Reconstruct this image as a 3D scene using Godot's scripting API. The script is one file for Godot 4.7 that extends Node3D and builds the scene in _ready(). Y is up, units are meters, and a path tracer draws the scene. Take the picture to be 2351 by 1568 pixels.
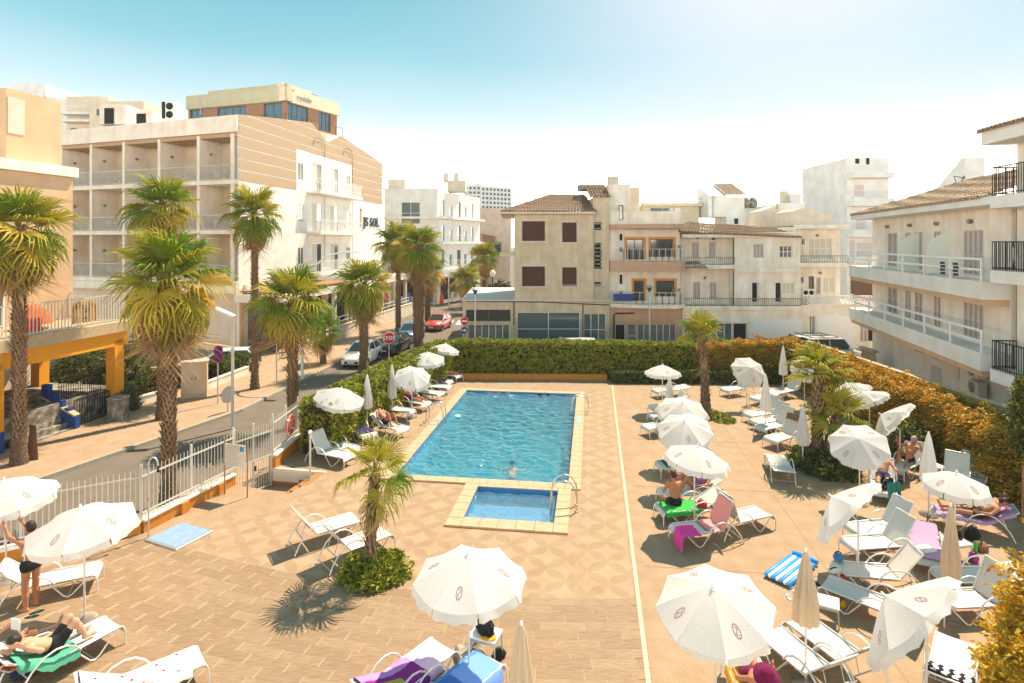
extends Node3D
# Hotel terrace with a pool on a sunny street corner. World: y up, metres, terrace at y = 0, street at y = -0.6.
# gp() and vp() turn a bearing measured in the survey sheet into a point on a level plane / at a distance.

const F := 1340.0
const CX := 1175.5
const CY := 555.0
const EYE := 8.0
const ST := -0.6
const UP := Vector3.UP
var rng := RandomNumberGenerator.new()
var M := {}

func gp(x: float, y: float, h := 0.0) -> Vector3:
	var z = F * (EYE - h) / (y - CY)
	return Vector3((x - CX) * z / F, h, -z)
func vp(x: float, y: float, z: float) -> Vector3:
	return Vector3((x - CX) * z / F, EYE - (y - CY) * z / F, -z)
func vx(x: float, z: float, h := ST) -> Vector3:
	return Vector3((x - CX) * z / F, h, -z)
func hy(y: float, z: float) -> float:
	return EYE - (y - CY) * z / F
func R(a: float, b: float) -> float:
	return rng.randf_range(a, b)
func yaw_of(d: Vector3) -> float:
	return atan2(-d.z, d.x)

# ---------------------------------------------------------------- mesh building
class Mb:
	var st = SurfaceTool.new()
	var g = 1
	var col = Color.WHITE
	func _init():
		st.begin(Mesh.PRIMITIVE_TRIANGLES)
		st.set_smooth_group(-1)
	func v(p: Vector3, uv := Vector2.ZERO):
		st.set_color(col)
		st.set_uv(uv)
		st.add_vertex(p)
	func tri(a: Vector3, b: Vector3, c: Vector3):
		v(a); v(b); v(c)
	func quad(a: Vector3, b: Vector3, c: Vector3, d: Vector3):
		# a b c d run counter-clockwise seen from the front: (0,0) (1,0) (1,1) (0,1)
		v(a, Vector2(0, 1)); v(c, Vector2(1, 0)); v(b, Vector2(1, 1))
		v(a, Vector2(0, 1)); v(d, Vector2(0, 0)); v(c, Vector2(1, 0))
	func smooth():
		st.set_smooth_group(g); g += 1
	func flat():
		st.set_smooth_group(-1)
	func box(c: Vector3, s: Vector3, b := Basis.IDENTITY):
		var x = b.x * s.x * .5
		var y = b.y * s.y * .5
		var z = b.z * s.z * .5
		quad(c - x - y + z, c + x - y + z, c + x + y + z, c - x + y + z)
		quad(c + x - y - z, c - x - y - z, c - x + y - z, c + x + y - z)
		quad(c + x - y + z, c + x - y - z, c + x + y - z, c + x + y + z)
		quad(c - x - y - z, c - x - y + z, c - x + y + z, c - x + y - z)
		quad(c - x + y + z, c + x + y + z, c + x + y - z, c - x + y - z)
		quad(c - x - y - z, c + x - y - z, c + x - y + z, c - x - y + z)
	# chamfered box: top edges cut
	func cbox(c: Vector3, s: Vector3, ch: float, b := Basis.IDENTITY):
		var lo: Array = []
		var mid: Array = []
		var hi: Array = []
		for k in [[-1, 1], [1, 1], [1, -1], [-1, -1]]:
			var e: Vector3 = b.x * (s.x * .5 * k[0]) + b.z * (s.z * .5 * k[1])
			var e2: Vector3 = b.x * ((s.x * .5 - ch) * k[0]) + b.z * ((s.z * .5 - ch) * k[1])
			lo.append(c + e - b.y * s.y * .5)
			mid.append(c + e + b.y * (s.y * .5 - ch))
			hi.append(c + e2 + b.y * s.y * .5)
		for i in 4:
			var j = (i + 1) % 4
			quad(lo[i], lo[j], mid[j], mid[i])
			quad(mid[i], mid[j], hi[j], hi[i])
		quad(hi[0], hi[1], hi[2], hi[3])
		quad(lo[3], lo[2], lo[1], lo[0])
	func bar(a: Vector3, b: Vector3, w: float, h: float):
		var x = b - a
		var l = x.length()
		x /= l
		var s = x.cross(Vector3.UP)
		if s.length() < .01: s = x.cross(Vector3.RIGHT)
		s = s.normalized()
		box((a + b) * .5, Vector3(l, h, w), Basis(x, s.cross(x), s))
	func tube(pts: Array, r, sides := 6, caps := true):
		smooth()
		var n = pts.size()
		var rings = []
		var side = Vector3.ZERO
		for i in n:
			var d: Vector3 = (pts[mini(i + 1, n - 1)] - pts[maxi(i - 1, 0)]).normalized()
			if side == Vector3.ZERO:
				side = d.cross(Vector3.UP)
				if side.length() < .05: side = d.cross(Vector3.RIGHT)
			side = (side - d * side.dot(d)).normalized()
			var up = side.cross(d)
			var rad: float = r[i] if r is Array else r
			var ring = []
			for k in sides:
				var a = TAU * k / sides
				ring.append(pts[i] + side * cos(a) * rad + up * sin(a) * rad)
			rings.append(ring)
		for i in n - 1:
			for k in sides:
				var j = (k + 1) % sides
				quad(rings[i][k], rings[i][j], rings[i + 1][j], rings[i + 1][k])
		flat()
		if caps:
			for k in range(1, sides - 1):
				tri(rings[0][0], rings[0][k], rings[0][k + 1])
				tri(rings[n - 1][0], rings[n - 1][k + 1], rings[n - 1][k])
	# profile: Array of Vector2(radius, height); star > 0 pleats it
	func lathe(o: Vector3, prof: Array, seg := 16, star := 0.0, folds := 8, b := Basis.IDENTITY):
		smooth()
		var rings = []
		for p in prof:
			var ring = []
			for k in seg:
				var a = TAU * k / seg
				var q: float = p.x * (1.0 + star * cos(a * folds))
				ring.append(o + b * Vector3(cos(a) * q, p.y, sin(a) * q))
			rings.append(ring)
		for i in prof.size() - 1:
			for k in seg:
				var j = (k + 1) % seg
				quad(rings[i][j], rings[i][k], rings[i + 1][k], rings[i + 1][j])
		flat()
	func poly(pts2: PackedVector2Array, o: Vector3, r: Vector3, u: Vector3, uvs := 0.0):
		var t = Geometry2D.triangulate_polygon(pts2)
		var nrm = r.cross(u)
		for i in range(0, t.size(), 3):
			var a = o + r * pts2[t[i]].x + u * pts2[t[i]].y
			var b = o + r * pts2[t[i + 1]].x + u * pts2[t[i + 1]].y
			var c = o + r * pts2[t[i + 2]].x + u * pts2[t[i + 2]].y
			if (b - a).cross(c - a).dot(nrm) > 0.0:
				v(a, pts2[t[i]] * uvs); v(c, pts2[t[i + 2]] * uvs); v(b, pts2[t[i + 1]] * uvs)
			else:
				v(a, pts2[t[i]] * uvs); v(b, pts2[t[i + 1]] * uvs); v(c, pts2[t[i + 2]] * uvs)
	# polygon in the plane (r, u), thickness th along -normal
	func prism(pts2: PackedVector2Array, o: Vector3, r: Vector3, u: Vector3, th: float):
		var nrm = r.cross(u).normalized()
		poly(pts2, o, r, u)
		var n = pts2.size()
		var cc = not Geometry2D.is_polygon_clockwise(pts2)
		for i in n:
			var j = (i + 1) % n
			var a = o + r * pts2[i].x + u * pts2[i].y
			var b = o + r * pts2[j].x + u * pts2[j].y
			if cc: quad(a - nrm * th, b - nrm * th, b, a)
			else: quad(b - nrm * th, a - nrm * th, a, b)
		var back = PackedVector2Array()
		for p in pts2: back.append(Vector2(-p.x, p.y))
		poly(back, o - nrm * th, -r, u)
	# wall in the plane (r, u) with rectangular openings and reveals going in by dep
	func wall(o: Vector3, r: Vector3, u: Vector3, w: float, h: float, holes: Array, dep := .2):
		var xs = [0.0, w]
		var ys = [0.0, h]
		for q in holes:
			for e in [q.position.x, q.end.x]:
				if e > 0 and e < w and not xs.has(e): xs.append(e)
			for e in [q.position.y, q.end.y]:
				if e > 0 and e < h and not ys.has(e): ys.append(e)
		xs.sort(); ys.sort()
		for j in ys.size() - 1:
			var from = -1
			for i in xs.size():
				var open = i == xs.size() - 1
				if not open:
					var c = Vector2((xs[i] + xs[i + 1]) * .5, (ys[j] + ys[j + 1]) * .5)
					for q in holes:
						if q.has_point(c): open = true
				if open:
					if from >= 0:
						var a = o + r * xs[from] + u * ys[j]
						var b = o + r * xs[i] + u * ys[j]
						quad(a, b, b + u * (ys[j + 1] - ys[j]), a + u * (ys[j + 1] - ys[j]))
					from = -1
				elif from < 0:
					from = i
		var nrm = r.cross(u).normalized() * dep
		for q in holes:
			var p = [o + r * q.position.x + u * q.position.y, o + r * q.end.x + u * q.position.y, o + r * q.end.x + u * q.end.y, o + r * q.position.x + u * q.end.y]
			for k in 4:
				var a: Vector3 = p[k]
				var b: Vector3 = p[(k + 1) % 4]
				quad(a - nrm, a, b, b - nrm)
	func done() -> ArrayMesh:
		st.generate_normals()
		st.index()
		return st.commit()

# ---------------------------------------------------------------- naming and tagging
func tag(o: Node, label := "", category := "", group := "", kind := ""):
	if label: o.set_meta("label", label)
	if category: o.set_meta("category", category)
	if group: o.set_meta("group", group)
	if kind: o.set_meta("kind", kind)
func thing(called: String, label: String, category: String, at := Vector3.ZERO, turn := 0.0, group := "") -> Node3D:
	var o = Node3D.new()
	o.name = called
	add_child(o, true)
	o.position = at
	o.rotation.y = turn
	tag(o, label, category, group)
	return o
func part(called: String, mesh, mat: Material, parent: Node, xf := Transform3D.IDENTITY) -> MeshInstance3D:
	var o = MeshInstance3D.new()
	o.name = called
	o.mesh = mesh.done() if mesh is Mb else mesh
	o.material_override = mat
	parent.add_child(o, true)
	o.transform = xf
	return o
func struct(called: String, mesh, mat: Material) -> MeshInstance3D:
	var o = part(called, mesh, mat, self)
	o.set_meta("kind", "structure")
	return o
func stuff(o: Node) -> Node:
	o.set_meta("kind", "stuff")
	return o
func single(called: String, mesh, mat: Material, label: String, category: String, at := Vector3.ZERO, turn := 0.0, group := "") -> MeshInstance3D:
	var o = part(called, mesh, mat, self, Transform3D(Basis(UP, turn), at))
	tag(o, label, category, group)
	return o
func copy(src: Node3D, label: String, at: Vector3, turn := 0.0, group := "") -> Node3D:
	var base = String(src.name).rstrip("0123456789")
	var o: Node3D = src.duplicate()
	o.name = base
	add_child(o, true)
	o.position = at
	o.rotation = Vector3(0, turn, 0)
	o.set_meta("label", label)
	if group: o.set_meta("group", group)
	return o
func T(p := Vector3.ZERO, b := Basis.IDENTITY) -> Transform3D:
	return Transform3D(b, p)
func scatter(called: String, mesh: Mesh, mat: Material, xf: Array, cols: Array, parent: Node) -> MultiMeshInstance3D:
	var mm = MultiMesh.new()
	mm.transform_format = MultiMesh.TRANSFORM_3D
	mm.use_colors = cols.size() > 0
	mm.mesh = mesh
	mm.instance_count = xf.size()
	for i in xf.size():
		mm.set_instance_transform(i, xf[i])
		if cols.size(): mm.set_instance_color(i, cols[i])
	var o = MultiMeshInstance3D.new()
	o.name = called
	o.multimesh = mm
	o.material_override = mat
	o.set_meta("kind", "stuff")
	parent.add_child(o, true)
	return o

# ---------------------------------------------------------------- materials
func lin(r: float, g: float, b: float) -> Color:
	return Color(r, g, b).linear_to_srgb()
func mat(called: String, c: Color, rough := .8, metal := 0.0) -> StandardMaterial3D:
	var m = StandardMaterial3D.new()
	m.resource_name = called
	m.albedo_color = c
	m.roughness = rough
	m.metallic = metal
	m.metallic_specular = .4
	m.cull_mode = BaseMaterial3D.CULL_DISABLED
	M[called] = m
	return m
func noise_tex(seed_n: int, freq: float, lo: Color, hi: Color, oct := 4, size := 512, typ := FastNoiseLite.TYPE_SIMPLEX_SMOOTH) -> NoiseTexture2D:
	var n = FastNoiseLite.new()
	n.seed = seed_n
	n.noise_type = typ
	n.frequency = freq
	n.fractal_octaves = oct
	var t = NoiseTexture2D.new()
	t.width = size; t.height = size
	t.seamless = true
	t.noise = n
	var gr = Gradient.new()
	gr.set_color(0, lo); gr.set_color(1, hi)
	gr.set_offset(0, .2); gr.set_offset(1, .8)
	t.color_ramp = gr
	return t
func weathered(m: StandardMaterial3D, tex: Texture2D, scale := .25, det: Texture2D = null, detscale := 1.0) -> StandardMaterial3D:
	m.albedo_texture = tex
	m.uv1_triplanar = true
	m.uv1_world_triplanar = true
	m.uv1_scale = Vector3.ONE * scale
	if det:
		m.detail_enabled = true
		m.detail_blend_mode = BaseMaterial3D.BLEND_MODE_MUL
		m.detail_albedo = det
		m.detail_uv_layer = BaseMaterial3D.DETAIL_UV_2
		m.uv2_triplanar = true
		m.uv2_world_triplanar = true
		m.uv2_scale = Vector3.ONE * detscale
	return m
func bumpy(m: StandardMaterial3D, tex: Texture2D, amount: float) -> StandardMaterial3D:
	m.heightmap_enabled = true
	m.heightmap_texture = tex
	m.heightmap_scale = amount
	return m

func make_materials():
	var n_stain = noise_tex(3, .006, Color(.945, .93, .905), Color(1, 1, 1), 5, 1024)
	var n_fine = noise_tex(7, .04, Color(.93, .92, .905), Color(1, 1, 1), 3, 512)
	var n_rough = noise_tex(11, .02, Color(.55, .52, .48), Color(1, 1, 1), 5, 512)
	var n_grey = noise_tex(5, .05, Color(.0, .0, .0), Color(1, 1, 1), 4, 512)
	var n_wave = noise_tex(19, .012, Color(.0, .0, .0), Color(1, 1, 1), 2, 512)
	M.n_stain = n_stain; M.n_fine = n_fine; M.n_rough = n_rough; M.n_grey = n_grey
	bumpy(weathered(mat("deck", lin(.42, .29, .185), .85), n_stain, .21, n_fine, .9), n_grey, .6)
	for k in 5:
		var d: Color = [lin(.32, .216, .136), lin(.34, .232, .147), lin(.305, .204, .127), lin(.355, .244, .156), lin(.33, .218, .133)][k]
		weathered(mat("tile%d" % k, d, .7), noise_tex(40 + k, .03, Color(.90, .87, .83), Color(1, 1, 1), 4, 256), .5)
		M["tile%d" % k].uv1_scale = Vector3(.35, 1, 3.0)
	mat("grout", lin(.37, .265, .17), .95)
	weathered(mat("coping", lin(.50, .385, .25), .7), n_stain, .5)
	weathered(mat("kerb_red", lin(.42, .19, .07), .8), n_fine, .5)
	weathered(mat("orange_paint", lin(.58, .23, .035), .7), n_stain, .35)
	weathered(mat("portico_orange", lin(.80, .34, .02), .7), n_fine, .4)
	weathered(mat("blue_paint", lin(.02, .07, .30), .6), n_fine, .5)
	weathered(mat("blue_mat", lin(.26, .38, .56), .7), n_stain, .8)
	bumpy(weathered(mat("asphalt", lin(.20, .165, .135), .9), n_stain, .12, n_fine, 1.5), n_grey, .5)
	bumpy(weathered(mat("pavement", lin(.46, .32, .215), .9), n_stain, .17, n_fine, 1.0), n_grey, .5)
	weathered(mat("kerb", lin(.42, .37, .31), .9), n_stain, .4)
	bumpy(weathered(mat("earth", lin(.36, .20, .10), 1.0), n_rough, .5), n_grey, 3.0)
	weathered(mat("white_wall", lin(.90, .84, .765), .85), n_stain, .11, n_stain, 1.0)
	M.white_wall.uv2_scale = Vector3(.2, .03, .2)
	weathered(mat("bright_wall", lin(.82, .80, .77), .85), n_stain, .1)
	weathered(mat("cream_wall", lin(.72, .63, .49), .85), n_stain, .12)
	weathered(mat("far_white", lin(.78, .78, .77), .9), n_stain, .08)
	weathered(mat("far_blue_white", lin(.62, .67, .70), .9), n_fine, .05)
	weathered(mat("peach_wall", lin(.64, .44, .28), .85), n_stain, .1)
	weathered(mat("pink_wall", lin(.70, .55, .46), .85), n_stain, .1)
	weathered(mat("beige_wall", lin(.70, .575, .425), .85), n_stain, .13, n_stain, 1.0)
	M.beige_wall.uv2_scale = Vector3(.22, .03, .22)
	weathered(mat("dim_wall", lin(.66, .58, .49), .85), n_stain, .13)
	weathered(mat("terracotta_wall", lin(.56, .36, .25), .85), n_stain, .15)
	weathered(mat("concrete", lin(.42, .38, .33), .9), n_rough, .2)
	weathered(mat("cladding", lin(.47, .345, .225), .8), n_fine, .3)
	weathered(mat("olive_fascia", lin(.50, .47, .33), .8), n_stain, .1)
	weathered(mat("brick_red", lin(.32, .17, .11), .85), n_fine, .3)
	bumpy(weathered(mat("roof_tile", lin(.42, .29, .19), .85), n_rough, .7), n_grey, 1.0)
	bumpy(weathered(mat("roof_tile_pale", lin(.62, .47, .33), .85), n_rough, .7), n_grey, 1.0)
	mat("roof_membrane", lin(.62, .60, .56), .9)
	mat("white_paint", lin(.80, .79, .77), .45)
	mat("cream_paint", lin(.74, .69, .60), .5)
	mat("grey_frame", lin(.25, .25, .25), .5)
	mat("dark_frame", lin(.02, .022, .025), .4)
	mat("shutter_brown", lin(.075, .028, .016), .6)
	mat("shutter_lilac", lin(.60, .52, .50), .7)
	mat("door_wood", lin(.16, .065, .03), .5)
	mat("room_dark", lin(.025, .022, .02), .9)
	var g = mat("glass", lin(.05, .06, .065), .06); g.metallic_specular = .7
	g = mat("glass_blue", lin(.06, .13, .18), .05); g.metallic_specular = .8
	g = mat("glass_shop", lin(.10, .14, .15), .08); g.metallic_specular = .7
	mat("screen", lin(.66, .72, .66), .5)
	mat("curtain", lin(.62, .56, .45), .9)
	mat("steel", lin(.62, .60, .57), .22, 1.0)
	mat("galvanised", lin(.55, .54, .52), .45, .7)
	weathered(mat("fence_white", lin(.62, .585, .53), .5), n_fine, .9)
	mat("alu", lin(.74, .72, .69), .35, .35)
	mat("alu_grey", lin(.46, .46, .46), .4, .4)
	weathered(mat("sling", lin(.66, .63, .585), .85), n_fine, 3.0)
	var c = weathered(mat("canopy", lin(.89, .90, .92), .9), n_fine, 1.5)
	c.backlight_enabled = true; c.backlight = Color(1, .98, .95)
	c = weathered(mat("canopy_cream", lin(.74, .60, .42), .9), n_fine, 1.5)
	c.backlight_enabled = true; c.backlight = Color(.65, .55, .40)
	mat("emblem", lin(.27, .14, .15), .8)
	mat("rust_iron", lin(.33, .19, .10), .8)
	mat("rubber", lin(.02, .02, .02), .8)
	mat("sign_red", lin(.52, .012, .012), .45)
	mat("sign_blue", lin(.012, .045, .22), .45)
	mat("sign_white", lin(.80, .80, .78), .45)
	mat("black", lin(.012, .012, .014), .6)
	for a in [["leaf_green", lin(.175, .255, .02), Color(.62, .74, .08)], ["leaf_olive", lin(.39, .365, .032), Color(.85, .80, .10)], ["leaf_yellow", lin(.66, .53, .07), Color(.9, .7, .12)], ["leaf_dry", lin(.52, .34, .15), Color(.55, .36, .15)], ["petiole", lin(.20, .17, .05), Color(.2, .16, .04)]]:
		var lm = mat(a[0], a[1], .55)
		lm.backlight_enabled = true
		lm.backlight = a[2]
		weathered(lm, n_fine, 1.7)
	bumpy(weathered(mat("palm_bark", lin(.36, .25, .165), .95), n_rough, 1.1), n_grey, 5.0)
	weathered(mat("palm_boot", lin(.46, .30, .18), .95), n_rough, 2.0)
	for a in [["hedge_leaf", Color(.5, .55, .1)], ["gold_leaf", Color(.8, .5, .1)], ["shrub_leaf", Color(.35, .5, .1)]]:
		var hm = mat(a[0], Color.WHITE, .6)
		hm.vertex_color_use_as_albedo = true
		hm.backlight_enabled = true
		hm.backlight = a[1]
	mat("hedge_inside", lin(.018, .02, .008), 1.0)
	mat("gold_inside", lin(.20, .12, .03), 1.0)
	mat("bark", lin(.16, .10, .06), .95)
	# pool
	var w = mat("water", Color(.75, .93, 1.0, .10), .02)
	w.transparency = BaseMaterial3D.TRANSPARENCY_ALPHA
	w.metallic_specular = .65
	M.pool_tile = pool_material("pool_tile", Color(.16, .76, .90))
	M.paddling_tile = pool_material("paddling_tile", Color(.42, .66, .86))
	mat("pool_edge_blue", lin(.04, .20, .42), .4)
	# cloth
	for a in [["cloth_purple", lin(.30, .055, .26)], ["cloth_lilac", lin(.50, .30, .48)], ["cloth_blue", lin(.08, .22, .50)], ["cloth_green", lin(.04, .42, .07)], ["cloth_yellow_green", lin(.35, .36, .04)],
		["cloth_red", lin(.52, .025, .03)], ["cloth_orange", lin(.75, .13, .015)], ["cloth_yellow", lin(.66, .34, .03)], ["cloth_pink", lin(.78, .06, .36)], ["cloth_rose", lin(.72, .30, .30)], ["cloth_navy", lin(.025, .03, .075)],
		["cloth_black", lin(.012, .012, .014)], ["cloth_white", lin(.78, .76, .74)], ["cloth_teal", lin(.03, .22, .20)], ["cloth_magenta", lin(.15, .004, .055)], ["cloth_brown", lin(.22, .12, .06)], ["cloth_mint", lin(.10, .42, .28)], ["cloth_sky", lin(.16, .40, .72)]]:
		mat(a[0], a[1], .95)
		M[a[0]].rim_enabled = true
		M[a[0]].rim = .25
		weathered(M[a[0]], n_fine, 4.0)
	for a in [["skin_tan", lin(.40, .17, .085)], ["skin_fair", lin(.60, .33, .21)], ["skin_red", lin(.50, .21, .13)], ["hair_dark", lin(.03, .018, .012)], ["hair_brown", lin(.12, .05, .02)], ["hair_grey", lin(.35, .31, .27)]]:
		mat(a[0], a[1], .55)
	for a in ["skin_tan", "skin_fair", "skin_red"]:
		M[a].subsurf_scatter_enabled = true
		M[a].subsurf_scatter_strength = .1

func pool_material(called: String, c: Color) -> StandardMaterial3D:
	var im = Image.create(128, 128, true, Image.FORMAT_RGBA8)
	im.fill(Color(.86, .93, .96))
	var r = RandomNumberGenerator.new()
	r.seed = 5
	for i in 8:
		for j in 8:
			var k = r.randf_range(.86, 1.0)
			im.fill_rect(Rect2i(i * 16 + 1, j * 16 + 1, 14, 14), Color(k, k, k))
	im.generate_mipmaps()
	var m = mat(called, c, .35)
	weathered(m, ImageTexture.create_from_image(im), 1.6)
	return m

func camera_and_light():
	var cam = Camera3D.new()
	cam.name = "camera"
	add_child(cam)
	cam.position = Vector3(0, EYE, 0)
	var near = .1
	cam.set_frustum(2.0 * near * 784.0 / F, Vector2(0, -near * (784.0 - CY) / F), near, 1500.0)
	cam.current = true
	var we = WorldEnvironment.new()
	we.name = "world"
	add_child(we)
	var e = Environment.new()
	e.background_mode = Environment.BG_SKY
	e.tonemap_mode = Environment.TONE_MAPPER_LINEAR
	e.tonemap_exposure = 3.3
	var sky = Sky.new()
	var pm = PanoramaSkyMaterial.new()
	pm.panorama = ImageTexture.create_from_image(sky_image())
	sky.sky_material = pm
	e.sky = sky
	e.sdfgi_enabled = true
	e.ssao_enabled = true
	e.ssil_enabled = true
	e.volumetric_fog_enabled = true
	e.volumetric_fog_density = 0.0
	e.fog_enabled = true
	e.fog_density = .0004
	e.fog_light_color = Color(.93, .95, .96)
	we.environment = e
	var sun = DirectionalLight3D.new()
	sun.name = "sun"
	add_child(sun)
	var az = deg_to_rad(40.0)
	var el = deg_to_rad(56.0)
	var to_sun = Vector3(sin(az) * cos(el), sin(el), -cos(az) * cos(el))
	sun.look_at_from_position(Vector3.ZERO, -to_sun)
	sun.light_energy = .82
	sun.light_color = Color(1.0, .93, .82)
	sun.light_angular_distance = .5
	sun.shadow_enabled = true
	e.background_energy_multiplier = 1.0

# clear sky: teal overhead, white haze towards the horizon, brighter round the sun's side
func sky_image() -> Image:
	var w = 512
	var h = 256
	var im = Image.create(w, h, false, Image.FORMAT_RGBF)
	var n = FastNoiseLite.new()
	n.seed = 4
	n.frequency = .9
	n.fractal_octaves = 4
	var az = deg_to_rad(27.0)
	var el = deg_to_rad(31.0)
	var sun = Vector3(sin(az) * cos(el), sin(el), -cos(az) * cos(el))
	var gr = Gradient.new()
	gr.offsets = PackedFloat32Array([0.0, .12, .18, .24, .30, .38, 1.0])
	gr.colors = PackedColorArray([Color(.33, .33, .33), Color(.30, .32, .325), Color(.24, .295, .31), Color(.175, .262, .29), Color(.10, .212, .25), Color(.066, .178, .216), Color(.05, .13, .175)])
	for j in h:
		var up = (.5 - (j + .5) / h) * PI
		for i in w:
			var a = (i + .5) / w * TAU
			var d = Vector3(sin(a) * cos(up), sin(up), -cos(a) * cos(up))
			var y = maxf(d.y, 0.0)
			var wisp = n.get_noise_3d(d.x * 2.0, d.y * 5.0, d.z * 2.0) * .03
			var c = gr.sample(clampf(y + wisp * .5, 0, 1))
			var q = d.dot(sun)
			var glow = pow(maxf(q, 0.0), 15.0)
			c = c.lerp(Color(.325, .32, .345), clampf(glow, 0, 1))
			c += Color(4.9, 4.1, 3.4) * exp(-pow(y / .085, 2.0))
			if d.y < 0.0: c = Color(.40, .33, .26)
			im.set_pixel(i, j, c)
	return im

# ---------------------------------------------------------------- ground, road, terrace
# the terrace is laid out square with the pool, turned 8.3 degrees
const POOL_YAW := deg_to_rad(7.7)
var PO := Vector3(-3.95, 0, -20.0)
var PU := Vector3(cos(POOL_YAW), 0, sin(POOL_YAW))
var PV := Vector3(sin(POOL_YAW), 0, -cos(POOL_YAW))
func pp(u: float, v: float, h := 0.0) -> Vector3:
	return PO + PU * u + PV * v + UP * h

func flat_poly(m: Mb, pts: PackedVector2Array, h: float):
	# pts are world (x, -z)
	m.poly(pts, Vector3(0, h, 0), Vector3.RIGHT, Vector3.FORWARD)

func pv2(u: float, v: float) -> Vector2:
	var p = pp(u, v)
	return Vector2(p.x, -p.z)
func rect_uv(u0: float, v0: float, u1: float, v1: float) -> PackedVector2Array:
	return PackedVector2Array([pv2(u0, v0), pv2(u1, v0), pv2(u1, v1), pv2(u0, v1)])

const PW := 5.85
const PL := 11.4
# paddling pool inner rectangle in pool axes
const QU0 := 2.95
const QU1 := 5.55
const QV0 := -2.75
const QV1 := -.62
var terrace := PackedVector2Array([Vector2(-24, -3), Vector2(-24, 7), Vector2(-13.3, 14.2), Vector2(-10.35, 16.1), Vector2(-9.3, 19.3), Vector2(-7.1, 18.5), Vector2(-6.5, 20.2), Vector2(-8.45, 20.6), Vector2(-8.5, 23.0), Vector2(-4.55, 35.7), Vector2(17.25, 34.6), Vector2(17.25, -3)])

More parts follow.
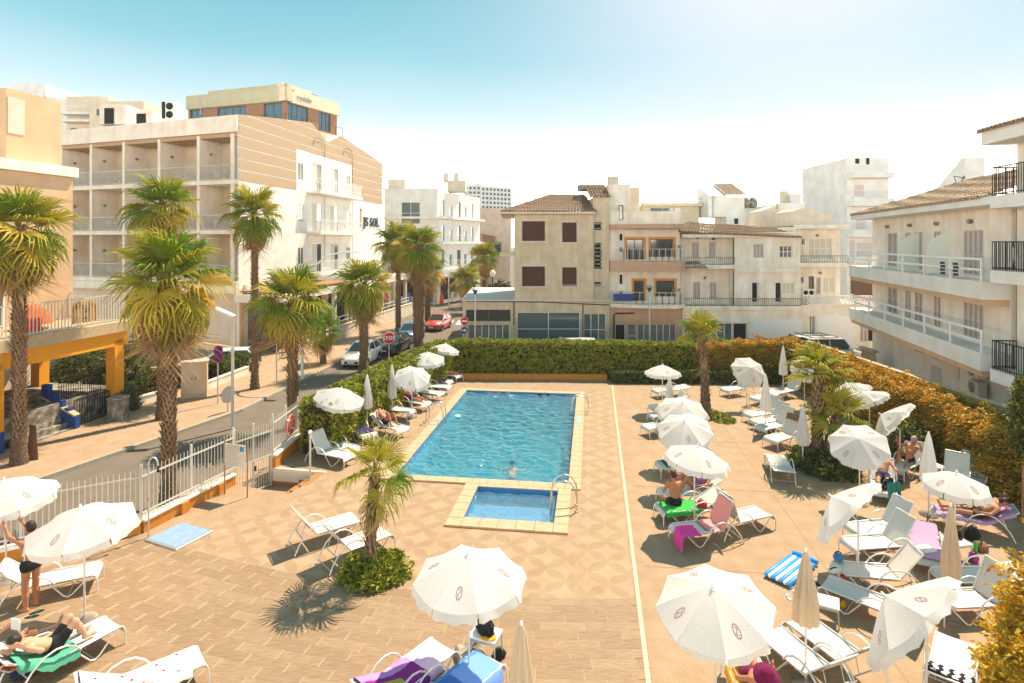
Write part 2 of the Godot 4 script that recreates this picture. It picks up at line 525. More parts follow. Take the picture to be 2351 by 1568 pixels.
func build_ground():
	# street level, one sheet out to the horizon with the terrace cut out of it
	var m = Mb.new()
	var c = Vector2(2, 16)
	var hole = PackedVector2Array()
	for i in terrace.size():
		if i != 5 and i != 6: hole.append(terrace[i])
	var n = hole.size()
	for i in n:
		var a = hole[i]
		var b = hole[(i + 1) % n]
		var fa = c + (a - c).normalized() * 900.0
		var fb = c + (b - c).normalized() * 900.0
		m.quad(Vector3(b.x, ST, -b.y), Vector3(a.x, ST, -a.y), Vector3(fa.x, ST, -fa.y), Vector3(fb.x, ST, -fb.y))
	struct("road", m, M.asphalt)
	# pavement along the far side of the side street, a real kerb
	var edge = [Vector3(-21.5, 0, -10), Vector3(-17.0, 0, -21.1), Vector3(-13.8, 0, -29.5), Vector3(-12.5, 0, -40.0), Vector3(-11.5, 0, -58), Vector3(-12.5, 0, -64)]
	var pg = PackedVector2Array()
	for e in edge: pg.append(Vector2(e.x, -e.z))
	pg.append(Vector2(-60, 64)); pg.append(Vector2(-60, 10))
	m = Mb.new()
	m.prism(pg, Vector3(0, ST + .13, 0), Vector3.RIGHT, Vector3.FORWARD, .13)
	struct("pavement", m, M.pavement)
	for i in edge.size() - 1:
		var a: Vector3 = edge[i]
		var b: Vector3 = edge[i + 1]
		var d: Vector3 = (b - a).normalized()
		var kn = int((b - a).length() / 1.0)
		for k in kn:
			var km = Mb.new()
			var p: Vector3 = a + (b - a) * ((k + .5) / kn) + d.cross(UP) * .09 + UP * (ST + .07)
			km.box(Vector3.ZERO, Vector3((b - a).length() / kn - .012, .15, .16))
			part("kerb_stone", km, M.kerb, get_node("pavement"), T(p, Basis(UP, yaw_of(d))))
	# narrow pavement outside the terrace fence
	m = Mb.new()
	m.prism(PackedVector2Array([Vector2(-26, 7.4), Vector2(-15.0, 14.8), Vector2(-12.0, 16.7), Vector2(-10.6, 21.2), Vector2(-9.6, 23.4), Vector2(-5.9, 36.9), Vector2(17.2, 35.9), Vector2(17.2, 34.8), Vector2(-4.7, 35.9), Vector2(-8.6, 23.1), Vector2(-8.55, 20.6), Vector2(-9.4, 19.3), Vector2(-10.45, 16.2), Vector2(-13.35, 14.35), Vector2(-24.2, 7.1)]), Vector3(0, ST + .12, 0), Vector3.RIGHT, Vector3.FORWARD, .12)
	struct("path", m, M.pavement)
	# pavement in front of the shops
	m = Mb.new()
	m.prism(PackedVector2Array([Vector2(-4.6, 44.4), Vector2(34, 44.4), Vector2(34, 46.2), Vector2(-4.6, 46.2)]), Vector3(0, ST + .12, 0), Vector3.RIGHT, Vector3.FORWARD, .12)
	struct("pavement_by_shops", m, M.pavement)
	# zebra crossing bars where the street meets the shop corner
	for k in 6:
		var zm = Mb.new()
		zm.quad(Vector3(-.25, 0, 1.6), Vector3(.25, 0, 1.6), Vector3(.25, 0, -1.6), Vector3(-.25, 0, -1.6))
		var z = part("road_marking", zm, M.white_paint, self, T(Vector3(-10.6 + k * 1.0, ST + .006, -62.0)))
		z.set_meta("kind", "structure")
	# terrace deck: cells between the pools' edges, each clipped to the outline
	m = Mb.new()
	var us = [-30.0, -.42, QU0 - .45, QU1 + .42, PW + .42, 30.0]
	var vs = [-30.0, QV0 - .55, -.42, PL + .42, 40.0]
	for i in us.size() - 1:
		for j in vs.size() - 1:
			var u: float = (us[i] + us[i + 1]) * .5
			var v: float = (vs[j] + vs[j + 1]) * .5
			if u > -.42 and u < PW + .42 and v > -.42 and v < PL + .42: continue
			if u > QU0 - .45 and u < QU1 + .42 and v > QV0 - .55 and v < 0: continue
			for pl in Geometry2D.intersect_polygons(rect_uv(us[i], vs[j], us[i + 1], vs[j + 1]), terrace):
				flat_poly(m, pl, 0.0)
	# the deck's edges go down to the street
	for i in terrace.size():
		var a = terrace[i]
		var b = terrace[(i + 1) % terrace.size()]
		m.quad(Vector3(b.x, -1.2, -b.y), Vector3(a.x, -1.2, -a.y), Vector3(a.x, 0, -a.y), Vector3(b.x, 0, -b.y))
	struct("terrace_floor", m, M.deck)
	# pale joint strip that runs the length of the terrace
	m = Mb.new()
	m.quad(pp(7.55, -14, .013), pp(7.64, -14, .013), pp(7.81, 13.6, .013), pp(7.73, 13.6, .013))
	struct("floor_joint_strip", m, mat("joint", lin(.60, .47, .33), .8))
	m = Mb.new()
	for v in [-9.2, -4.6, 0.2, 4.8, 9.3]:
		m.quad(pp(7.9, v, .004), pp(20, v + .3, .004), pp(20, v + .325, .004), pp(7.9, v + .025, .004))
	for u in [12.3, 16.2]:
		m.quad(pp(u, -12, .0045), pp(u + .02, -12, .0045), pp(u + .02, 12.5, .0045), pp(u, 12.5, .0045))
	struct("floor_joint_lines", m, mat("joint_dark", lin(.34, .20, .11), .9))
	# stamped ring pattern: printed relief on the concrete, laid as a thin sheet
	var ring = ring_material()
	m = Mb.new()
	for a in [[6.3, -6.6, 7.55, 12.4], [-4.1, -6.6, 6.2, -3.35], [-2.5, -3.35, 2.4, -.6], [6.28, -6.6, 6.3, -6.5]]:
		var q: Array = []
		for c2 in [[a[0], a[1]], [a[2], a[1]], [a[2], a[3]], [a[0], a[3]]]:
			m.st.set_uv(Vector2.ZERO)
			q.append(pp(c2[0], c2[1], .003))
		var uv = [Vector2(a[0], a[1]), Vector2(a[2], a[1]), Vector2(a[2], a[3]), Vector2(a[0], a[3])]
		for t in [0, 2, 1, 0, 3, 2]: m.v(q[t], uv[t])
	struct("floor_stamped_rings", m, ring)
	build_tiles()
	build_pool()

func ring_material() -> StandardMaterial3D:
	var s = 256
	var im = Image.create(s, s, true, Image.FORMAT_RGBA8)
	for j in s:
		for i in s:
			var p = Vector2((i + .5) / s, (j + .5) / s)
			var cover = 0
			for cx in [-.5, 0.0, .5, 1.0, 1.5]:
				for cy in [-.5, 0.0, .5, 1.0, 1.5]:
					if (absf(cx * 2 - roundf(cx * 2)) < .01) and int(roundf((cx + cy) * 2)) % 2 == 0:
						if p.distance_to(Vector2(cx, cy)) < .5: cover += 1
			var k = .94 if cover >= 2 else 1.0
			im.set_pixel(i, j, Color(k, k * (.985 if cover >= 2 else 1.0), k * (.98 if cover >= 2 else 1.0)))
	im.generate_mipmaps()
	var m = mat("stamped_deck", lin(.42, .29, .185), .85)
	m.albedo_texture = ImageTexture.create_from_image(im)
	m.uv1_scale = Vector3(1, 1, 1)
	m.detail_enabled = true
	m.detail_blend_mode = BaseMaterial3D.BLEND_MODE_MUL
	m.detail_albedo = M.n_stain
	m.detail_uv_layer = BaseMaterial3D.DETAIL_UV_2
	m.uv2_triplanar = true
	m.uv2_world_triplanar = true
	m.uv2_scale = Vector3.ONE * .21
	return m

func tile_edge(x: float) -> float:
	var s = x + 3.6
	return -13.66 + .2222 * s - .02116 * s * s
func build_tiles():
	var pts = PackedVector2Array()
	for k in 25:
		var x = -12.4 + k * .625
		pts.append(Vector2(x, -tile_edge(x)))
	pts.append(Vector2(2.62, 12.95)); pts.append(Vector2(.6, 0)); pts.append(Vector2(-12.4, 3))
	var m = Mb.new()
	flat_poly(m, pts, .0062)
	var bed = struct("tile_floor", m, M.grout)
	# plank tiles in courses that follow the curved edge; a few lengths and tones
	var shapes = []
	for k in 3:
		var b = Mb.new()
		b.cbox(Vector3.ZERO, Vector3([.885, .445, .66][k], .012, .264), .003)
		shapes.append(b.done())
	var far_mesh = Mb.new()
	var count = 0
	for row in 30:
		var off = row * .27 + .135
		var x = -12.3 + [0.0, .35, .6, .15][row % 4]
		while x < 3.0:
			var z = tile_edge(x + .45) + off
			var lim = 4.37 - .72 - .134 * (z + 18.87) / .991
			var ln = minf(.9, lim - x)
			if ln < .08: break
			z = tile_edge(x + ln * .5) + off
			var sl = (tile_edge(x + .9) - tile_edge(x)) / .9
			var yw = -atan(sl)
			var c = Vector3(x + ln * .5 * cos(yw), .0025 + R(-.001, .001), z)
			var sy = c.z
			if sy < -9.6 and absf(c.x / c.z) < .93:
				var near_rank = sy > -14.9 or true
				var o: MeshInstance3D
				if count < 300 and near_rank:
					o = part("tile", shapes[0], M["tile%d" % rng.randi_range(0, 4)], bed, T(c, Basis(UP, yw)))
					o.scale.x = cos(yw) * (ln - .015) / .885
					o.scale.z = cos(yw)
					count += 1
				else:
					far_mesh.cbox(c, Vector3((ln - .015) * cos(yw), .012, .262 * cos(yw)), .004, Basis(UP, yw))
			x += .9 * cos(yw)
	stuff(part("tiles_beyond", far_mesh, M.tile1, bed))

# ---------------------------------------------------------------- pool
func build_pool():
	var wl = -.06
	# shell
	var m = Mb.new()
	var d0 = -1.15
	var d1 = -1.9
	var f = [pp(0, 0, d0), pp(PW, 0, d0), pp(PW, PL, d1), pp(0, PL, d1)]
	var t = [pp(0, 0, .0), pp(PW, 0, .0), pp(PW, PL, .0), pp(0, PL, .0)]
	m.quad(f[0], f[1], f[2], f[3])
	for k in 4:
		var j = (k + 1) % 4
		m.quad(f[k], f[j], t[j], t[k])
	struct("pool_basin", m, M.pool_tile)
	m = Mb.new()
	f = [pp(QU0, QV0, -.42), pp(QU1, QV0, -.42), pp(QU1, QV1, -.42), pp(QU0, QV1, -.42)]
	t = [pp(QU0, QV0, .0), pp(QU1, QV0, .0), pp(QU1, QV1, .0), pp(QU0, QV1, .0)]
	m.quad(f[0], f[1], f[2], f[3])
	struct("paddling_pool_floor", m, M.paddling_tile)
	m = Mb.new()
	for k in 4:
		var j = (k + 1) % 4
		m.quad(f[k], f[j], t[j], t[k])
	struct("paddling_pool_sides", m, M.pool_tile)
	# darker band of tiles at the water line
	m = Mb.new()
	for q in [[0.0, 0.0, PW, PL], [QU0, QV0, QU1, QV1]]:
		var e = .006
		var a = [pp(q[0] + e, q[1] + e, 0), pp(q[2] - e, q[1] + e, 0), pp(q[2] - e, q[3] - e, 0), pp(q[0] + e, q[3] - e, 0)]
		for k in 4:
			var j = (k + 1) % 4
			m.quad(a[k] + UP * -.22, a[j] + UP * -.22, a[j] + UP * .03, a[k] + UP * .03)
	struct("pool_wall_band", m, M.pool_edge_blue)
	# two dark overflow grilles in the far wall
	for u in [1.75, 4.1]:
		var gm = Mb.new()
		gm.box(Vector3.ZERO, Vector3(.55, .12, .02))
		var go = part("overflow_grille", gm, M.black, self, T(pp(u, PL - .02, -.02 - .05), Basis(UP, -POOL_YAW)))
		go.set_meta("kind", "structure")
	# water: a real rippled surface
	water("water", 0.0, 0.0, PW, PL, wl, .30, .62)
	water("paddling_water", QU0, QV0, QU1, QV1, -.10, .13, .40)
	# the body of the water
	for q in [[0.0, 0.0, PW, PL, -1.9, -.10, .34, Color(.02, .74, .84)], [QU0, QV0, QU1, QV1, -.42, -.14, .5, Color(.55, .80, .92)]]:
		var fv = FogVolume.new()
		fv.name = "water_body"
		fv.size = Vector3(q[2] - q[0], q[5] - q[4], q[3] - q[1])
		var fm = FogMaterial.new()
		fm.density = q[6]
		fm.albedo = q[7]
		fv.material = fm
		add_child(fv, true)
		fv.position = pp((q[0] + q[2]) / 2, (q[1] + q[3]) / 2, (q[4] + q[5]) / 2)
		fv.rotation.y = -POOL_YAW
		fv.set_meta("kind", "structure")
	# coping stones one by one
	var cop = thing("pool_coping", "pale sandstone coping stones framing the two pools", "pool edge", PO)
	cop.set_meta("kind", "structure")
	var w = .42
	var th = .10
	var runs = [[-w, -w / 2, PW + w, -w / 2], [-w, PL + w / 2, PW + w, PL + w / 2], [-w / 2, 0, -w / 2, PL], [PW + w / 2, 0, PW + w / 2, PL],
		[QU0 - .45 / 2, QV0 - .55, QU0 - .45 / 2, -w], [QU1 + w / 2, QV0 - .55, QU1 + w / 2, -w], [QU0, QV0 - .55 / 2, QU1, QV0 - .55 / 2], [QU0, (QV1 - w) / 2, QU1, (QV1 - w) / 2]]
	var ws = [w, w, w, w, .45, w, .55, absf(QV1) - w]
	for k in runs.size():
		var a: Array = runs[k]
		var p0 = pp(a[0], a[1]) - PO
		var p1 = pp(a[2], a[3]) - PO
		var l = (p1 - p0).length()
		var n = int(round(l / .5))
		var sm = Mb.new()
		sm.cbox(Vector3(0, 0, 0), Vector3(l / n - .007, th, ws[k] - .004), .012)
		var mesh = sm.done()
		for i in n:
			part("coping_stone", mesh, M.coping, cop, T(p0 + (p1 - p0) * ((i + .5) / n) + UP * (-.5 * th + .055 + R(-.002, .002)), Basis(UP, yaw_of((p1 - p0).normalized()))))
	# terracotta riser strip under the near edges
	m = Mb.new()
	m.bar(pp(-w, -w - .012, .0), pp(QU0 - .47, -w - .012, .0), .02, .05)
	m.bar(pp(QU0 - .45, QV0 - .562, .0), pp(QU1 + w, QV0 - .562, .0), .02, .05)
	struct("pool_edge_strip", m, M.kerb_red)
	# blue depth marks on the coping
	for a in [[PW + w / 2, 7.0, .12, 1.0], [-w / 2, 6.3, .12, .55], [-w / 2, 5.4, .10, .35]]:
		var bm = Mb.new()
		bm.quad(Vector3(-a[3] / 2, 0, a[2] / 2), Vector3(a[3] / 2, 0, a[2] / 2), Vector3(a[3] / 2, 0, -a[2] / 2), Vector3(-a[3] / 2, 0, -a[2] / 2))
		var bo = part("depth_marking", bm, mat("mark_blue", lin(.25, .42, .62), .6), self, T(pp(a[0], a[1], .0605), Basis(UP, yaw_of(PV))))
		bo.set_meta("kind", "structure")

func water(called: String, u0: float, v0: float, u1: float, v1: float, h: float, amp: float, wave: float):
	var n = FastNoiseLite.new()
	n.seed = 77
	n.frequency = 1.15 / wave
	n.fractal_octaves = 3
	n.fractal_gain = .55
	var n2 = FastNoiseLite.new()
	n2.seed = 9
	n2.frequency = .35
	var nu = int((u1 - u0) / .055)
	var nv = int((v1 - v0) / .055)
	var verts = PackedVector3Array()
	var idx = PackedInt32Array()
	for j in nv + 1:
		for i in nu + 1:
			var u = u0 + .003 + (u1 - u0 - .006) * i / nu
			var v = v0 + .003 + (v1 - v0 - .006) * j / nv
			var wu = u + n2.get_noise_2d(u * 1.3, v * 1.3) * .8
			var a = n.get_noise_2d(wu * .75, v * 1.35) * amp * .62 + sin(u * 1.9 + v * 2.6 + n2.get_noise_2d(v, u) * 4.0) * amp * .03
			verts.append(pp(u, v, h + a * (.75 + .25 * n2.get_noise_2d(u * .6 + 40.0, v * .6))))
	for j in nv:
		for i in nu:
			var a = j * (nu + 1) + i
			idx.append_array([a, a + nu + 1, a + 1, a + 1, a + nu + 1, a + nu + 2])
	var st = SurfaceTool.new()
	st.begin(Mesh.PRIMITIVE_TRIANGLES)
	st.set_smooth_group(1)
	for p in verts: st.add_vertex(p)
	for i in idx: st.add_index(i)
	st.generate_normals()
	struct(called, st.commit(), M.water)

# ---------------------------------------------------------------- palms
var frond_meshes := []
var stub_mesh: ArrayMesh
func make_frond(stiff: float, seed_n: int, dead := false) -> ArrayMesh:
	# petiole along +x, a fan of folded leaflets at its end; droop grows with distance
	var r = RandomNumberGenerator.new()
	r.seed = seed_n
	var m = Mb.new()
	var pl = .85
	var bend = func(p: Vector3) -> Vector3:
		var q = p.x
		return Vector3(q * (1.0 - .06 * (1.0 - stiff)), p.y - (1.0 - stiff) * .22 * q * q, p.z)
	m.col = Color(.9, .8, .6)
	var pts = []
	for k in 5: pts.append(bend.call(Vector3(pl * k / 4.0, 0, 0)))
	m.tube(pts, [.03, .024, .018, .015, .013], 4, false)
	var n = 26
	var span = deg_to_rad(138.0 if not dead else 100.0)
	for i in n:
		var u = (i + .5) / n * 2.0 - 1.0
		var a = u * span
		var ln = (1.06 - .34 * absf(u) * absf(u)) * r.randf_range(.9, 1.06)
		var da = span / n * .84
		var col = Color(1, 1, 1) * r.randf_range(.75, 1.1)
		col.a = 1.0
		m.col = col
		var split = .36
		var f = func(ang: float, rad: float, lift: float) -> Vector3:
			var fold = .34 * absf(sin(ang * .5)) * rad  # the fan is folded along its midrib
			var p = Vector3(pl + cos(ang) * rad * .92, lift + fold - .05 * rad, sin(ang) * rad)
			var outer = maxf(rad - .55, 0.0)
			p.y -= outer * outer * (1.1 if not dead else 3.0) * r.randf_range(.5, 1.5) * (1.4 - stiff)
			return bend.call(p)
		var c0: Vector3 = f.call(a, .02, 0.0)
		var l1: Vector3 = f.call(a - da, ln * split, -.012)
		var r1: Vector3 = f.call(a + da, ln * split, -.012)
		var m1: Vector3 = f.call(a, ln * split, .03)
		m.tri(c0, l1, m1)
		m.tri(c0, m1, r1)
		var jit = r.randf_range(-.05, .05)
		var l2: Vector3 = f.call(a - da * .5 + jit, ln * .8, -.01)
		var r2: Vector3 = f.call(a + da * .5 + jit, ln * .8, -.01)
		var m2: Vector3 = f.call(a + jit, ln * .8, .015)
		m.quad(l1, m1, m2, l2)
		m.quad(m1, r1, r2, m2)
		var tip: Vector3 = f.call(a + jit * 2.0, ln * 1.06, -.02)
		tip.y -= r.randf_range(.08, .30)
		m.tri(l2, m2, tip)
		m.tri(m2, r2, tip)
	return m.done()

# base: foot of the trunk. h: height of the growing point. cr: crown radius
func palm(label: String, base: Vector3, h: float, cr: float, r0: float, o := {}) -> Node3D:
	if frond_meshes.is_empty():
		for k in 4: frond_meshes.append(make_frond([.95, .8, .6, .35][k], 30 + k))
		for k in 4: frond_meshes.append(make_frond([.9, .75, .5, .3][k], 60 + k))
		frond_meshes.append(make_frond(.1, 91, true))
		var s = Mb.new()
		s.tri(Vector3(-.07, -.05, 0), Vector3(.07, -.05, 0), Vector3(.015, .16, .09))
		s.tri(Vector3(.07, -.05, 0), Vector3(0, -.02, -.03), Vector3(.015, .16, .09))
		s.tri(Vector3(0, -.02, -.03), Vector3(-.07, -.05, 0), Vector3(.015, .16, .09))
		s.tri(Vector3(-.03, .1, .05), Vector3(.04, .1, .05), Vector3(.02, .2, .13))
		stub_mesh = s.done()
	r0 *= .76
	var t = thing("palm_tree", label, "palm tree", base, 0.0, o.get("group", ""))
	var lean: Vector3 = o.get("lean", Vector3.ZERO)
	var at = func(k: float) -> Vector3:
		return Vector3(0, h * k, 0) + lean * (k * k)
	# trunk: ringed and uneven
	var m = Mb.new()
	var pts = []
	var rad = []
	var n = int(h / .12)
	for i in n + 1:
		var k = float(i) / n
		pts.append(at.call(k) + Vector3(R(-.01, .01), 0, R(-.01, .01)))
		var flare = exp(-k * h * 1.5) * .7
		rad.append(r0 * (1.0 + flare) * (1.0 - .22 * k) * (1.0 + (.07 if i % 2 else -.05) + R(-.04, .04)))
	m.tube(pts, rad, 12)
	part("trunk", m, M.palm_bark, t)
	var xf = []
	var cols = []
	var density: float = o.get("boots", 1.0)
	var from: float = o.get("boot_from", .12)
	var cnt = int(h * r0 * 300.0 * density)
	for i in cnt:
		var k = from + (1.0 - from) * (i + .5) / cnt
		var a = i * 2.39996
		var rr = r0 * (1.0 - .22 * k) * .97
		var sc: float = R(.8, 1.4) * clampf(r0 / .2, .55, 1.25) * o.get("boot_size", 1.0)
		var b = Basis(UP, a) * Basis(Vector3.RIGHT, R(-.25, .25))
		xf.append(Transform3D(b.scaled(Vector3.ONE * sc), at.call(k) + Vector3(sin(a), 0, cos(a)) * rr))
	scatter("leaf_bases", stub_mesh, M.palm_boot, xf, [], t)
	var top: Vector3 = at.call(1.0)
	var nf: int = o.get("fronds", 34)
	var droop: float = o.get("droop", -38.0)
	for i in nf:
		var k = (i + .5) / nf
		var el = deg_to_rad(lerpf(86.0, droop, pow(k, 1.12)) + R(-7, 7))
		var a = i * 2.39996 + R(-.2, .2)
		var var_k = clampi(int((1.0 - sin(el) * .9 - .1) * 3.2), 0, 3)
		var sc = cr / 1.85 * R(.86, 1.08) * (.72 if k < .1 else 1.0)
		var b = Basis(UP, a) * Basis(Vector3.BACK, el) * Basis(Vector3.RIGHT, R(-.5, .5))
		var mk = "leaf_green"
		var w = R(0, 1)
		if k < .35 and w < .6: mk = "leaf_olive"
		elif k > .3 and w < .5: mk = "leaf_olive"
		elif k > .45 and w < .5 + o.get("yellow", .16): mk = "leaf_yellow"
		if o.has("lime"): mk = "leaf_olive" if w < .72 else "leaf_green"
		part("frond", frond_meshes[var_k + (4 if i % 2 else 0)], M[mk], t, Transform3D(b.scaled(Vector3.ONE * sc), top + Vector3(0, -.25 * k, 0)))
	for i in o.get("dead", 10):
		var a = i * 2.39996 + R(-.3, .3)
		var b = Basis(UP, a) * Basis(Vector3.BACK, deg_to_rad(R(-82, -50))) * Basis(Vector3.RIGHT, R(-.6, .6))
		part("dead_frond", frond_meshes[8], M.leaf_dry, t, Transform3D(b.scaled(Vector3.ONE * cr / 1.85 * R(.7, .95)), top + Vector3(0, -.35 - R(0, .25), 0)))
	return t

# height at which something stands at distance z whose top is seen at sheet height y
func build_palms():
	palm("tall fan palm with broad flared foot beside the steps of the orange portico", gp(44, 1072, ST), hy(525, 22.2) - ST, 1.95, .27, {"fronds": 32, "dead": 16, "droop": -52})
	palm("rear fan palm rising above the bushy one by the grey utility cabinet", gp(372, 968, ST), hy(470, 27.9) - ST, 1.85, .26, {"fronds": 29, "dead": 14})
	palm("bushy fan palm with shaggy brown skirt rising behind the white picket fence", gp(388, 1158, ST), hy(640, 19.1) - ST, 1.95, .26, {"fronds": 34, "dead": 30, "droop": -50, "yellow": .3})
	palm("slim tall fan palm against the white gable of the hotel", gp(585, 897, ST), hy(490, 33.7) - ST, 1.95, .24, {"fronds": 29, "dead": 8, "droop": -45})
	palm("fan palm between the life ring and the curved street lamp", vx(672, 27.0), hy(690, 27.0) - ST, 2.05, .27, {"fronds": 32, "dead": 10, "droop": -42})
	palm("short fan palm with thin trunk at the hotel ramp wall", gp(742, 838, ST), hy(755, 40.7) - ST, 1.5, .22, {"fronds": 22, "dead": 8, "droop": -50})
	palm("fan palm standing beside the white hatchback", vx(835, 38.6), hy(655, 38.6) - ST, 2.3, .32, {"fronds": 33, "dead": 12, "droop": -50})
	palm("fan palm with its crown over the columns of the hotel arcade", vx(914, 54.0), hy(560, 54.0) - ST, 2.5, .28, {"fronds": 28, "dead": 10, "droop": -45})
	palm("stout fan palm with thick trunk beside the blue car", vx(961, 46.0), hy(570, 46.0) - ST, 2.3, .42, {"fronds": 33, "dead": 12, "droop": -45, "boot_size": 1.3})
	palm("fan palm half hidden behind the stout trunk by the red car", vx(982, 58.0), hy(620, 58.0) - ST, 2.2, .30, {"fronds": 22, "dead": 8})
	palm("fan palm by the globe lamp at the street corner", vx(1112, 78.0), hy(590, 78.0) - ST, 2.7, .30, {"fronds": 25, "dead": 8})
	palm("low fan palm in front of the clothes shop", vx(1072, 70.0), hy(645, 70.0) - ST, 2.5, .3, {"fronds": 25, "dead": 6})
	palm("young fan palm with shaggy trunk in a round bed near the two empty loungers", gp(850, 1312), 2.5, 1.12, .15, {"lime": 1, "fronds": 12, "dead": 2, "droop": -30, "boots": 1.6, "boot_size": 1.25, "yellow": .45, "lean": Vector3(.15, 0, .05), "boot_from": .02})
	palm("young fan palm standing alone between the two rows of parasols", gp(1620, 962), hy(770, 26.3), 1.3, .24, {"lime": 1, "fronds": 15, "dead": 1, "droop": 5, "boots": .5, "yellow": .35, "lean": Vector3(-.2, 0, 0)})
	palm("taller stem of the twin fan palms, bright crown above the tilted parasols", gp(1877, 1066), hy(858, 20.9), 1.3, .24, {"lime": 1, "fronds": 15, "dead": 1, "droop": 0, "boots": .6, "yellow": .3})
	palm("shorter stem of the twin fan palms, its crown low over the shrub bed", gp(1904, 1072), hy(955, 20.6), 1.25, .26, {"lime": 1, "fronds": 17, "dead": 0, "droop": -25, "boots": .6, "yellow": .25, "lean": Vector3(.25, 0, .1)})

# ---------------------------------------------------------------- hedges and shrubs
func leaf_clump(size: float, n: int, seed_n: int, up := .5) -> ArrayMesh:
	var r = RandomNumberGenerator.new()
	r.seed = seed_n
	var m = Mb.new()
	for i in n:
		var d = Vector3(r.randf_range(-1, 1), r.randf_range(-.4, 1) * up + .15, r.randf_range(-1, 1)).normalized()
		var o = Vector3(r.randf_range(-1, 1), r.randf_range(-1, 1), r.randf_range(-1, 1)) * size * .9
		var s = d.cross(Vector3(r.randf_range(-1, 1), r.randf_range(-1, 1), r.randf_range(-1, 1))).normalized() * size * .30
		var k = r.randf_range(.7, 1.2)
		m.col = Color(k, k, k)
		var tip = o + d * size * 1.5 + Vector3(0, -.15 * size, 0)
		var mid = o + d * size * .7
		m.tri(o, mid + s, tip)
		m.tri(o, tip, mid - s)
	return m.done()
func hedge_colour(r: RandomNumberGenerator, pal: Array) -> Color:
	var a: Color = pal[r.randi_range(0, pal.size() - 1)]
	var k = r.randf_range(.75, 1.25)
	return Color(a.r * k, a.g * k, a.b * k)
# a clipped hedge along a line; foliage over its top and sides, twigs inside
func hedge(called: String, label: String, category: String, line: Array, width: float, h0: float, h1: float, y0: float, per_m2: float, clump: ArrayMesh, mname: String, core: String, pal: Array, rough := .08, seed_n := 1) -> Node3D:
	var r = RandomNumberGenerator.new()
	r.seed = seed_n
	var nz = FastNoiseLite.new()
	nz.seed = seed_n
	nz.frequency = .6
	var t = thing(called, label, category, Vector3(line[0].x, y0, line[0].z))
	var xf = []
	var cols = []
	var m = Mb.new()
	var total = 0.0
	for i in line.size() - 1: total += (line[i + 1] - line[i]).length()
	var run = 0.0
	for i in line.size() - 1:
		var a: Vector3 = line[i] - line[0]
		var b: Vector3 = line[i + 1] - line[0]
		a.y = 0; b.y = 0
		var d = (b - a).normalized()
		var s = d.cross(UP)
		var l = (b - a).length()
		var ha = lerpf(h0, h1, run / total)
		var hb = lerpf(h0, h1, (run + l) / total)
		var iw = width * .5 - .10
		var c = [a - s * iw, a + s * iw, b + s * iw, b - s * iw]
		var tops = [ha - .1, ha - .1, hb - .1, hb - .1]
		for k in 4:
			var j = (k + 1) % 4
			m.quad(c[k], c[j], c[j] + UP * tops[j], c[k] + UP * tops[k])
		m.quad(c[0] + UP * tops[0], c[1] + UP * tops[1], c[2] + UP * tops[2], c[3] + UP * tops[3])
		var hm = (ha + hb) * .5
		var faces = [[l * width, 0], [l * hm, 1], [l * hm, -1]]
		if i == 0: faces.append([width * hm, 2])
		if i == line.size() - 2: faces.append([width * hm, 3])
		for f in faces:
			for k in int(f[0] * per_m2):
				var u = r.randf()
				var w = r.randf()
				var p: Vector3
				var nrm: Vector3
				match f[1]:
					0:
						p = a + d * l * u + s * (w - .5) * width + UP * lerpf(ha, hb, u); nrm = UP
					2:
						p = a + s * (w - .5) * width + UP * ha * u; nrm = -d
					3:
						p = b + s * (w - .5) * width + UP * hb * u; nrm = d
					_:
						p = a + d * l * u + s * f[1] * width * .5 + UP * lerpf(ha, hb, u) * w; nrm = s * f[1]
				p += nrm * (nz.get_noise_3d(p.x * 2.0, p.y * 2.0, p.z * 2.0) * rough * 2.0 + r.randf_range(-rough, rough * .3))
				var bs = Basis(UP, r.randf() * TAU) * Basis(Vector3.RIGHT, r.randf_range(-.8, .8))
				var sc = r.randf_range(.5, 1.5)
				xf.append(Transform3D(bs.scaled(Vector3.ONE * sc), p))
				cols.append(hedge_colour(r, pal))
		run += l
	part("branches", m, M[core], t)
	scatter("foliage", clump, M[mname], xf, cols, t)
	return t
# a loose round bush
func bush(called: String, label: String, category: String, at: Vector3, rx: float, ry: float, rz: float, n: int, clump: ArrayMesh, mname: String, pal: Array, seed_n := 1, turn := 0.0, flat_base := true) -> Node3D:
	var r = RandomNumberGenerator.new()
	r.seed = seed_n
	var nz = FastNoiseLite.new()
	nz.seed = seed_n
	nz.frequency = .9
	var t = thing(called, label, category, at, turn)
	var xf = []
	var cols = []
	for k in n:
		var d = Vector3(r.randf_range(-1, 1), r.randf_range(-.1 if flat_base else -1.0, 1), r.randf_range(-1, 1))
		while d.length() > 1.0 or d.length() < .05:
			d = Vector3(r.randf_range(-1, 1), r.randf_range(-.1 if flat_base else -1.0, 1), r.randf_range(-1, 1))
		var rr = pow(d.length(), .45)
		d = d.normalized()
		rr *= 1.0 + nz.get_noise_3dv(d * 3.0) * .5
		xf.append(Transform3D((Basis(UP, r.randf() * TAU) * Basis(Vector3.RIGHT, r.randf_range(-.7, .7))).scaled(Vector3.ONE * r.randf_range(.7, 1.35)), Vector3(d.x * rx, d.y * ry, d.z * rz) * rr + (UP * ry if not flat_base else Vector3.ZERO)))
		cols.append(hedge_colour(r, pal))
	scatter("foliage", clump, M[mname], xf, cols, t)
	var m = Mb.new()
	for k in 5:
		var a = k * 1.3
		m.tube([Vector3(cos(a) * .04, 0, sin(a) * .04), Vector3(cos(a) * rx * .4, ry * .6, sin(a) * rz * .4)], [.025, .01], 5)
	part("stems", m, M.bark, t)
	return t

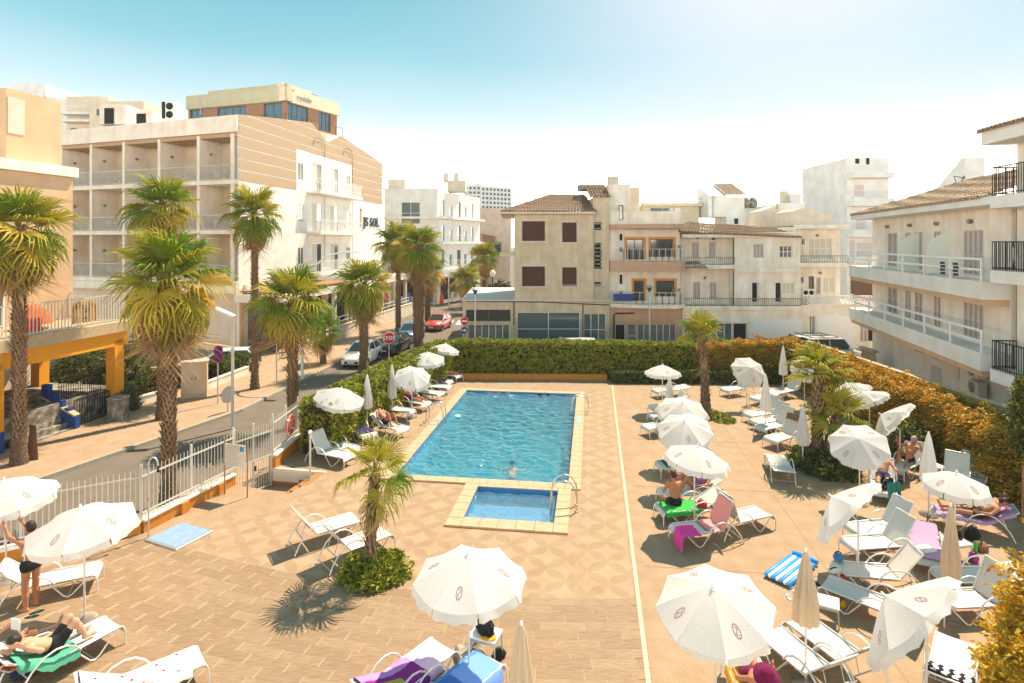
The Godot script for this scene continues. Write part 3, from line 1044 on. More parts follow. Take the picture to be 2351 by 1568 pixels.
func build_hedges():
	var small = leaf_clump(.062, 8, 1)
	var soft = leaf_clump(.075, 9, 2, 1.2)
	var broad = leaf_clump(.10, 8, 3)
	var green = [Color(.24, .26, .02), Color(.37, .34, .024), Color(.14, .17, .018), Color(.48, .41, .035), Color(.26, .26, .022)]
	var deep = [Color(.09, .12, .018), Color(.14, .16, .02), Color(.06, .085, .014), Color(.22, .2, .025)]
	var gold = [Color(.74, .52, .05), Color(.62, .40, .03), Color(.80, .60, .06), Color(.44, .34, .04), Color(.32, .31, .04), Color(.70, .42, .03), Color(.20, .17, .03)]
	var yellow = [Color(.82, .62, .03), Color(.74, .50, .02), Color(.60, .44, .03), Color(.85, .70, .06), Color(.40, .36, .03)]
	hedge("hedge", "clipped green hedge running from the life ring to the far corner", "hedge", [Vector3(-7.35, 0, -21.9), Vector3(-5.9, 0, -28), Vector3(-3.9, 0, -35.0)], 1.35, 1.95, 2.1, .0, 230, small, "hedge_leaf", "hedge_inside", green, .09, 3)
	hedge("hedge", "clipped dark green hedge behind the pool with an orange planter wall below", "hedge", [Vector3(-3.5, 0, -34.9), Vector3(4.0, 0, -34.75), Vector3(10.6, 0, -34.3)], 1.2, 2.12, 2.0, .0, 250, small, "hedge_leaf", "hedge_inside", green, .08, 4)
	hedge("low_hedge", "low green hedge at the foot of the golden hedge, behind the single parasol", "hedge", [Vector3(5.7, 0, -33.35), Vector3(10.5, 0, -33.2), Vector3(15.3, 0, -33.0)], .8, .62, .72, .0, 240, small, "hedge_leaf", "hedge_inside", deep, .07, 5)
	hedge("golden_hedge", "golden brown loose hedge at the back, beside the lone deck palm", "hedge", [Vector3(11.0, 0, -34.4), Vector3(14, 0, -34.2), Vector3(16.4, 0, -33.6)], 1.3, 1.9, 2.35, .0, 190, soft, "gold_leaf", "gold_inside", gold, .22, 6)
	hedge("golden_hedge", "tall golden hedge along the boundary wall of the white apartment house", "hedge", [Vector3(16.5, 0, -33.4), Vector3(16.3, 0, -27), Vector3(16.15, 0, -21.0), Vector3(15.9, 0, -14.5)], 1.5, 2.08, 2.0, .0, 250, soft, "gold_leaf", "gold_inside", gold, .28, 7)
	bush("bush", "bright yellow bush overlapping the last lounger by the boundary", "bush", Vector3(9.15, 0, -9.5), 1.05, 2.9, 1.3, 2900, soft, "gold_leaf", yellow, 8)
	bush("bush", "green patch of bush under the golden hedge behind the edge-on parasol", "bush", Vector3(14.7, 0, -21.6), .8, 1.2, 1.1, 800, soft, "shrub_leaf", deep + [Color(.2, .17, .02)], 9)
	# shrub beds round the palms
	bush("shrub_bed", "round bed of low green shrubs at the young palm's foot", "shrub", gp(860, 1320), .74, .27, .66, 620, broad, "shrub_leaf", green + [Color(.26, .26, .03)], 10)
	bush("shrub_bed", "dark green shrub bed under the twin palms", "shrub", gp(1890, 1074), 1.05, .55, 1.2, 1000, broad, "shrub_leaf", deep, 11, .2)
	bush("shrub_bed", "square patch of ground cover beside the lone deck palm", "shrub", gp(1645, 958), .62, .16, 1.0, 500, small, "shrub_leaf", green, 12, .3)
	# across the street
	var s1 = gp(285, 905, ST)
	hedge("street_hedge", "low clipped hedge in the planter beside the orange portico", "hedge", [gp(282, 925, ST) + Vector3(0, 0, -.8), gp(372, 905, ST) + Vector3(0, 0, -.9)], 1.3, .95, .95, ST + .25, 200, small, "hedge_leaf", "hedge_inside", deep, .1, 13)
	hedge("street_hedge", "low clipped hedge in the white planter beyond the utility cabinet", "hedge", [gp(466, 890, ST) + Vector3(0, 0, -.9), gp(566, 852, ST) + Vector3(0, 0, -.9)], 1.2, 1.0, 1.0, ST + .25, 200, small, "hedge_leaf", "hedge_inside", deep, .1, 14)
	hedge("street_hedge", "low hedge behind, screening the parked white car", "hedge", [vx(410, 34.0), vx(470, 36.5)], 1.2, 1.1, 1.1, ST, 180, small, "hedge_leaf", "hedge_inside", deep, .1, 15)
	bush("bush", "big dark green bush growing behind the orange portico column", "bush", vx(285, 32.5), 1.5, 2.9, 1.5, 1900, broad, "shrub_leaf", deep, 16)
	bush("bush", "dark leafy bush in the shade under the portico", "bush", vx(190, 33.0, ST), 2.2, 2.7, 1.2, 1600, broad, "shrub_leaf", deep, 17)
	bush("bush", "silvery bush beside the portico column base", "bush", vx(285, 29.5), .7, 1.5, .7, 420, broad, "shrub_leaf", [Color(.2, .2, .1), Color(.12, .13, .04)], 18)
	bush("bush", "dark bushy tree by the globe lamp beside the beige house", "tree", vx(1148, 72, ST), 2.0, 3.4, 2.0, 900, leaf_clump(.22, 8, 5), "shrub_leaf", [Color(.03, .05, .01), Color(.05, .07, .015)], 19)
	# slender staked tree at the boundary
	var t = thing("young_tree", "thin young tree tied to two stakes beside the boundary wall", "tree", Vector3(14.6, 0, -16.6))
	var m = Mb.new()
	m.tube([Vector3.ZERO, Vector3(.02, 1.8, 0), Vector3(-.02, 3.6, .03)], [.03, .025, .012], 6)
	part("trunk", m, M.bark, t)
	for dx in [-.13, .16]:
		var sm = Mb.new()
		sm.tube([Vector3(dx, 0, .05), Vector3(dx * .7, 1.9, .05)], .03, 7)
		part("stake", sm, M.rust_iron, t)
	var r = RandomNumberGenerator.new()
	r.seed = 21
	var xf = []
	var cols = []
	for k in 420:
		var y = r.randf_range(1.75, 4.1)
		var w = .42 * sin(clampf((y - 1.6) / 2.6, 0, 1) * PI) + .06
		var a = r.randf() * TAU
		xf.append(Transform3D(Basis(UP, r.randf() * TAU) * Basis(Vector3.RIGHT, r.randf_range(-1, 1)), Vector3(cos(a) * w * r.randf(), y, sin(a) * w * r.randf())))
		cols.append(hedge_colour(r, [Color(.1, .11, .015), Color(.28, .22, .03), Color(.06, .08, .012)]))
	scatter("crown", broad, M.shrub_leaf, xf, cols, t)

# ---------------------------------------------------------------- fence, gate, signs, lamps
func picket_run(t: Node3D, a: Vector3, b: Vector3, ground: float, h: float, spacing := .125, rails := [.12, .86], posts := true):
	# a, b relative to t
	var d = (b - a)
	var l = d.length()
	d /= l
	var turn = Basis(UP, yaw_of(d))
	var pm = Mb.new()
	pm.tube([Vector3(0, .02, 0), Vector3(0, h - .03, 0), Vector3(0, h, 0)], [.0105, .0105, .005], 6)
	var mesh = pm.done()
	var n = int(l / spacing)
	for i in n + 1:
		part("picket", mesh, M.fence_white, t, T(a + d * (l * i / n) + UP * ground))
	for r in rails:
		var rm = Mb.new()
		rm.box(Vector3(l / 2, 0, 0), Vector3(l, .045, .03))
		part("rail", rm, M.fence_white, t, T(a + UP * (ground + h * r) + d.cross(UP) * .03, turn))
	if posts:
		for k in [0.0, .5, 1.0]:
			var qm = Mb.new()
			qm.cbox(Vector3(0, (h + .25) / 2 - .1, 0), Vector3(.055, h + .25, .055), .01)
			part("post", qm, M.fence_white, t, T(a + d * l * k + UP * ground, turn))

func low_wall(t: Node3D, a: Vector3, b: Vector3, h: float, th: float, face: Material, cap: Material, capped := .06):
	var d = (b - a).normalized()
	var l = (b - a).length()
	var turn = Basis(UP, yaw_of(d))
	var m = Mb.new()
	m.box(Vector3(l / 2, (h - 1.0) / 2, 0), Vector3(l, h + 1.0, th))
	part("wall", m, face, t, T(a, turn))
	var n = maxi(1, int(l / .6))
	var cm = Mb.new()
	cm.cbox(Vector3.ZERO, Vector3(l / n - .008, capped, th + .07), .012)
	var mesh = cm.done()
	for i in n:
		part("coping_stone", mesh, cap, t, T(a + d * (l * (i + .5) / n) + UP * (h + capped / 2), turn))

func build_fence():
	var P0 = Vector3(-14.6, 0, -13.4)
	var P1 = Vector3(-10.2, 0, -16.05)
	var A = Vector3(-9.2, 0, -19.25)
	var D = Vector3(-8.45, 0, -20.6)
	var E = Vector3(-8.4, 0, -22.9)
	var t = thing("picket_fence", "white metal picket fence on a low orange wall along the street", "fence", P1)
	low_wall(t, P0 - P1, Vector3(0, 0, 0), .32, .22, M.orange_paint, M.white_wall)
	picket_run(t, P0 - P1, Vector3(0, 0, 0), .38, 1.35)
	low_wall(t, Vector3(0, 0, 0), A - P1, .32, .22, M.orange_paint, M.white_wall)
	picket_run(t, Vector3(0, 0, 0), A - P1, .38, 1.35)
	for k in [.38, .8]:
		var m = Mb.new()
		m.box(Vector3(0, .16, 0), Vector3(.26, .31, .30))
		part("pier", m, M.orange_paint, t, T((A - P1) * k + Vector3(.06, 0, 0), Basis(UP, yaw_of((A - P1).normalized()))))
	# gate down in the pit
	var g = thing("picket_gate", "tall white picket gate at the bottom of the steps, standing closed", "gate", A)
	picket_run(g, Vector3(.02, 0, -.05), D - A - Vector3(.03, 0, -.05), ST, 2.25, .1, [.04, .5, .87], true)
	var hm = Mb.new()
	hm.box(Vector3.ZERO, Vector3(.05, .16, .06))
	part("lock", hm, M.black, g, T((D - A) * .52 + Vector3(.04, .25, 0)))
	# short run with the life ring
	t = thing("picket_fence", "short white picket fence panel on a white wall, holding the life ring", "fence", D)
	low_wall(t, Vector3.ZERO, E - D, .42, .24, M.orange_paint, M.white_wall)
	picket_run(t, Vector3.ZERO, E - D, .48, 1.3, .115)
	var rg = thing("life_ring", "orange life ring with white bands hanging on the fence panel", "life ring", D + (E - D) * .55 + Vector3(.12, 1.15, 0))
	var m = Mb.new()
	var pts = []
	for i in 33:
		var a = TAU * i / 32.0
		pts.append(Vector3(0, sin(a) * .3, cos(a) * .3))
	m.tube(pts, .065, 10, false)
	part("ring", m, mat("ring_orange", lin(.72, .08, .012), .5), rg)
	for k in 4:
		var a = TAU * (k + .5) / 4.0
		var bm = Mb.new()
		bm.tube([Vector3(0, sin(a - .1) * .3, cos(a - .1) * .3), Vector3(0, sin(a) * .302, cos(a) * .302), Vector3(0, sin(a + .1) * .3, cos(a + .1) * .3)], .071, 10, false)
		part("band", bm, M.white_paint, rg)
	m = Mb.new()
	pts = []
	for i in 33:
		var a = TAU * i / 32.0
		var rr = .37 + .02 * absf(cos(a * 2.0))
		pts.append(Vector3(.03, sin(a) * rr, cos(a) * rr))
	m.tube(pts, .008, 5, false)
	part("rope", m, M.white_paint, rg)
	# steps down to the gate, and the white stepped parapet
	var B = Vector3(-7.1, 0, -18.5)
	var C = Vector3(-6.5, 0, -20.2)
	m = Mb.new()
	flat_poly(m, PackedVector2Array([Vector2(-9.4, 19.0), Vector2(-6.9, 18.3), Vector2(-6.3, 20.4), Vector2(-8.5, 20.8)]), ST + .01)
	struct("pit_floor", m, M.deck)
	t = thing("steps", "terracotta steps beside the gate with a white stepped parapet", "steps", D)
	var dd = (C - D).normalized()
	var tw = Basis(UP, yaw_of(dd))
	for k in 3:
		m = Mb.new()
		m.cbox(Vector3(1.05 + k * .32 + .16 * (3 - k), -.6 + .1 + .2 * k, .55), Vector3(.32 * (3 - k), .2, 1.1), .01)
		part("step", m, M.kerb_red, t, T(Vector3(0, 0, 0), tw))
	m = Mb.new()
	m.box(Vector3(1.02, -.28, -.02), Vector3(2.05, .62, .08))
	part("parapet", m, M.white_wall, t, T(Vector3.ZERO, tw))
	var sp = PackedVector2Array([Vector2(0, -.6), Vector2(2.05, -.6), Vector2(2.05, -.02), Vector2(1.72, -.02), Vector2(1.72, -.16), Vector2(1.4, -.16), Vector2(1.4, -.30), Vector2(1.05, -.30), Vector2(1.05, -.42), Vector2(0, -.42)])
	m = Mb.new()
	m.prism(sp, Vector3(0, 0, .027), Vector3.RIGHT, UP, .006)
	part("painted_skirting", m, M.kerb_red, t, T(Vector3.ZERO, tw))
	# landing's back wall
	t = thing("planter_wall", "low orange wall at the near end of the street-side hedge", "wall", Vector3(-8.2, 0, -22.6))
	low_wall(t, Vector3.ZERO, Vector3(1.35, 0, .35), .30, .16, M.orange_paint, M.orange_paint, .05)
	t = thing("planter_wall", "long low orange planter wall under the dark hedge behind the pool", "wall", Vector3(-3.0, 0, -34.05))
	low_wall(t, Vector3.ZERO, Vector3(8.5, 0, .2), .28, .16, M.orange_paint, M.orange_paint, .05)
	# notice board
	t = thing("notice_board", "white notice board with lines of small print on the gate side of the fence", "sign", gp(516, 1134))
	m = Mb.new()
	m.tube([Vector3(0, 0, 0), Vector3(0, 1.75, 0)], .022, 6)
	part("post", m, M.rust_iron, t)
	m = Mb.new()
	var p2 = gp(568, 1142) - t.position
	m.tube([p2, p2 + UP * 1.75], .022, 6)
	part("post", m, M.rust_iron, t)
	m = Mb.new()
	var w = p2.length()
	m.box(Vector3(w / 2, 1.28, .035), Vector3(w * .9, .7, .02))
	part("panel", m, M.dim_wall, t, T(Vector3.ZERO, Basis(UP, yaw_of(p2.normalized()))))
	m = Mb.new()
	for k in 11:
		m.box(Vector3(w * .40 - R(0, .08), 1.58 - k * .06, .047), Vector3(w * R(.45, .62), .012, .003))
	part("print_lines", m, M.grey_frame, t, T(Vector3.ZERO, Basis(UP, yaw_of(p2.normalized()))))
	m = Mb.new()
	m.box(Vector3(w * .8, 1.5, .047), Vector3(.15, .15, .004))
	part("print_mark", m, mat("print_blue", lin(.02, .25, .45), .6), t, T(Vector3.ZERO, Basis(UP, yaw_of(p2.normalized()))))
	# boundary wall behind the golden hedge
	t = thing("boundary_wall", "long tan boundary wall with a coping beside the white apartment house", "wall", Vector3(17.35, 0, -34.2))
	low_wall(t, Vector3.ZERO, Vector3(.05, 0, 22), 2.15, .2, M.peach_wall, M.coping)
	# outdoor shower and its tray
	t = thing("shower_post", "outdoor shower post with a hooked head beside the blue tray", "shower", gp(341, 1234))
	m = Mb.new()
	pts = [Vector3.ZERO, Vector3(0, 1.9, 0)]
	for k in 7:
		var a = PI * k / 6.0
		pts.append(Vector3(.13 - .13 * cos(a), 1.95 + .22 * sin(a), 0))
	m.tube(pts, .022, 8)
	part("pipe", m, M.galvanised, t)
	m = Mb.new()
	m.lathe(Vector3(.26, 1.78, 0), [Vector2(.0, .17), Vector2(.018, .15), Vector2(.025, .06), Vector2(.05, .0), Vector2(.0, .0)], 10)
	part("shower_head", m, M.black, t)
	m = Mb.new()
	m.box(Vector3(0, 1.05, .03), Vector3(.05, .09, .05))
	part("tap", m, M.steel, t)
	t = thing("shower_tray", "square pale blue shower tray set in the terrace floor", "shower tray", gp(412, 1232))
	m = Mb.new()
	m.cbox(Vector3(0, .03, 0), Vector3(1.25, .05, 1.1), .01)
	part("rim", m, M.galvanised, t, T(Vector3.ZERO, Basis(UP, -.42)))
	m = Mb.new()
	m.box(Vector3(0, .05, 0), Vector3(1.13, .02, .98))
	part("basin", m, M.blue_mat, t, T(Vector3.ZERO, Basis(UP, -.42)))
	t = thing("white_post", "white post with a round cap between the steps and the parasol", "post", gp(712, 1101))
	m = Mb.new()
	m.tube([Vector3.ZERO, Vector3(0, 1.55, 0)], .035, 8)
	part("pole", m, M.fence_white, t)
	m = Mb.new()
	m.lathe(Vector3(0, 1.55, 0), [Vector2(.0, -.02), Vector2(.07, .0), Vector2(.075, .06), Vector2(.05, .1), Vector2(0, .12)], 10)
	part("cap", m, M.white_paint, t)
	pool_ladders()

func pool_ladders():
	var defs = [["chrome pool ladder at the lounger side of the main pool", pp(.0, 6.0), -PU], ["chrome pool ladder by the stamped rings at the far end of the pool", pp(PW, 8.3), PU], ["tall chrome grab rails between the paddling pool and the ring pattern", pp(QU1, -1.7), PU]]
	for i in 3:
		var d: Array = defs[i]
		var t = thing("pool_ladder", d[0], "pool ladder", d[1], yaw_of(d[2]), "pool ladders")
		for s in [-.24, .24]:
			var m = Mb.new()
			var pts = [Vector3(.62, .03, s), Vector3(.62, .45, s)]
			var top = .82 if i < 2 else .92
			for k in 9:
				var a = PI * k / 8.0
				pts.append(Vector3(.24 + .38 * cos(a), .45 + (top - .45) * sin(a), s))
			pts.append(Vector3(-.16, -.3, s))
			pts.append(Vector3(-.13, -.95 if i < 2 else -.35, s))
			m.tube(pts, .024, 8)
			part("handrail", m, M.steel, t)
			m = Mb.new()
			m.lathe(Vector3(.62, .0, s), [Vector2(.06, 0), Vector2(.06, .02), Vector2(.0, .035)], 10)
			part("foot_plate", m, M.steel, t)
		if i < 2:
			for k in 3:
				var m = Mb.new()
				m.box(Vector3(-.13, -.25 - k * .28, 0), Vector3(.08, .03, .46))
				part("tread", m, M.steel, t)
	var sk = thing("skimmer_lid", "round white skimmer lid lying by the pool edge", "lid", gp(1051, 956) + UP * .005)
	var m = Mb.new()
	m.lathe(Vector3.ZERO, [Vector2(.14, 0), Vector2(.14, .03), Vector2(.12, .045), Vector2(.0, .045)], 16)
	part("lid", m, M.white_paint, sk)

func text_mesh(s: String, size: float, depth: float, serif := false) -> TextMesh:
	var f = SystemFont.new()
	f.font_names = PackedStringArray(["Droid Serif" if serif else "Droid Sans"])
	f.font_weight = 700
	var t = TextMesh.new()
	t.text = s
	t.font = f
	t.font_size = 64
	t.pixel_size = size / 46.0
	t.depth = depth
	return t
func disc(r: float, th: float, sides := 28, rot := 0.0) -> Mb:
	var m = Mb.new()
	var p = PackedVector2Array()
	for k in sides: p.append(Vector2(cos(TAU * k / sides + rot), sin(TAU * k / sides + rot)) * r)
	m.prism(p, Vector3.ZERO, Vector3.RIGHT, UP, th)
	return m
func pole_part(t: Node3D, h: float, r: float, mt: Material, at := Vector3.ZERO):
	var m = Mb.new()
	m.tube([at, at + UP * h], r, 8)
	part("pole", m, mt, t)

func build_street_furniture():
	# stop sign
	var z = 38.0
	var p = vx(893, z)
	var top = hy(776, z) - ST
	var t = thing("stop_sign", "red octagonal STOP sign in front of the black car", "sign", p, .25)
	pole_part(t, hy(760, z) - ST, .03, M.galvanised)
	var q = T(Vector3(0, top, .05))
	part("rim", disc(.40, .02, 8, PI / 8), M.sign_white, t, q)
	part("plate", disc(.372, .02, 8, PI / 8), M.sign_red, t, q.translated(Vector3(0, 0, .012)))
	part("lettering", text_mesh("STOP", .24, .01), M.sign_white, t, q.translated(Vector3(0, 0, .02)))
	# no entry + blue arrow
	z = 42.5
	p = vx(1068, z)
	t = thing("road_sign", "no entry disc above a blue arrow disc at the shop corner", "sign", p, .0)
	pole_part(t, hy(725, z) - ST, .05, M.rust_iron)
	q = T(Vector3(-.05, hy(737, z) - ST, .07))
	part("rim", disc(.30, .02), M.sign_white, t, q)
	part("no_entry_plate", disc(.28, .02), M.sign_red, t, q.translated(Vector3(0, 0, .012)))
	var m = Mb.new()
	m.box(Vector3.ZERO, Vector3(.38, .10, .012))
	part("bar", m, M.sign_white, t, q.translated(Vector3(0, 0, .02)))
	q = T(Vector3(-.06, hy(758, z) - ST, .07))
	part("rim", disc(.28, .02), M.sign_white, t, q)
	part("arrow_plate", disc(.26, .02), M.sign_blue, t, q.translated(Vector3(0, 0, .012)))
	m = Mb.new()
	m.prism(PackedVector2Array([Vector2(-.17, -.04), Vector2(.03, -.04), Vector2(.03, -.13), Vector2(.19, 0), Vector2(.03, .13), Vector2(.03, .04), Vector2(-.17, .04)]), Vector3.ZERO, Vector3.RIGHT, UP, .01)
	part("arrow", m, M.sign_white, t, q.translated(Vector3(0, 0, .022)))
	# parking restriction discs seen edge-on
	p = gp(500, 933, ST)
	z = -p.z
	t = thing("road_sign", "two red and blue no parking discs on a white pole by the cabinet", "sign", p, .9)
	pole_part(t, hy(790, z) - ST, .035, M.fence_white)
	for y in [804, 822]:
		q = T(Vector3(0, hy(y, z) - ST, .05))
		part("rim", disc(.25, .02), M.sign_red, t, q)
		part("plate", disc(.19, .02), M.sign_blue, t, q.translated(Vector3(0, 0, .012)))
		m = Mb.new()
		m.box(Vector3.ZERO, Vector3(.42, .05, .01), Basis(Vector3.BACK, -.78))
		part("bar", m, M.sign_red, t, q.translated(Vector3(0, 0, .02)))
	# back of a round sign on the lamp pole's neighbour
	p = gp(534, 985, ST)
	z = -p.z
	t = thing("street_lamp", "white street lamp with a flat head leaning over the picket fence", "street lamp", p)
	pole_part(t, hy(730, z) - ST, .075, M.fence_white)
	m = Mb.new()
	m.cbox(Vector3(-.25, 0, 0), Vector3(.95, .10, .3), .04, Basis(Vector3.BACK, -.42))
	part("lamp_head", m, M.white_paint, t, T(Vector3(-.1, hy(716, z) - ST, 0)))
	t = thing("road_sign", "round traffic sign turned away, seen edge-on beside the lamp pole", "sign", gp(524, 952, ST) + Vector3(0, 0, 0), 1.2)
	pole_part(t, 1.25, .03, M.galvanised, Vector3(0, 0, -.04))
	part("plate", disc(.42, .025), M.galvanised, t, T(Vector3(0, 1.0, 0)))
	# curved arm lamp over the road
	z = 36.0
	t = thing("street_lamp", "street lamp with a long curved white arm over the road", "street lamp", vx(694, z))
	m = Mb.new()
	var pts = [Vector3.ZERO, Vector3(0, 5.0, 0)]
	for k in 9:
		var a = PI * .5 * k / 8.0
		pts.append(Vector3(2.9 * (1.0 - cos(a)), 5.0 + (hy(578, z) - ST - 5.0) * sin(a), .3 * sin(a)))
	m.tube(pts, [.09, .075, .07, .07, .065, .06, .06, .055, .05, .05, .05], 8)
	part("arm", m, M.white_paint, t)
	m = Mb.new()
	m.cbox(Vector3(3.2, hy(578, z) - ST, .3), Vector3(.8, .12, .26), .04)
	part("lamp_head", m, M.white_paint, t)
	for a in [["street lamp with a cone shaped glass head at the corner of the beige shop", 1091, 41.6, 665, .0], ["street lamp with a cone shaped glass head in front of the terracotta house", 1491, 44.6, 660, .0]]:
		t = thing("street_lamp", a[0], "street lamp", vx(a[1], a[2]), 0.0, "cone headed street lamps")
		var h: float = hy(a[3], a[2]) - ST
		pole_part(t, h - .3, .055, M.galvanised)
		m = Mb.new()
		m.lathe(Vector3(0, h - .32, 0), [Vector2(.08, 0), Vector2(.10, .06), Vector2(.24, .34)], 8)
		part("glass_cone", m, M.glass, t)
		m = Mb.new()
		m.lathe(Vector3(0, h, 0), [Vector2(.34, .0), Vector2(.3, .06), Vector2(.08, .16), Vector2(.0, .17)], 12)
		part("cap", m, M.galvanised, t)
	t = thing("globe_lamp", "white globe lamp on a dark post before the bushy tree", "street lamp", vx(1131, 66))
	pole_part(t, hy(636, 66) - ST, .06, M.dark_frame)
	m = Mb.new()
	m.lathe(Vector3(0, hy(628, 66) - ST - .42, 0), [Vector2(.0, 0), Vector2(.22, .1), Vector2(.36, .42), Vector2(.22, .74), Vector2(0, .84)], 14)
	part("globe", m, M.white_paint, t)
	# thin posts on the pavement
	for a in [["thin grey post on the pavement before the ramp wall", 635, 885], ["thin dark post by the hotel ramp", 798, 760]]:
		t = thing("post", a[0], "post", gp(a[1], a[2], ST + .13))
		pole_part(t, 2.7, .035, M.galvanised)
		m = Mb.new()
		m.lathe(Vector3(0, 2.7, 0), [Vector2(.05, 0), Vector2(.05, .05), Vector2(0, .07)], 8)
		part("cap", m, M.galvanised, t)
	# utility cabinet
	t = thing("utility_cabinet", "grey double door utility cabinet on the pavement", "cabinet", gp(440, 920, ST) + Vector3(0, .13, -.3), .35)
	m = Mb.new()
	m.cbox(Vector3(0, .95, 0), Vector3(1.25, 1.9, .5), .02)
	part("body", m, M.beige_wall, t)
	m = Mb.new()
	m.cbox(Vector3(0, 1.94, 0), Vector3(1.35, .08, .6), .03)
	part("roof", m, M.beige_wall, t)
	for s in [-.3, .3]:
		m = Mb.new()
		m.cbox(Vector3(s, 1.0, .26), Vector3(.56, 1.6, .03), .01)
		part("door", m, M.beige_wall, t)
		m = Mb.new()
		m.box(Vector3(s * .3, 1.05, .285), Vector3(.03, .16, .03))
		part("handle", m, M.dark_frame, t)
	# white planter walls along the pavement
	t = thing("planter_wall", "low white planter wall beyond the utility cabinet", "wall", gp(462, 905, ST))
	low_wall(t, Vector3.ZERO, gp(568, 862, ST) - t.position, .55, .2, M.white_wall, M.white_wall, .06)
	t = thing("planter_wall", "low white planter wall beside the orange portico", "wall", gp(283, 945, ST))
	low_wall(t, Vector3.ZERO, gp(385, 915, ST) - t.position, .5, .2, M.white_wall, M.white_wall, .06)
	t = thing("stone_pier", "weathered concrete pier at the foot of the blue column base", "pier", gp(272, 968, ST), .2)
	m = Mb.new()
	m.cbox(Vector3(0, .55, 0), Vector3(.7, 1.1, .6), .04)
	part("block", m, M.concrete, t)
	m = Mb.new()
	m.cbox(Vector3(0, 1.16, 0), Vector3(.76, .10, .66), .03)
	part("cap", m, M.concrete, t)
	# white sheet of wall at the picture's edge and leaning board at the palm foot
	t = thing("board", "brown plank board leaning on the flared palm foot", "board", gp(72, 1066, ST), .4)
	m = Mb.new()
	m.prism(PackedVector2Array([Vector2(-.18, 0), Vector2(.22, 0), Vector2(.05, 1.45), Vector2(-.14, 1.5)]), Vector3.ZERO, Vector3.RIGHT, Vector3(0, .97, -.22), .04)
	part("plank", m, M.door_wood, t)

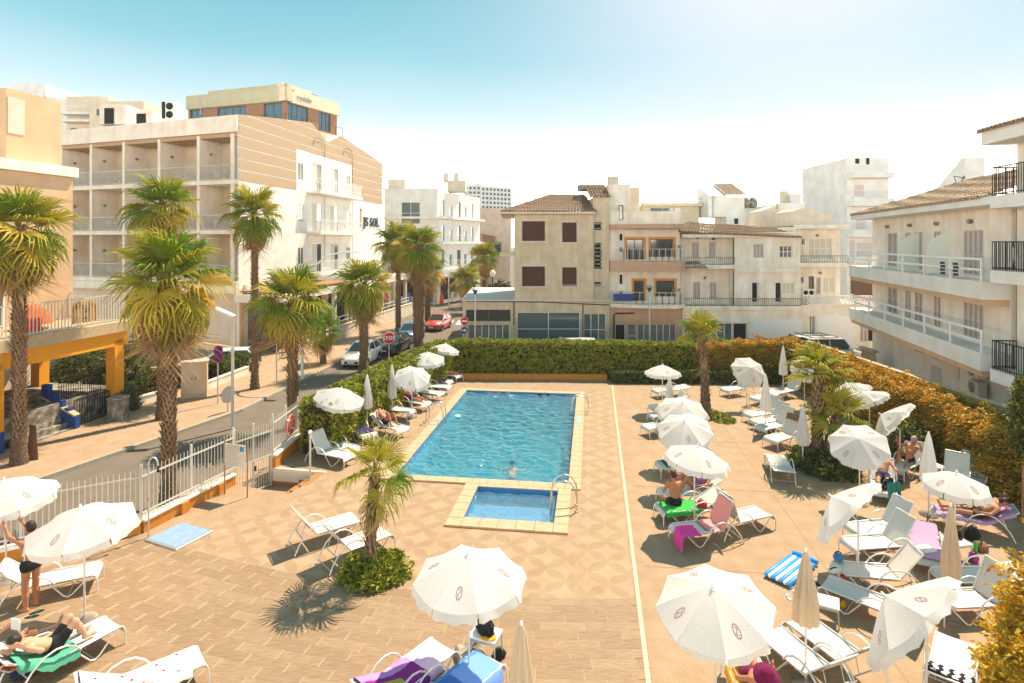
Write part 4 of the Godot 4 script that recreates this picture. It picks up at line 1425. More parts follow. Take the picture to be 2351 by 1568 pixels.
# ---------------------------------------------------------------- cars
# side stations from the nose: [x, sill y, belt y, half width, roof y or 0, roof half width]
func car(label: String, category: String, at: Vector3, turn: float, paint: Color, kind: String, extra := "") -> Node3D:
	var t = thing("parked_car", label, category, at, turn, "")
	var pm = StandardMaterial3D.new()
	pm.albedo_color = paint
	pm.roughness = .35
	pm.metallic_specular = .5
	pm.clearcoat_enabled = true
	pm.clearcoat = .8
	pm.clearcoat_roughness = .08
	pm.cull_mode = BaseMaterial3D.CULL_DISABLED
	var L = 4.0
	var W = .86
	var st = []
	var ws = [1.15, 1.95]       # windscreen foot and head
	var rs = [3.45, 3.85]       # rear screen head and foot
	var roof = 1.48
	match kind:
		"hatch":
			st = [[0.0, .30, .62, .62], [.12, .22, .72, .76], [.6, .20, .86, .83], [1.15, .20, .95, .86], [1.95, .20, .97, .86], [3.0, .20, .99, .86], [3.7, .22, 1.02, .84], [3.95, .26, .98, .78], [4.03, .34, .80, .70]]
		"van":
			L = 4.3; roof = 1.82
			st = [[0.0, .32, .68, .64], [.12, .24, .80, .78], [.6, .22, .96, .84], [1.0, .22, 1.05, .86], [1.9, .22, 1.08, .87], [3.2, .22, 1.10, .87], [4.1, .24, 1.10, .86], [4.25, .28, 1.08, .83], [4.3, .36, .9, .78]]
			ws = [1.0, 1.6]; rs = [4.05, 4.22]
		"estate":
			L = 4.5; roof = 1.50
			st = [[0.0, .30, .60, .62], [.12, .22, .72, .78], [.7, .20, .86, .85], [1.3, .20, .93, .87], [2.1, .20, .96, .87], [3.3, .20, .98, .87], [4.2, .22, 1.0, .85], [4.45, .26, .96, .80], [4.52, .36, .80, .72]]
			ws = [1.3, 2.1]; rs = [3.9, 4.35]
		"sedan":
			L = 4.3; roof = 1.42
			st = [[0.0, .30, .58, .62], [.12, .22, .70, .78], [.7, .20, .82, .84], [1.3, .20, .90, .86], [2.0, .20, .93, .86], [3.2, .20, .95, .86], [3.7, .22, .95, .85], [4.2, .26, .92, .78], [4.3, .36, .76, .70]]
			ws = [1.25, 2.0]; rs = [3.15, 3.75]
	var m = Mb.new()
	# lower body: six points round each station
	var ring = func(s) -> Array:
		var y0: float = s[1]
		var y1: float = s[2]
		var w: float = s[3]
		return [Vector3(s[0], y0, w * .93), Vector3(s[0], lerpf(y0, y1, .35), w), Vector3(s[0], lerpf(y0, y1, .75), w * .99), Vector3(s[0], y1, w * .90), Vector3(s[0], y1 + .025, 0), Vector3(s[0], y1, -w * .90), Vector3(s[0], lerpf(y0, y1, .75), -w * .99), Vector3(s[0], lerpf(y0, y1, .35), -w), Vector3(s[0], y0, -w * .93)]
	m.smooth()
	for i in st.size() - 1:
		var a: Array = ring.call(st[i])
		var b: Array = ring.call(st[i + 1])
		for k in 8: m.quad(b[k], a[k], a[k + 1], b[k + 1])
	m.flat()
	for e in [0, st.size() - 1]:
		var a: Array = ring.call(st[e])
		for k in range(1, 8): m.tri(a[0], a[k], a[k + 1])
	# roof and pillars
	var rw = .60 if kind != "van" else .70
	var bw: float = .76
	var by: float = st[4][2] - .01
	var f0 = Vector3(ws[0], st[3][2] - .02, bw)
	var f1 = Vector3(ws[1], roof - .03, rw)
	var r1 = Vector3(rs[0], roof - .04, rw)
	var r0 = Vector3(rs[1], st[6][2] - .02, bw)
	var fl = func(p: Vector3) -> Vector3: return Vector3(p.x, p.y, -p.z)
	m.smooth()
	var nr = 6
	for i in nr:
		for k in 4:
			var x0 = lerpf(f1.x, r1.x, float(i) / nr)
			var x1 = lerpf(f1.x, r1.x, float(i + 1) / nr)
			var c0 = roof - .03 + .05 * sin(PI * clampf((x0 - f1.x) / (r1.x - f1.x), 0.02, .98))
			var c1 = roof - .03 + .05 * sin(PI * clampf((x1 - f1.x) / (r1.x - f1.x), 0.02, .98))
			var z0 = lerpf(-rw, rw, k / 4.0)
			var z1 = lerpf(-rw, rw, (k + 1) / 4.0)
			m.quad(Vector3(x0, c0 + .02 * (1 - absf(z1) / rw), z1), Vector3(x1, c1 + .02 * (1 - absf(z1) / rw), z1), Vector3(x1, c1 + .02 * (1 - absf(z0) / rw), z0), Vector3(x0, c0 + .02 * (1 - absf(z0) / rw), z0))
	m.flat()
	m.tube([f0, f1], .045, 6); m.tube([fl.call(f0), fl.call(f1)], .045, 6)
	m.tube([r0, r1], .06, 6); m.tube([fl.call(r0), fl.call(r1)], .06, 6)
	m.tube([f1, r1], .035, 6); m.tube([fl.call(f1), fl.call(r1)], .035, 6)
	var mid = lerpf(f1.x, r1.x, .42)
	for s in [1, -1]: m.tube([Vector3(mid, by, bw * s), Vector3(mid - .02, roof - .03, rw * s)], .045, 6)
	part("body", m, pm, t)
	# glass
	m = Mb.new()
	m.quad(f0, fl.call(f0), fl.call(f1), f1)
	part("windscreen", m, M.glass, t)
	m = Mb.new()
	m.quad(fl.call(r0), r0, r1, fl.call(r1))
	part("rear_screen", m, M.glass, t)
	for s in [1.0, -1.0]:
		for q in [[f0.x + .1, f1.x, mid - .04, mid - .04], [mid + .03, mid + .03, r1.x - .02, r0.x - .1]]:
			m = Mb.new()
			m.quad(Vector3(q[0], by + .03, (bw + .006) * s), Vector3(q[3], by + .03, (bw + .006) * s), Vector3(q[2], roof - .06, (rw + .012) * s), Vector3(q[1], roof - .06, (rw + .012) * s))
			part("side_window", m, M.glass, t)
		# door seams
		m = Mb.new()
		for x in [ws[0] + .05, mid, rs[0] - .1]:
			m.box(Vector3(x, .62, (st[4][3] + .001) * s), Vector3(.012, .6, .008))
		part("door_seam", m, M.dark_frame, t)
		m = Mb.new()
		m.cbox(Vector3(ws[0] + .3, by + .1, (bw + .16) * s), Vector3(.12, .13, .2), .02)
		part("mirror", m, pm if extra != "darkmirror" else M.black, t)
		# lamps
		m = Mb.new()
		m.cbox(Vector3(.13, .63, .56 * s), Vector3(.20, .15, .30), .03, Basis(UP, -.35 * s))
		part("headlight", m, M.glass_shop, t)
		m = Mb.new()
		m.cbox(Vector3(L - .1, .86, .68 * s), Vector3(.12, .3, .14), .02)
		part("tail_light", m, M.sign_red, t)
		for x in [.78, L - .85]:
			var wt = Mb.new()
			wt.lathe(Vector3.ZERO, [Vector2(.0, -.09), Vector2(.22, -.09), Vector2(.29, -.08), Vector2(.315, -.04), Vector2(.315, .05), Vector2(.29, .10), Vector2(.20, .10), Vector2(.19, .07)], 20)
			var wh = part("wheel", wt, M.rubber, t, T(Vector3(x, .315, .77 * s), Basis(Vector3.RIGHT, PI / 2 * s)))
			var rm = Mb.new()
			rm.lathe(Vector3.ZERO, [Vector2(.19, .07), Vector2(.17, .06), Vector2(.06, .085), Vector2(.0, .09)], 14, .10, 5)
			part("rim", rm, M.galvanised, wh)
			var am = Mb.new()
			var ap = PackedVector2Array()
			for k in 13: ap.append(Vector2(cos(PI * k / 12.0), sin(PI * k / 12.0)) * .37)
			am.prism(ap, Vector3(x, .30, .868 * s if kind != "hatch" else .862 * s), Vector3.RIGHT * s, UP, .03)
			part("wheel_arch", am, M.black, t)
	# grille, plate, bumper
	m = Mb.new()
	m.cbox(Vector3(.02, .42, 0), Vector3(.10, .16, .95), .03)
	part("grille", m, M.black, t)
	for x in [-.045, L + .045]:
		m = Mb.new()
		m.box(Vector3(x if x < 0 else x, .44, 0), Vector3(.012, .11, .5))
		part("number_plate", m, M.sign_white, t)
	m = Mb.new()
	for s in [-.62, .62]: m.tube([Vector3(f1.x + .25, roof + .06, s * .88), Vector3(r1.x - .1, roof + .05, s * .88)], .02, 6)
	if extra.contains("rack"):
		for k in 3: m.tube([Vector3(lerpf(f1.x + .35, r1.x - .25, k / 2.0), roof + .08, -.6), Vector3(lerpf(f1.x + .35, r1.x - .25, k / 2.0), roof + .08, .6)], .022, 6)
		part("roof_rack", m, M.black, t)
	elif extra.contains("rails"):
		part("roof_rail", m, M.black, t)
	# underside
	m = Mb.new()
	m.box(Vector3(L / 2, .26, 0), Vector3(L - .5, .12, 1.3))
	part("underbody", m, M.black, t)
	return t

func build_cars():
	var sd = Vector3(-2.5, 0, 11).normalized()  # along the street, towards the terrace
	var tn = func(d: Vector3) -> float: return yaw_of(-d)
	car("white hatchback parked nose-on beside the fan palm, first of the row", "car", vx(806, 39.4), tn.call(Vector3(-.12, 0, 1)), Color(.80, .80, .79).linear_to_srgb(), "hatch")
	car("black saloon car parked behind the white hatchback", "car", vx(880, 43.6), tn.call(Vector3(-.18, 0, 1)), Color(.012, .013, .016), "sedan")
	car("blue car parked behind the black saloon", "car", vx(928, 49.0), tn.call(Vector3(-.1, 0, 1)), Color(.03, .17, .42).linear_to_srgb(), "hatch")
	car("red car driving out of the side street", "car", vx(990, 55.5), tn.call(Vector3(-.22, 0, 1)), Color(.55, .05, .035).linear_to_srgb(), "hatch", "darkmirror")
	car("white estate car parked behind the low street hedge", "car", vx(420, 37.8), tn.call(Vector3(-1, 0, .33)), Color(.74, .75, .76).linear_to_srgb(), "estate")
	car("tan car with roof rails behind the clipped hedge, in front of the shop windows", "car", vx(1145, 41.5), yaw_of(Vector3(1, 0, 0)), Color(.50, .30, .10).linear_to_srgb(), "estate", "rails")
	car("white van whose long roof shows above the hedge", "van", vx(1420, 40.6), yaw_of(Vector3(-1, 0, 0)), Color(.80, .80, .80).linear_to_srgb(), "van")
	car("white van with a ladder rack behind the golden hedge", "van", vx(1772, 42.5), yaw_of(Vector3(1, 0, 0)), Color(.75, .76, .77).linear_to_srgb(), "van", "rack")
	car("silver people carrier with roof bars beside the white apartment house", "car", vx(1977, 41.5), yaw_of(Vector3(-1, 0, 0)), Color(.60, .61, .62).linear_to_srgb(), "van", "rack")

# ---------------------------------------------------------------- buildings
# facade in the plane (r, UP) at o (relative to the building node). openings: [x, y, w, h, kind]
func facade(t: Node3D, o: Vector3, r: Vector3, w: float, h: float, ops: Array, mt: Material, dep := .22, called := "wall"):
	var m = Mb.new()
	var holes = []
	for q in ops: holes.append(Rect2(q[0], q[1], q[2], q[3]))
	m.wall(o, r, UP, w, h, holes, dep)
	var n = r.cross(UP).normalized()
	var b = -n * (dep + .03)
	m.quad(o + b, o, o + UP * h, o + UP * h + b)
	m.quad(o + r * w, o + r * w + b, o + r * w + b + UP * h, o + r * w + UP * h)
	m.quad(o + UP * h, o + r * w + UP * h, o + r * w + UP * h + b, o + UP * h + b)
	part(called, m, mt, t)
	for q in ops: window(t, o + r * q[0] + UP * q[1] - n * dep * .75, r, q[2], q[3], q[4])
func window(t: Node3D, o: Vector3, r: Vector3, w: float, h: float, kind: String):
	if kind == "open": return
	var n = r.cross(UP).normalized()
	var fm: Material = M.white_paint
	var gm: Material = M.glass
	var cols = 2
	var rows = 1
	var k = kind.split(":")
	match k[0]:
		"brown": fm = M.door_wood
		"darkframe": fm = M.dark_frame; gm = M.glass_blue
		"shop": gm = M.glass_shop
		"curtain": gm = M.curtain
		"door": gm = M.room_dark; cols = 1
		"blank": gm = M.room_dark; cols = 1
	if k.size() > 1: cols = int(k[1])
	if k.size() > 2: rows = int(k[2])
	if k[0] == "roller":
		var m = Mb.new()
		var rn = int(h / .11)
		for i in rn: m.box(o + r * w * .5 + UP * (h * (i + .5) / rn), Vector3(w, h / rn - .012, .035), Basis(r, UP, n))
		m.box(o + r * w * .5 + UP * h * .5 - n * .03, Vector3(w, h, .02), Basis(r, UP, n))
		stuff(part("roller_shutter", m, M.shutter_brown, t))
		return
	if k[0] == "shutters" or k[0] == "lilac" or k[0] == "openshut":
		var mt: Material = M.shutter_lilac if k[0] != "openshut" else M.white_paint
		var leaves = cols
		for i in leaves:
			var m = Mb.new()
			var lw = w / leaves
			var c = o + r * (lw * (i + .5)) + n * .10
			if k[0] == "openshut": c += r * (lw * (1.02 if i else -1.02)) + n * .10
			var bs = Basis(r, UP, n)
			for e in [-.5, .5]:
				m.box(c + r * e * (lw - .09) + UP * h * .5, Vector3(.07, h, .04), bs)
				m.box(c + UP * (h * .5 + e * (h - .07)), Vector3(lw - .16, .07, .038), bs)
			m.box(c + UP * h * .45, Vector3(lw - .16, .05, .038), bs)
			var sn = int(h / .10)
			for s in sn:
				m.box(c + UP * (h * (s + .5) / sn), Vector3(lw - .16, .075, .012), bs * Basis(Vector3.RIGHT, .7))
			part("shutter", m, mt, t)
		if k[0] != "openshut": return
		gm = M.room_dark; cols = 1
	var f = Mb.new()
	var b = Basis(r, UP, n)
	var ft = .06
	f.box(o + r * w * .5 + UP * ft * .5, Vector3(w, ft, .06), b)
	f.box(o + r * w * .5 + UP * (h - ft * .5), Vector3(w, ft, .06), b)
	for i in cols + 1:
		f.box(o + r * clampf(w * i / cols, ft * .5, w - ft * .5) + UP * h * .5, Vector3(ft, h - ft * 2, .06), b)
	for i in range(1, rows):
		f.box(o + r * w * .5 + UP * h * i / rows, Vector3(w - ft * 2, ft * .8, .05), b)
	var wd = part("window" if k[0] != "door" else "doorway", f, fm, t)
	for i in cols:
		for j in rows:
			var p = Mb.new()
			var x0 = w * i / cols + ft * .4
			var x1 = w * (i + 1) / cols - ft * .4
			var y0 = h * j / rows
			var y1 = h * (j + 1) / rows
			p.quad(o + r * x0 + UP * y0, o + r * x1 + UP * y0, o + r * x1 + UP * y1, o + r * x0 + UP * y1)
			part("pane", p, M.curtain if k[0] == "mixed" and i == 0 else gm, wd)
func mass(t: Node3D, o: Vector3, r: Vector3, w: float, d: float, h: float, mt: Material, called := "wall"):
	var n = r.cross(UP).normalized()
	var m = Mb.new()
	m.box(o + r * w * .5 - n * d * .5 + UP * h * .5, Vector3(w, h, d), Basis(r, UP, n))
	part(called, m, mt, t)
func slab(t: Node3D, o: Vector3, r: Vector3, w: float, th: float, fwd: float, mt: Material, called := "balcony_slab"):
	# projects fwd out of the facade; o is its top edge on the facade
	var n = r.cross(UP).normalized()
	var m = Mb.new()
	m.cbox(o + r * w * .5 + n * fwd * .5 - UP * th * .5, Vector3(w, th, fwd), .02, Basis(r, UP, n))
	part(called, m, mt, t)
func railing(t: Node3D, pts: Array, h: float, gap: float, mt: Material, called := "railing", rails := [1.0, .08], bw := .022):
	var m = Mb.new()
	for i in pts.size() - 1:
		var a: Vector3 = pts[i]
		var b: Vector3 = pts[i + 1]
		var l = (b - a).length()
		for k in rails: m.bar(a + UP * h * k, b + UP * h * k, .045, .045)
		var n = maxi(1, int(l / gap))
		for k in n + 1: m.box(a + (b - a) * k / n + UP * h * .5, Vector3(bw, h, bw))
	stuff(part(called, m, mt, t))
# hipped or single pitched roof plane with rows of barrel tiles: eave a-b, ridge d-c (a under d)
func tiles(t: Node3D, a: Vector3, b: Vector3, c: Vector3, d: Vector3, mt: Material, pitch := .24, thick := true):
	var m = Mb.new()
	m.smooth()
	var l = (b - a).length()
	var cols = int(l / pitch)
	var rl = ((d + c) * .5 - (a + b) * .5).length()
	var rows = maxi(2, int(rl / .42))
	var nrm = (b - a).cross(d - a).normalized()
	if nrm.y < 0: nrm = -nrm
	var pt = func(u: float, v: float, hgt: float) -> Vector3:
		return a.lerp(b, u).lerp(d.lerp(c, u), v) + nrm * hgt
	for j in rows:
		var v0 = float(j) / rows
		var v1 = float(j + 1) / rows
		m.smooth()
		for i in cols * 4:
			var u0 = i / (cols * 4.0)
			var u1 = (i + 1) / (cols * 4.0)
			var ph = [.0, .085, .11, .085]
			var jt = .012 * sin(i / 4 * 12.9 + j * 78.2)
			var h0: float = ph[i % 4] + jt
			var h1: float = ph[(i + 1) % 4] + jt
			m.quad(pt.call(u0, v0, h0 + .05), pt.call(u1, v0, h1 + .05), pt.call(u1, v1, h1), pt.call(u0, v1, h0))
		m.flat()
		for i in cols * 4:
			var u0 = i / (cols * 4.0)
			var u1 = (i + 1) / (cols * 4.0)
			var ph = [.0, .085, .11, .085]
			m.quad(pt.call(u0, v0, -.02), pt.call(u1, v0, -.02), pt.call(u1, v0, ph[(i + 1) % 4] + .05), pt.call(u0, v0, ph[i % 4] + .05))
	stuff(part("roof_tiles", m, mt, t))
func lamp_globe(t: Node3D, at: Vector3):
	var m = Mb.new()
	m.lathe(at, [Vector2(0, -.12), Vector2(.10, -.08), Vector2(.13, 0), Vector2(.10, .08), Vector2(0, .12)], 8)
	part("wall_lamp", m, M.concrete, t)
func bld(called: String, label: String, at: Vector3, category := "building") -> Node3D:
	return thing(called, label, category, at)

var chair_proto: Node3D
func plastic_chair(at: Vector3, turn: float, label := "white plastic chair on a hotel balcony", group := "chairs on the hotel balconies"):
	if chair_proto == null:
		chair_proto = thing("plastic_chair", label, "chair", at, turn, group)
		var m = Mb.new()
		m.cbox(Vector3(0, .43, 0), Vector3(.5, .04, .48), .015)
		part("seat", m, M.white_paint, chair_proto)
		m = Mb.new()
		for k in 5: m.box(Vector3(-.18 + k * .09, .7, -.25 - .04), Vector3(.055, .45, .025), Basis(Vector3.RIGHT, -.15))
		m.tube([Vector3(-.25, .45, -.22), Vector3(-.25, .85, -.30), Vector3(0, .95, -.32), Vector3(.25, .85, -.30), Vector3(.25, .45, -.22)], .02, 5)
		part("backrest", m, M.white_paint, chair_proto)
		for s in [-1, 1]:
			m = Mb.new()
			m.tube([Vector3(s * .27, .66, -.26), Vector3(s * .28, .66, .1), Vector3(s * .25, .6, .2)], .025, 5)
			part("armrest", m, M.white_paint, chair_proto)
			for z in [-.24, .22]:
				m = Mb.new()
				m.tube([Vector3(s * .22, .43, z * .9), Vector3(s * .26, 0, z)], .022, 5)
				part("leg", m, M.white_paint, chair_proto)
		return
	copy(chair_proto, label, at, turn, group)
var table_proto: Node3D
func plastic_table(at: Vector3, label: String):
	var group = "tables on the hotel balconies"
	if table_proto == null:
		table_proto = thing("plastic_table", label, "table", at, 0, group)
		var m = Mb.new()
		m.lathe(Vector3.ZERO, [Vector2(0, .72), Vector2(.42, .72), Vector2(.43, .70), Vector2(.42, .68), Vector2(0, .68)], 14)
		part("table_top", m, M.white_paint, table_proto)
		for k in 4:
			m = Mb.new()
			var a = TAU * (k + .5) / 4
			m.tube([Vector3(cos(a) * .2, .68, sin(a) * .2), Vector3(cos(a) * .34, 0, sin(a) * .34)], .025, 5)
			part("leg", m, M.white_paint, table_proto)
		return
	copy(table_proto, label, at, 0, group)

func build_hotel():
	var base = Vector3(-20.6, ST, -44.0)
	var t = bld("hotel", "hotel with rows of balconies, a striped tan gable wall and lettering", base, "hotel")
	var rl = Vector3(.944, 0, .33)       # along the balcony front, towards the corner
	var nl = rl.cross(UP)
	var rr = Vector3(.156, 0, -.988)     # along the gable, away from the corner
	var nr = rr.cross(UP)
	var L = 26.0
	# balcony front: local s runs from the corner to the left
	var fl = [5.65, 9.5, 13.3]
	var s_at = [0.35, 3.99, 8.08, 12.0, 15.8, 19.45, 23.3]
	var deep = 2.2
	# a storey-high slice of the front, from depth d0 to d1, mitred to the gable
	var slice = func(d0: float, d1: float, y0: float, y1: float) -> Mb:
		var b = Mb.new()
		var pg = PackedVector2Array()
		for q in [rr * (d0 / .984) - nr * (.03 if d1 < 10.0 else .4), -rl * L - nl * d0, -rl * L - nl * d1, rr * (d1 / .984) - nr * (.03 if d1 < 10.0 else .4)]: pg.append(Vector2(q.x, -q.z))
		b.prism(pg, UP * y1, Vector3.RIGHT, Vector3.FORWARD, y1 - y0)
		return b
	# back wall with doors
	for fi in 3:
		var y: float = fl[fi]
		var top: float = 3.5
		var ops = []
		for k in 6:
			var w: float = s_at[k + 1] - s_at[k]
			ops.append([L - s_at[k] - 1.15, .0, .85, 2.15, "curtain:2" if k % 2 == 0 else "door"])
		facade(t, -rl * L - nl * deep + UP * y, rl, L - .5, top + .35, ops, M.cream_wall, .15)
		# dividers
		for k in 7:
			var m = Mb.new()
			m.box(-rl * (s_at[k] if k else .62) - nl * deep * .5 + UP * (y + top * .5), Vector3(.28 if k else .36, top, deep), Basis(rl, UP, nl))
			part("balcony_divider", m, M.white_wall, t)
		# floor slab with a proud edge
		part("balcony_slab", slice.call(-.12, deep, y - .32, y), M.white_wall, t)
		for k in 6:
			railing(t, [-rl * (s_at[k] + .16) + UP * y + nl * .0, -rl * (s_at[k + 1] - .16) + UP * y], 1.15, .135, M.fence_white)
			if k > 0 or fi == 2:
				lamp_globe(t, -rl * (s_at[k + 1] - .25) - nl * 1.0 + UP * (y + 2.2))
		for k in 5:
			var sc: float = (s_at[k] + s_at[k + 1]) * .5
			var p = base - rl * sc - nl * 1.0 + UP * y
			var where: String = "on the %s hotel balcony, %s bay from the gable" % [["lowest", "middle", "top"][fi], ["first", "second", "third", "fourth", "fifth"][k]]
			plastic_table(p, "round white table " + where)
			plastic_chair(p - rl * .75, R(-.4, .4) + PI * .5, "white chair beyond the table " + where)
			plastic_chair(p + rl * .8, R(-.4, .4) - PI * .5, "white chair before the table " + where)
	# roof edge: soffit beam and parapet
	var m = Mb.new()
	part("soffit_beam", slice.call(.02, deep, 16.57, 16.87), M.cladding, t)
	part("parapet", slice.call(-.2, 2.4, 16.88, 18.15), M.white_wall, t)
	# ground floor front
	facade(t, -rl * L - nl * .6, rl, L, 5.3, [[1.0, .8, 3, 3.2, "curtain:3"], [6, .8, 3, 3.2, "curtain:3"], [11, .8, 3, 3.2, "curtain:3"], [15.6, .8, 2.6, 3.4, "curtain:3"], [20.2, .8, 2.6, 3.4, "curtain:3"]], M.dim_wall)
	m = slice.call(-.25, .75, 4.7, 5.32)
	part("cornice", m, M.white_wall, t)
	# block behind
	m = slice.call(deep + .2, 26.0, 0.0, 17.1)
	part("main_block", m, M.white_wall, t)
	# gable: white wall with openings up to the cladding
	var G = 28.7
	var ops = []
	for y in [5.65, 9.5, 13.3]:
		ops.append([8.6, y + .9, 1.0, 1.55, "glass:2"])
		ops.append([11.2, y + .05, 1.9, 2.75, "mixed:2"])
		ops.append([14.9, y + .05, 1.8, 2.75, "mixed:2"])
		ops.append([18.6, y + .8, 1.0, 1.6, "glass:2"])
	facade(t, Vector3.ZERO, rr, G, 17.2, ops, M.bright_wall, .07, "gable_wall")
	# cladding: courses of tan panels with white joints, cut to the roof outline and round the window field
	var outline = PackedVector2Array([Vector2(0, 13.2), Vector2(8.3, 13.2), Vector2(8.3, 17.0), Vector2(20.0, 17.0), Vector2(20.0, 13.2), Vector2(28.75, 13.2), Vector2(28.75, 18.3), Vector2(17.2, 19.7), Vector2(14.3, 18.5), Vector2(11.06, 19.8), Vector2(5.95, 19.1), Vector2(0, 18.2)])
	m = Mb.new()
	m.prism(PackedVector2Array([Vector2(0, 17.0), Vector2(28.7, 17.0), Vector2(28.7, 18.28), Vector2(17.2, 19.68), Vector2(14.3, 18.48), Vector2(11.06, 19.78), Vector2(5.95, 19.08), Vector2(0, 18.18)]), Vector3.ZERO, rr, UP, 1.0)
	part("gable_top", m, M.bright_wall, t)
	for k in 10:
		var y = 13.2 + k * .86
		for pl in Geometry2D.intersect_polygons(outline, PackedVector2Array([Vector2(-1, y + .06), Vector2(30, y + .06), Vector2(30, y + .80), Vector2(-1, y + .80)])):
			m = Mb.new()
			m.prism(pl, nr * .035, rr, UP, .03)
			part("cladding_panel", m, M.cladding, t)
	# balconies of the gable
	for y in [5.65, 9.5, 13.3]:
		var bm = Mb.new()
		bm.box(rr * 15.1 + nr * .65 + UP * (y - .1), Vector3(9.6, .2, 1.3), Basis(rr, UP, -nr))
		part("balcony_slab", bm, M.bright_wall, t)
		railing(t, [rr * 10.3 + UP * y, rr * 10.3 + nr * 1.25 + UP * y, rr * 19.9 + nr * 1.25 + UP * y, rr * 19.9 + UP * y], 1.15, .14, M.white_paint)
		var fl2: String = ["lowest", "middle", "top"][[5.65, 9.5, 13.3].find(y)]
		plastic_chair(base + rr * 12.6 + nr * .6 + UP * y, .6, "white chair by the first door of the %s gable balcony" % fl2)
		plastic_chair(base + rr * 16.4 + nr * .6 + UP * y, -.9, "white chair by the second door of the %s gable balcony" % fl2)
	for x in [13.5, 19.9]:
		var pts = [rr * x + nr * .12 + UP * 6.0, rr * x + nr * .12 + UP * 17.6]
		for k in 7:
			var a = PI * k / 6.0
			pts.append(rr * (x - 1.2 + 1.2 * cos(a)) + nr * .16 + UP * (17.7 + .9 * sin(a)))
		m = Mb.new()
		m.tube(pts, .03, 5)
		part("downpipe", m, M.concrete, t)
	# sign: red emblem and lettering
	var bs = Basis(rr, UP, nr)
	m = Mb.new()
	m.prism(PackedVector2Array([Vector2(-.2, -.1), Vector2(.2, -.1), Vector2(.2, 1.25), Vector2(-.2, 1.25)]), Vector3.ZERO, Vector3.RIGHT, UP, .05)
	part("sign_emblem", m, M.terracotta_wall, t, T(rr * 22.3 + nr * .06 + UP * 10.75, bs))
	m = Mb.new()
	m.prism(PackedVector2Array([Vector2(-.36, -.12), Vector2(0, -.55), Vector2(.36, -.12)]), Vector3.ZERO, Vector3.RIGHT, UP, .05)
	m.prism(PackedVector2Array([Vector2(-.15, 1.35), Vector2(.15, 1.35), Vector2(.15, 1.65), Vector2(-.15, 1.65)]), Vector3.ZERO, Vector3.RIGHT, UP, .05)
	part("sign_emblem", m, mat("emblem_red", lin(.42, .03, .03), .7), t, T(rr * 22.3 + nr * .06 + UP * 10.7, bs))
	m = Mb.new()
	part("sign_lettering", text_mesh("JS SOL", 1.05, .06, true), mat("letter_navy", lin(.015, .03, .07), .7), t, T(rr * 25.3 + nr * .08 + UP * 10.9, bs))
	# ground floor arcade along the gable: dark recess, white columns, ramp wall
	m = Mb.new()
	m.box(rr * 14.5 + nr * 1.6 + UP * 4.35, Vector3(29.5, .6, 3.6), bs)
	part("canopy", m, M.bright_wall, t)
	m = Mb.new()
	m.box(rr * 6 + nr * 1.7 + UP * 4.85, Vector3(12, .12, 3.2), bs)
	part("canopy_edge", m, M.kerb_red, t)
	facade(t, nr * .12, rr, 29, 4.05, [[1, .5, 2.5, 3.0, "shop:2"], [5, .5, 2.5, 3.0, "shop:2"], [9, .1, 4, 3.5, "blank"], [14.2, .1, 4, 3.5, "blank"], [19.5, .1, 4, 3.5, "blank"], [24.5, .1, 3.5, 3.5, "blank"]], M.peach_wall, .1)
	for k in 8:
		m = Mb.new()
		m.tube([rr * (1.5 + k * 3.8) + nr * 3.2, rr * (1.5 + k * 3.8) + nr * 3.2 + UP * 4.05], .22, 10)
		part("column", m, M.white_wall, t)
	m = Mb.new()
	m.box(rr * 13 + nr * 4.6 + UP * .65, Vector3(27, 1.3, .2), bs)
	m.box(rr * 13 + nr * 4.6 + UP * 1.33, Vector3(27.05, .07, .3), bs)
	part("ramp_wall", m, M.dim_wall, t)
	railing(t, [rr * 1 + nr * 4.4 + UP * 1.3, rr * 26 + nr * 4.4 + UP * 1.3], .75, 1.6, M.white_paint, "ramp_rail", [1.0, .5], .04)
	# potted shrubs at the corner
	var clump = leaf_clump(.10, 8, 3)
	for k in 2:
		var pt = thing("potted_shrub", ["dark potted shrub at the hotel's ground floor corner", "potted shrub beside the hotel's shop window"][k], "potted plant", base + rr * (1.2 + k * 4.0) + nr * (2.2 - k * .2))
		m = Mb.new()
		m.lathe(Vector3.ZERO, [Vector2(.0, 0), Vector2(.28, 0), Vector2(.38, .6), Vector2(.34, .6), Vector2(0, .55)], 12)
		part("pot", m, M.dark_frame, pt)
		var xf = []
		for i in 160: xf.append(T(Vector3(R(-.5, .5), R(.6, 1.9), R(-.5, .5)), Basis(UP, R(0, 6))))
		scatter("foliage", clump, M.shrub_leaf, xf, range(160).map(func(_i): return Color(.05, .07, .015)), pt)
	# rooftop
	var defs = [["white rooftop stair box on the hotel roof with a dark open doorway", 335, 262, 372, 297], ["low white plant box on the hotel roof", 252, 248, 312, 292]]
	for d in defs:
		var z = 50.0
		var a = vp(d[1], d[4], z)
		var b = vp(d[3], d[2], z)
		var bx = thing("roof_box", d[0], "roof structure", Vector3((a.x + b.x) / 2, a.y, -z))
		m = Mb.new()
		m.cbox(Vector3(0, (b.y - a.y) / 2, 0), Vector3(b.x - a.x, b.y - a.y, 2.5), .03)
		part("walls", m, M.white_wall, bx)
		m = Mb.new()
		m.box(Vector3(-.3, (b.y - a.y) * .42, 1.26), Vector3(.8, (b.y - a.y) * .8, .03))
		part("doorway", m, M.room_dark, bx)
	var z = 49.0
	var ac = thing("air_conditioner", "big white air conditioning unit with two fans on the hotel roof", "air conditioner", vp(397, 275, z))
	m = Mb.new()
	m.cbox(Vector3(0, .72, 0), Vector3(1.25, 1.45, .8), .03)
	part("case", m, M.white_paint, ac)
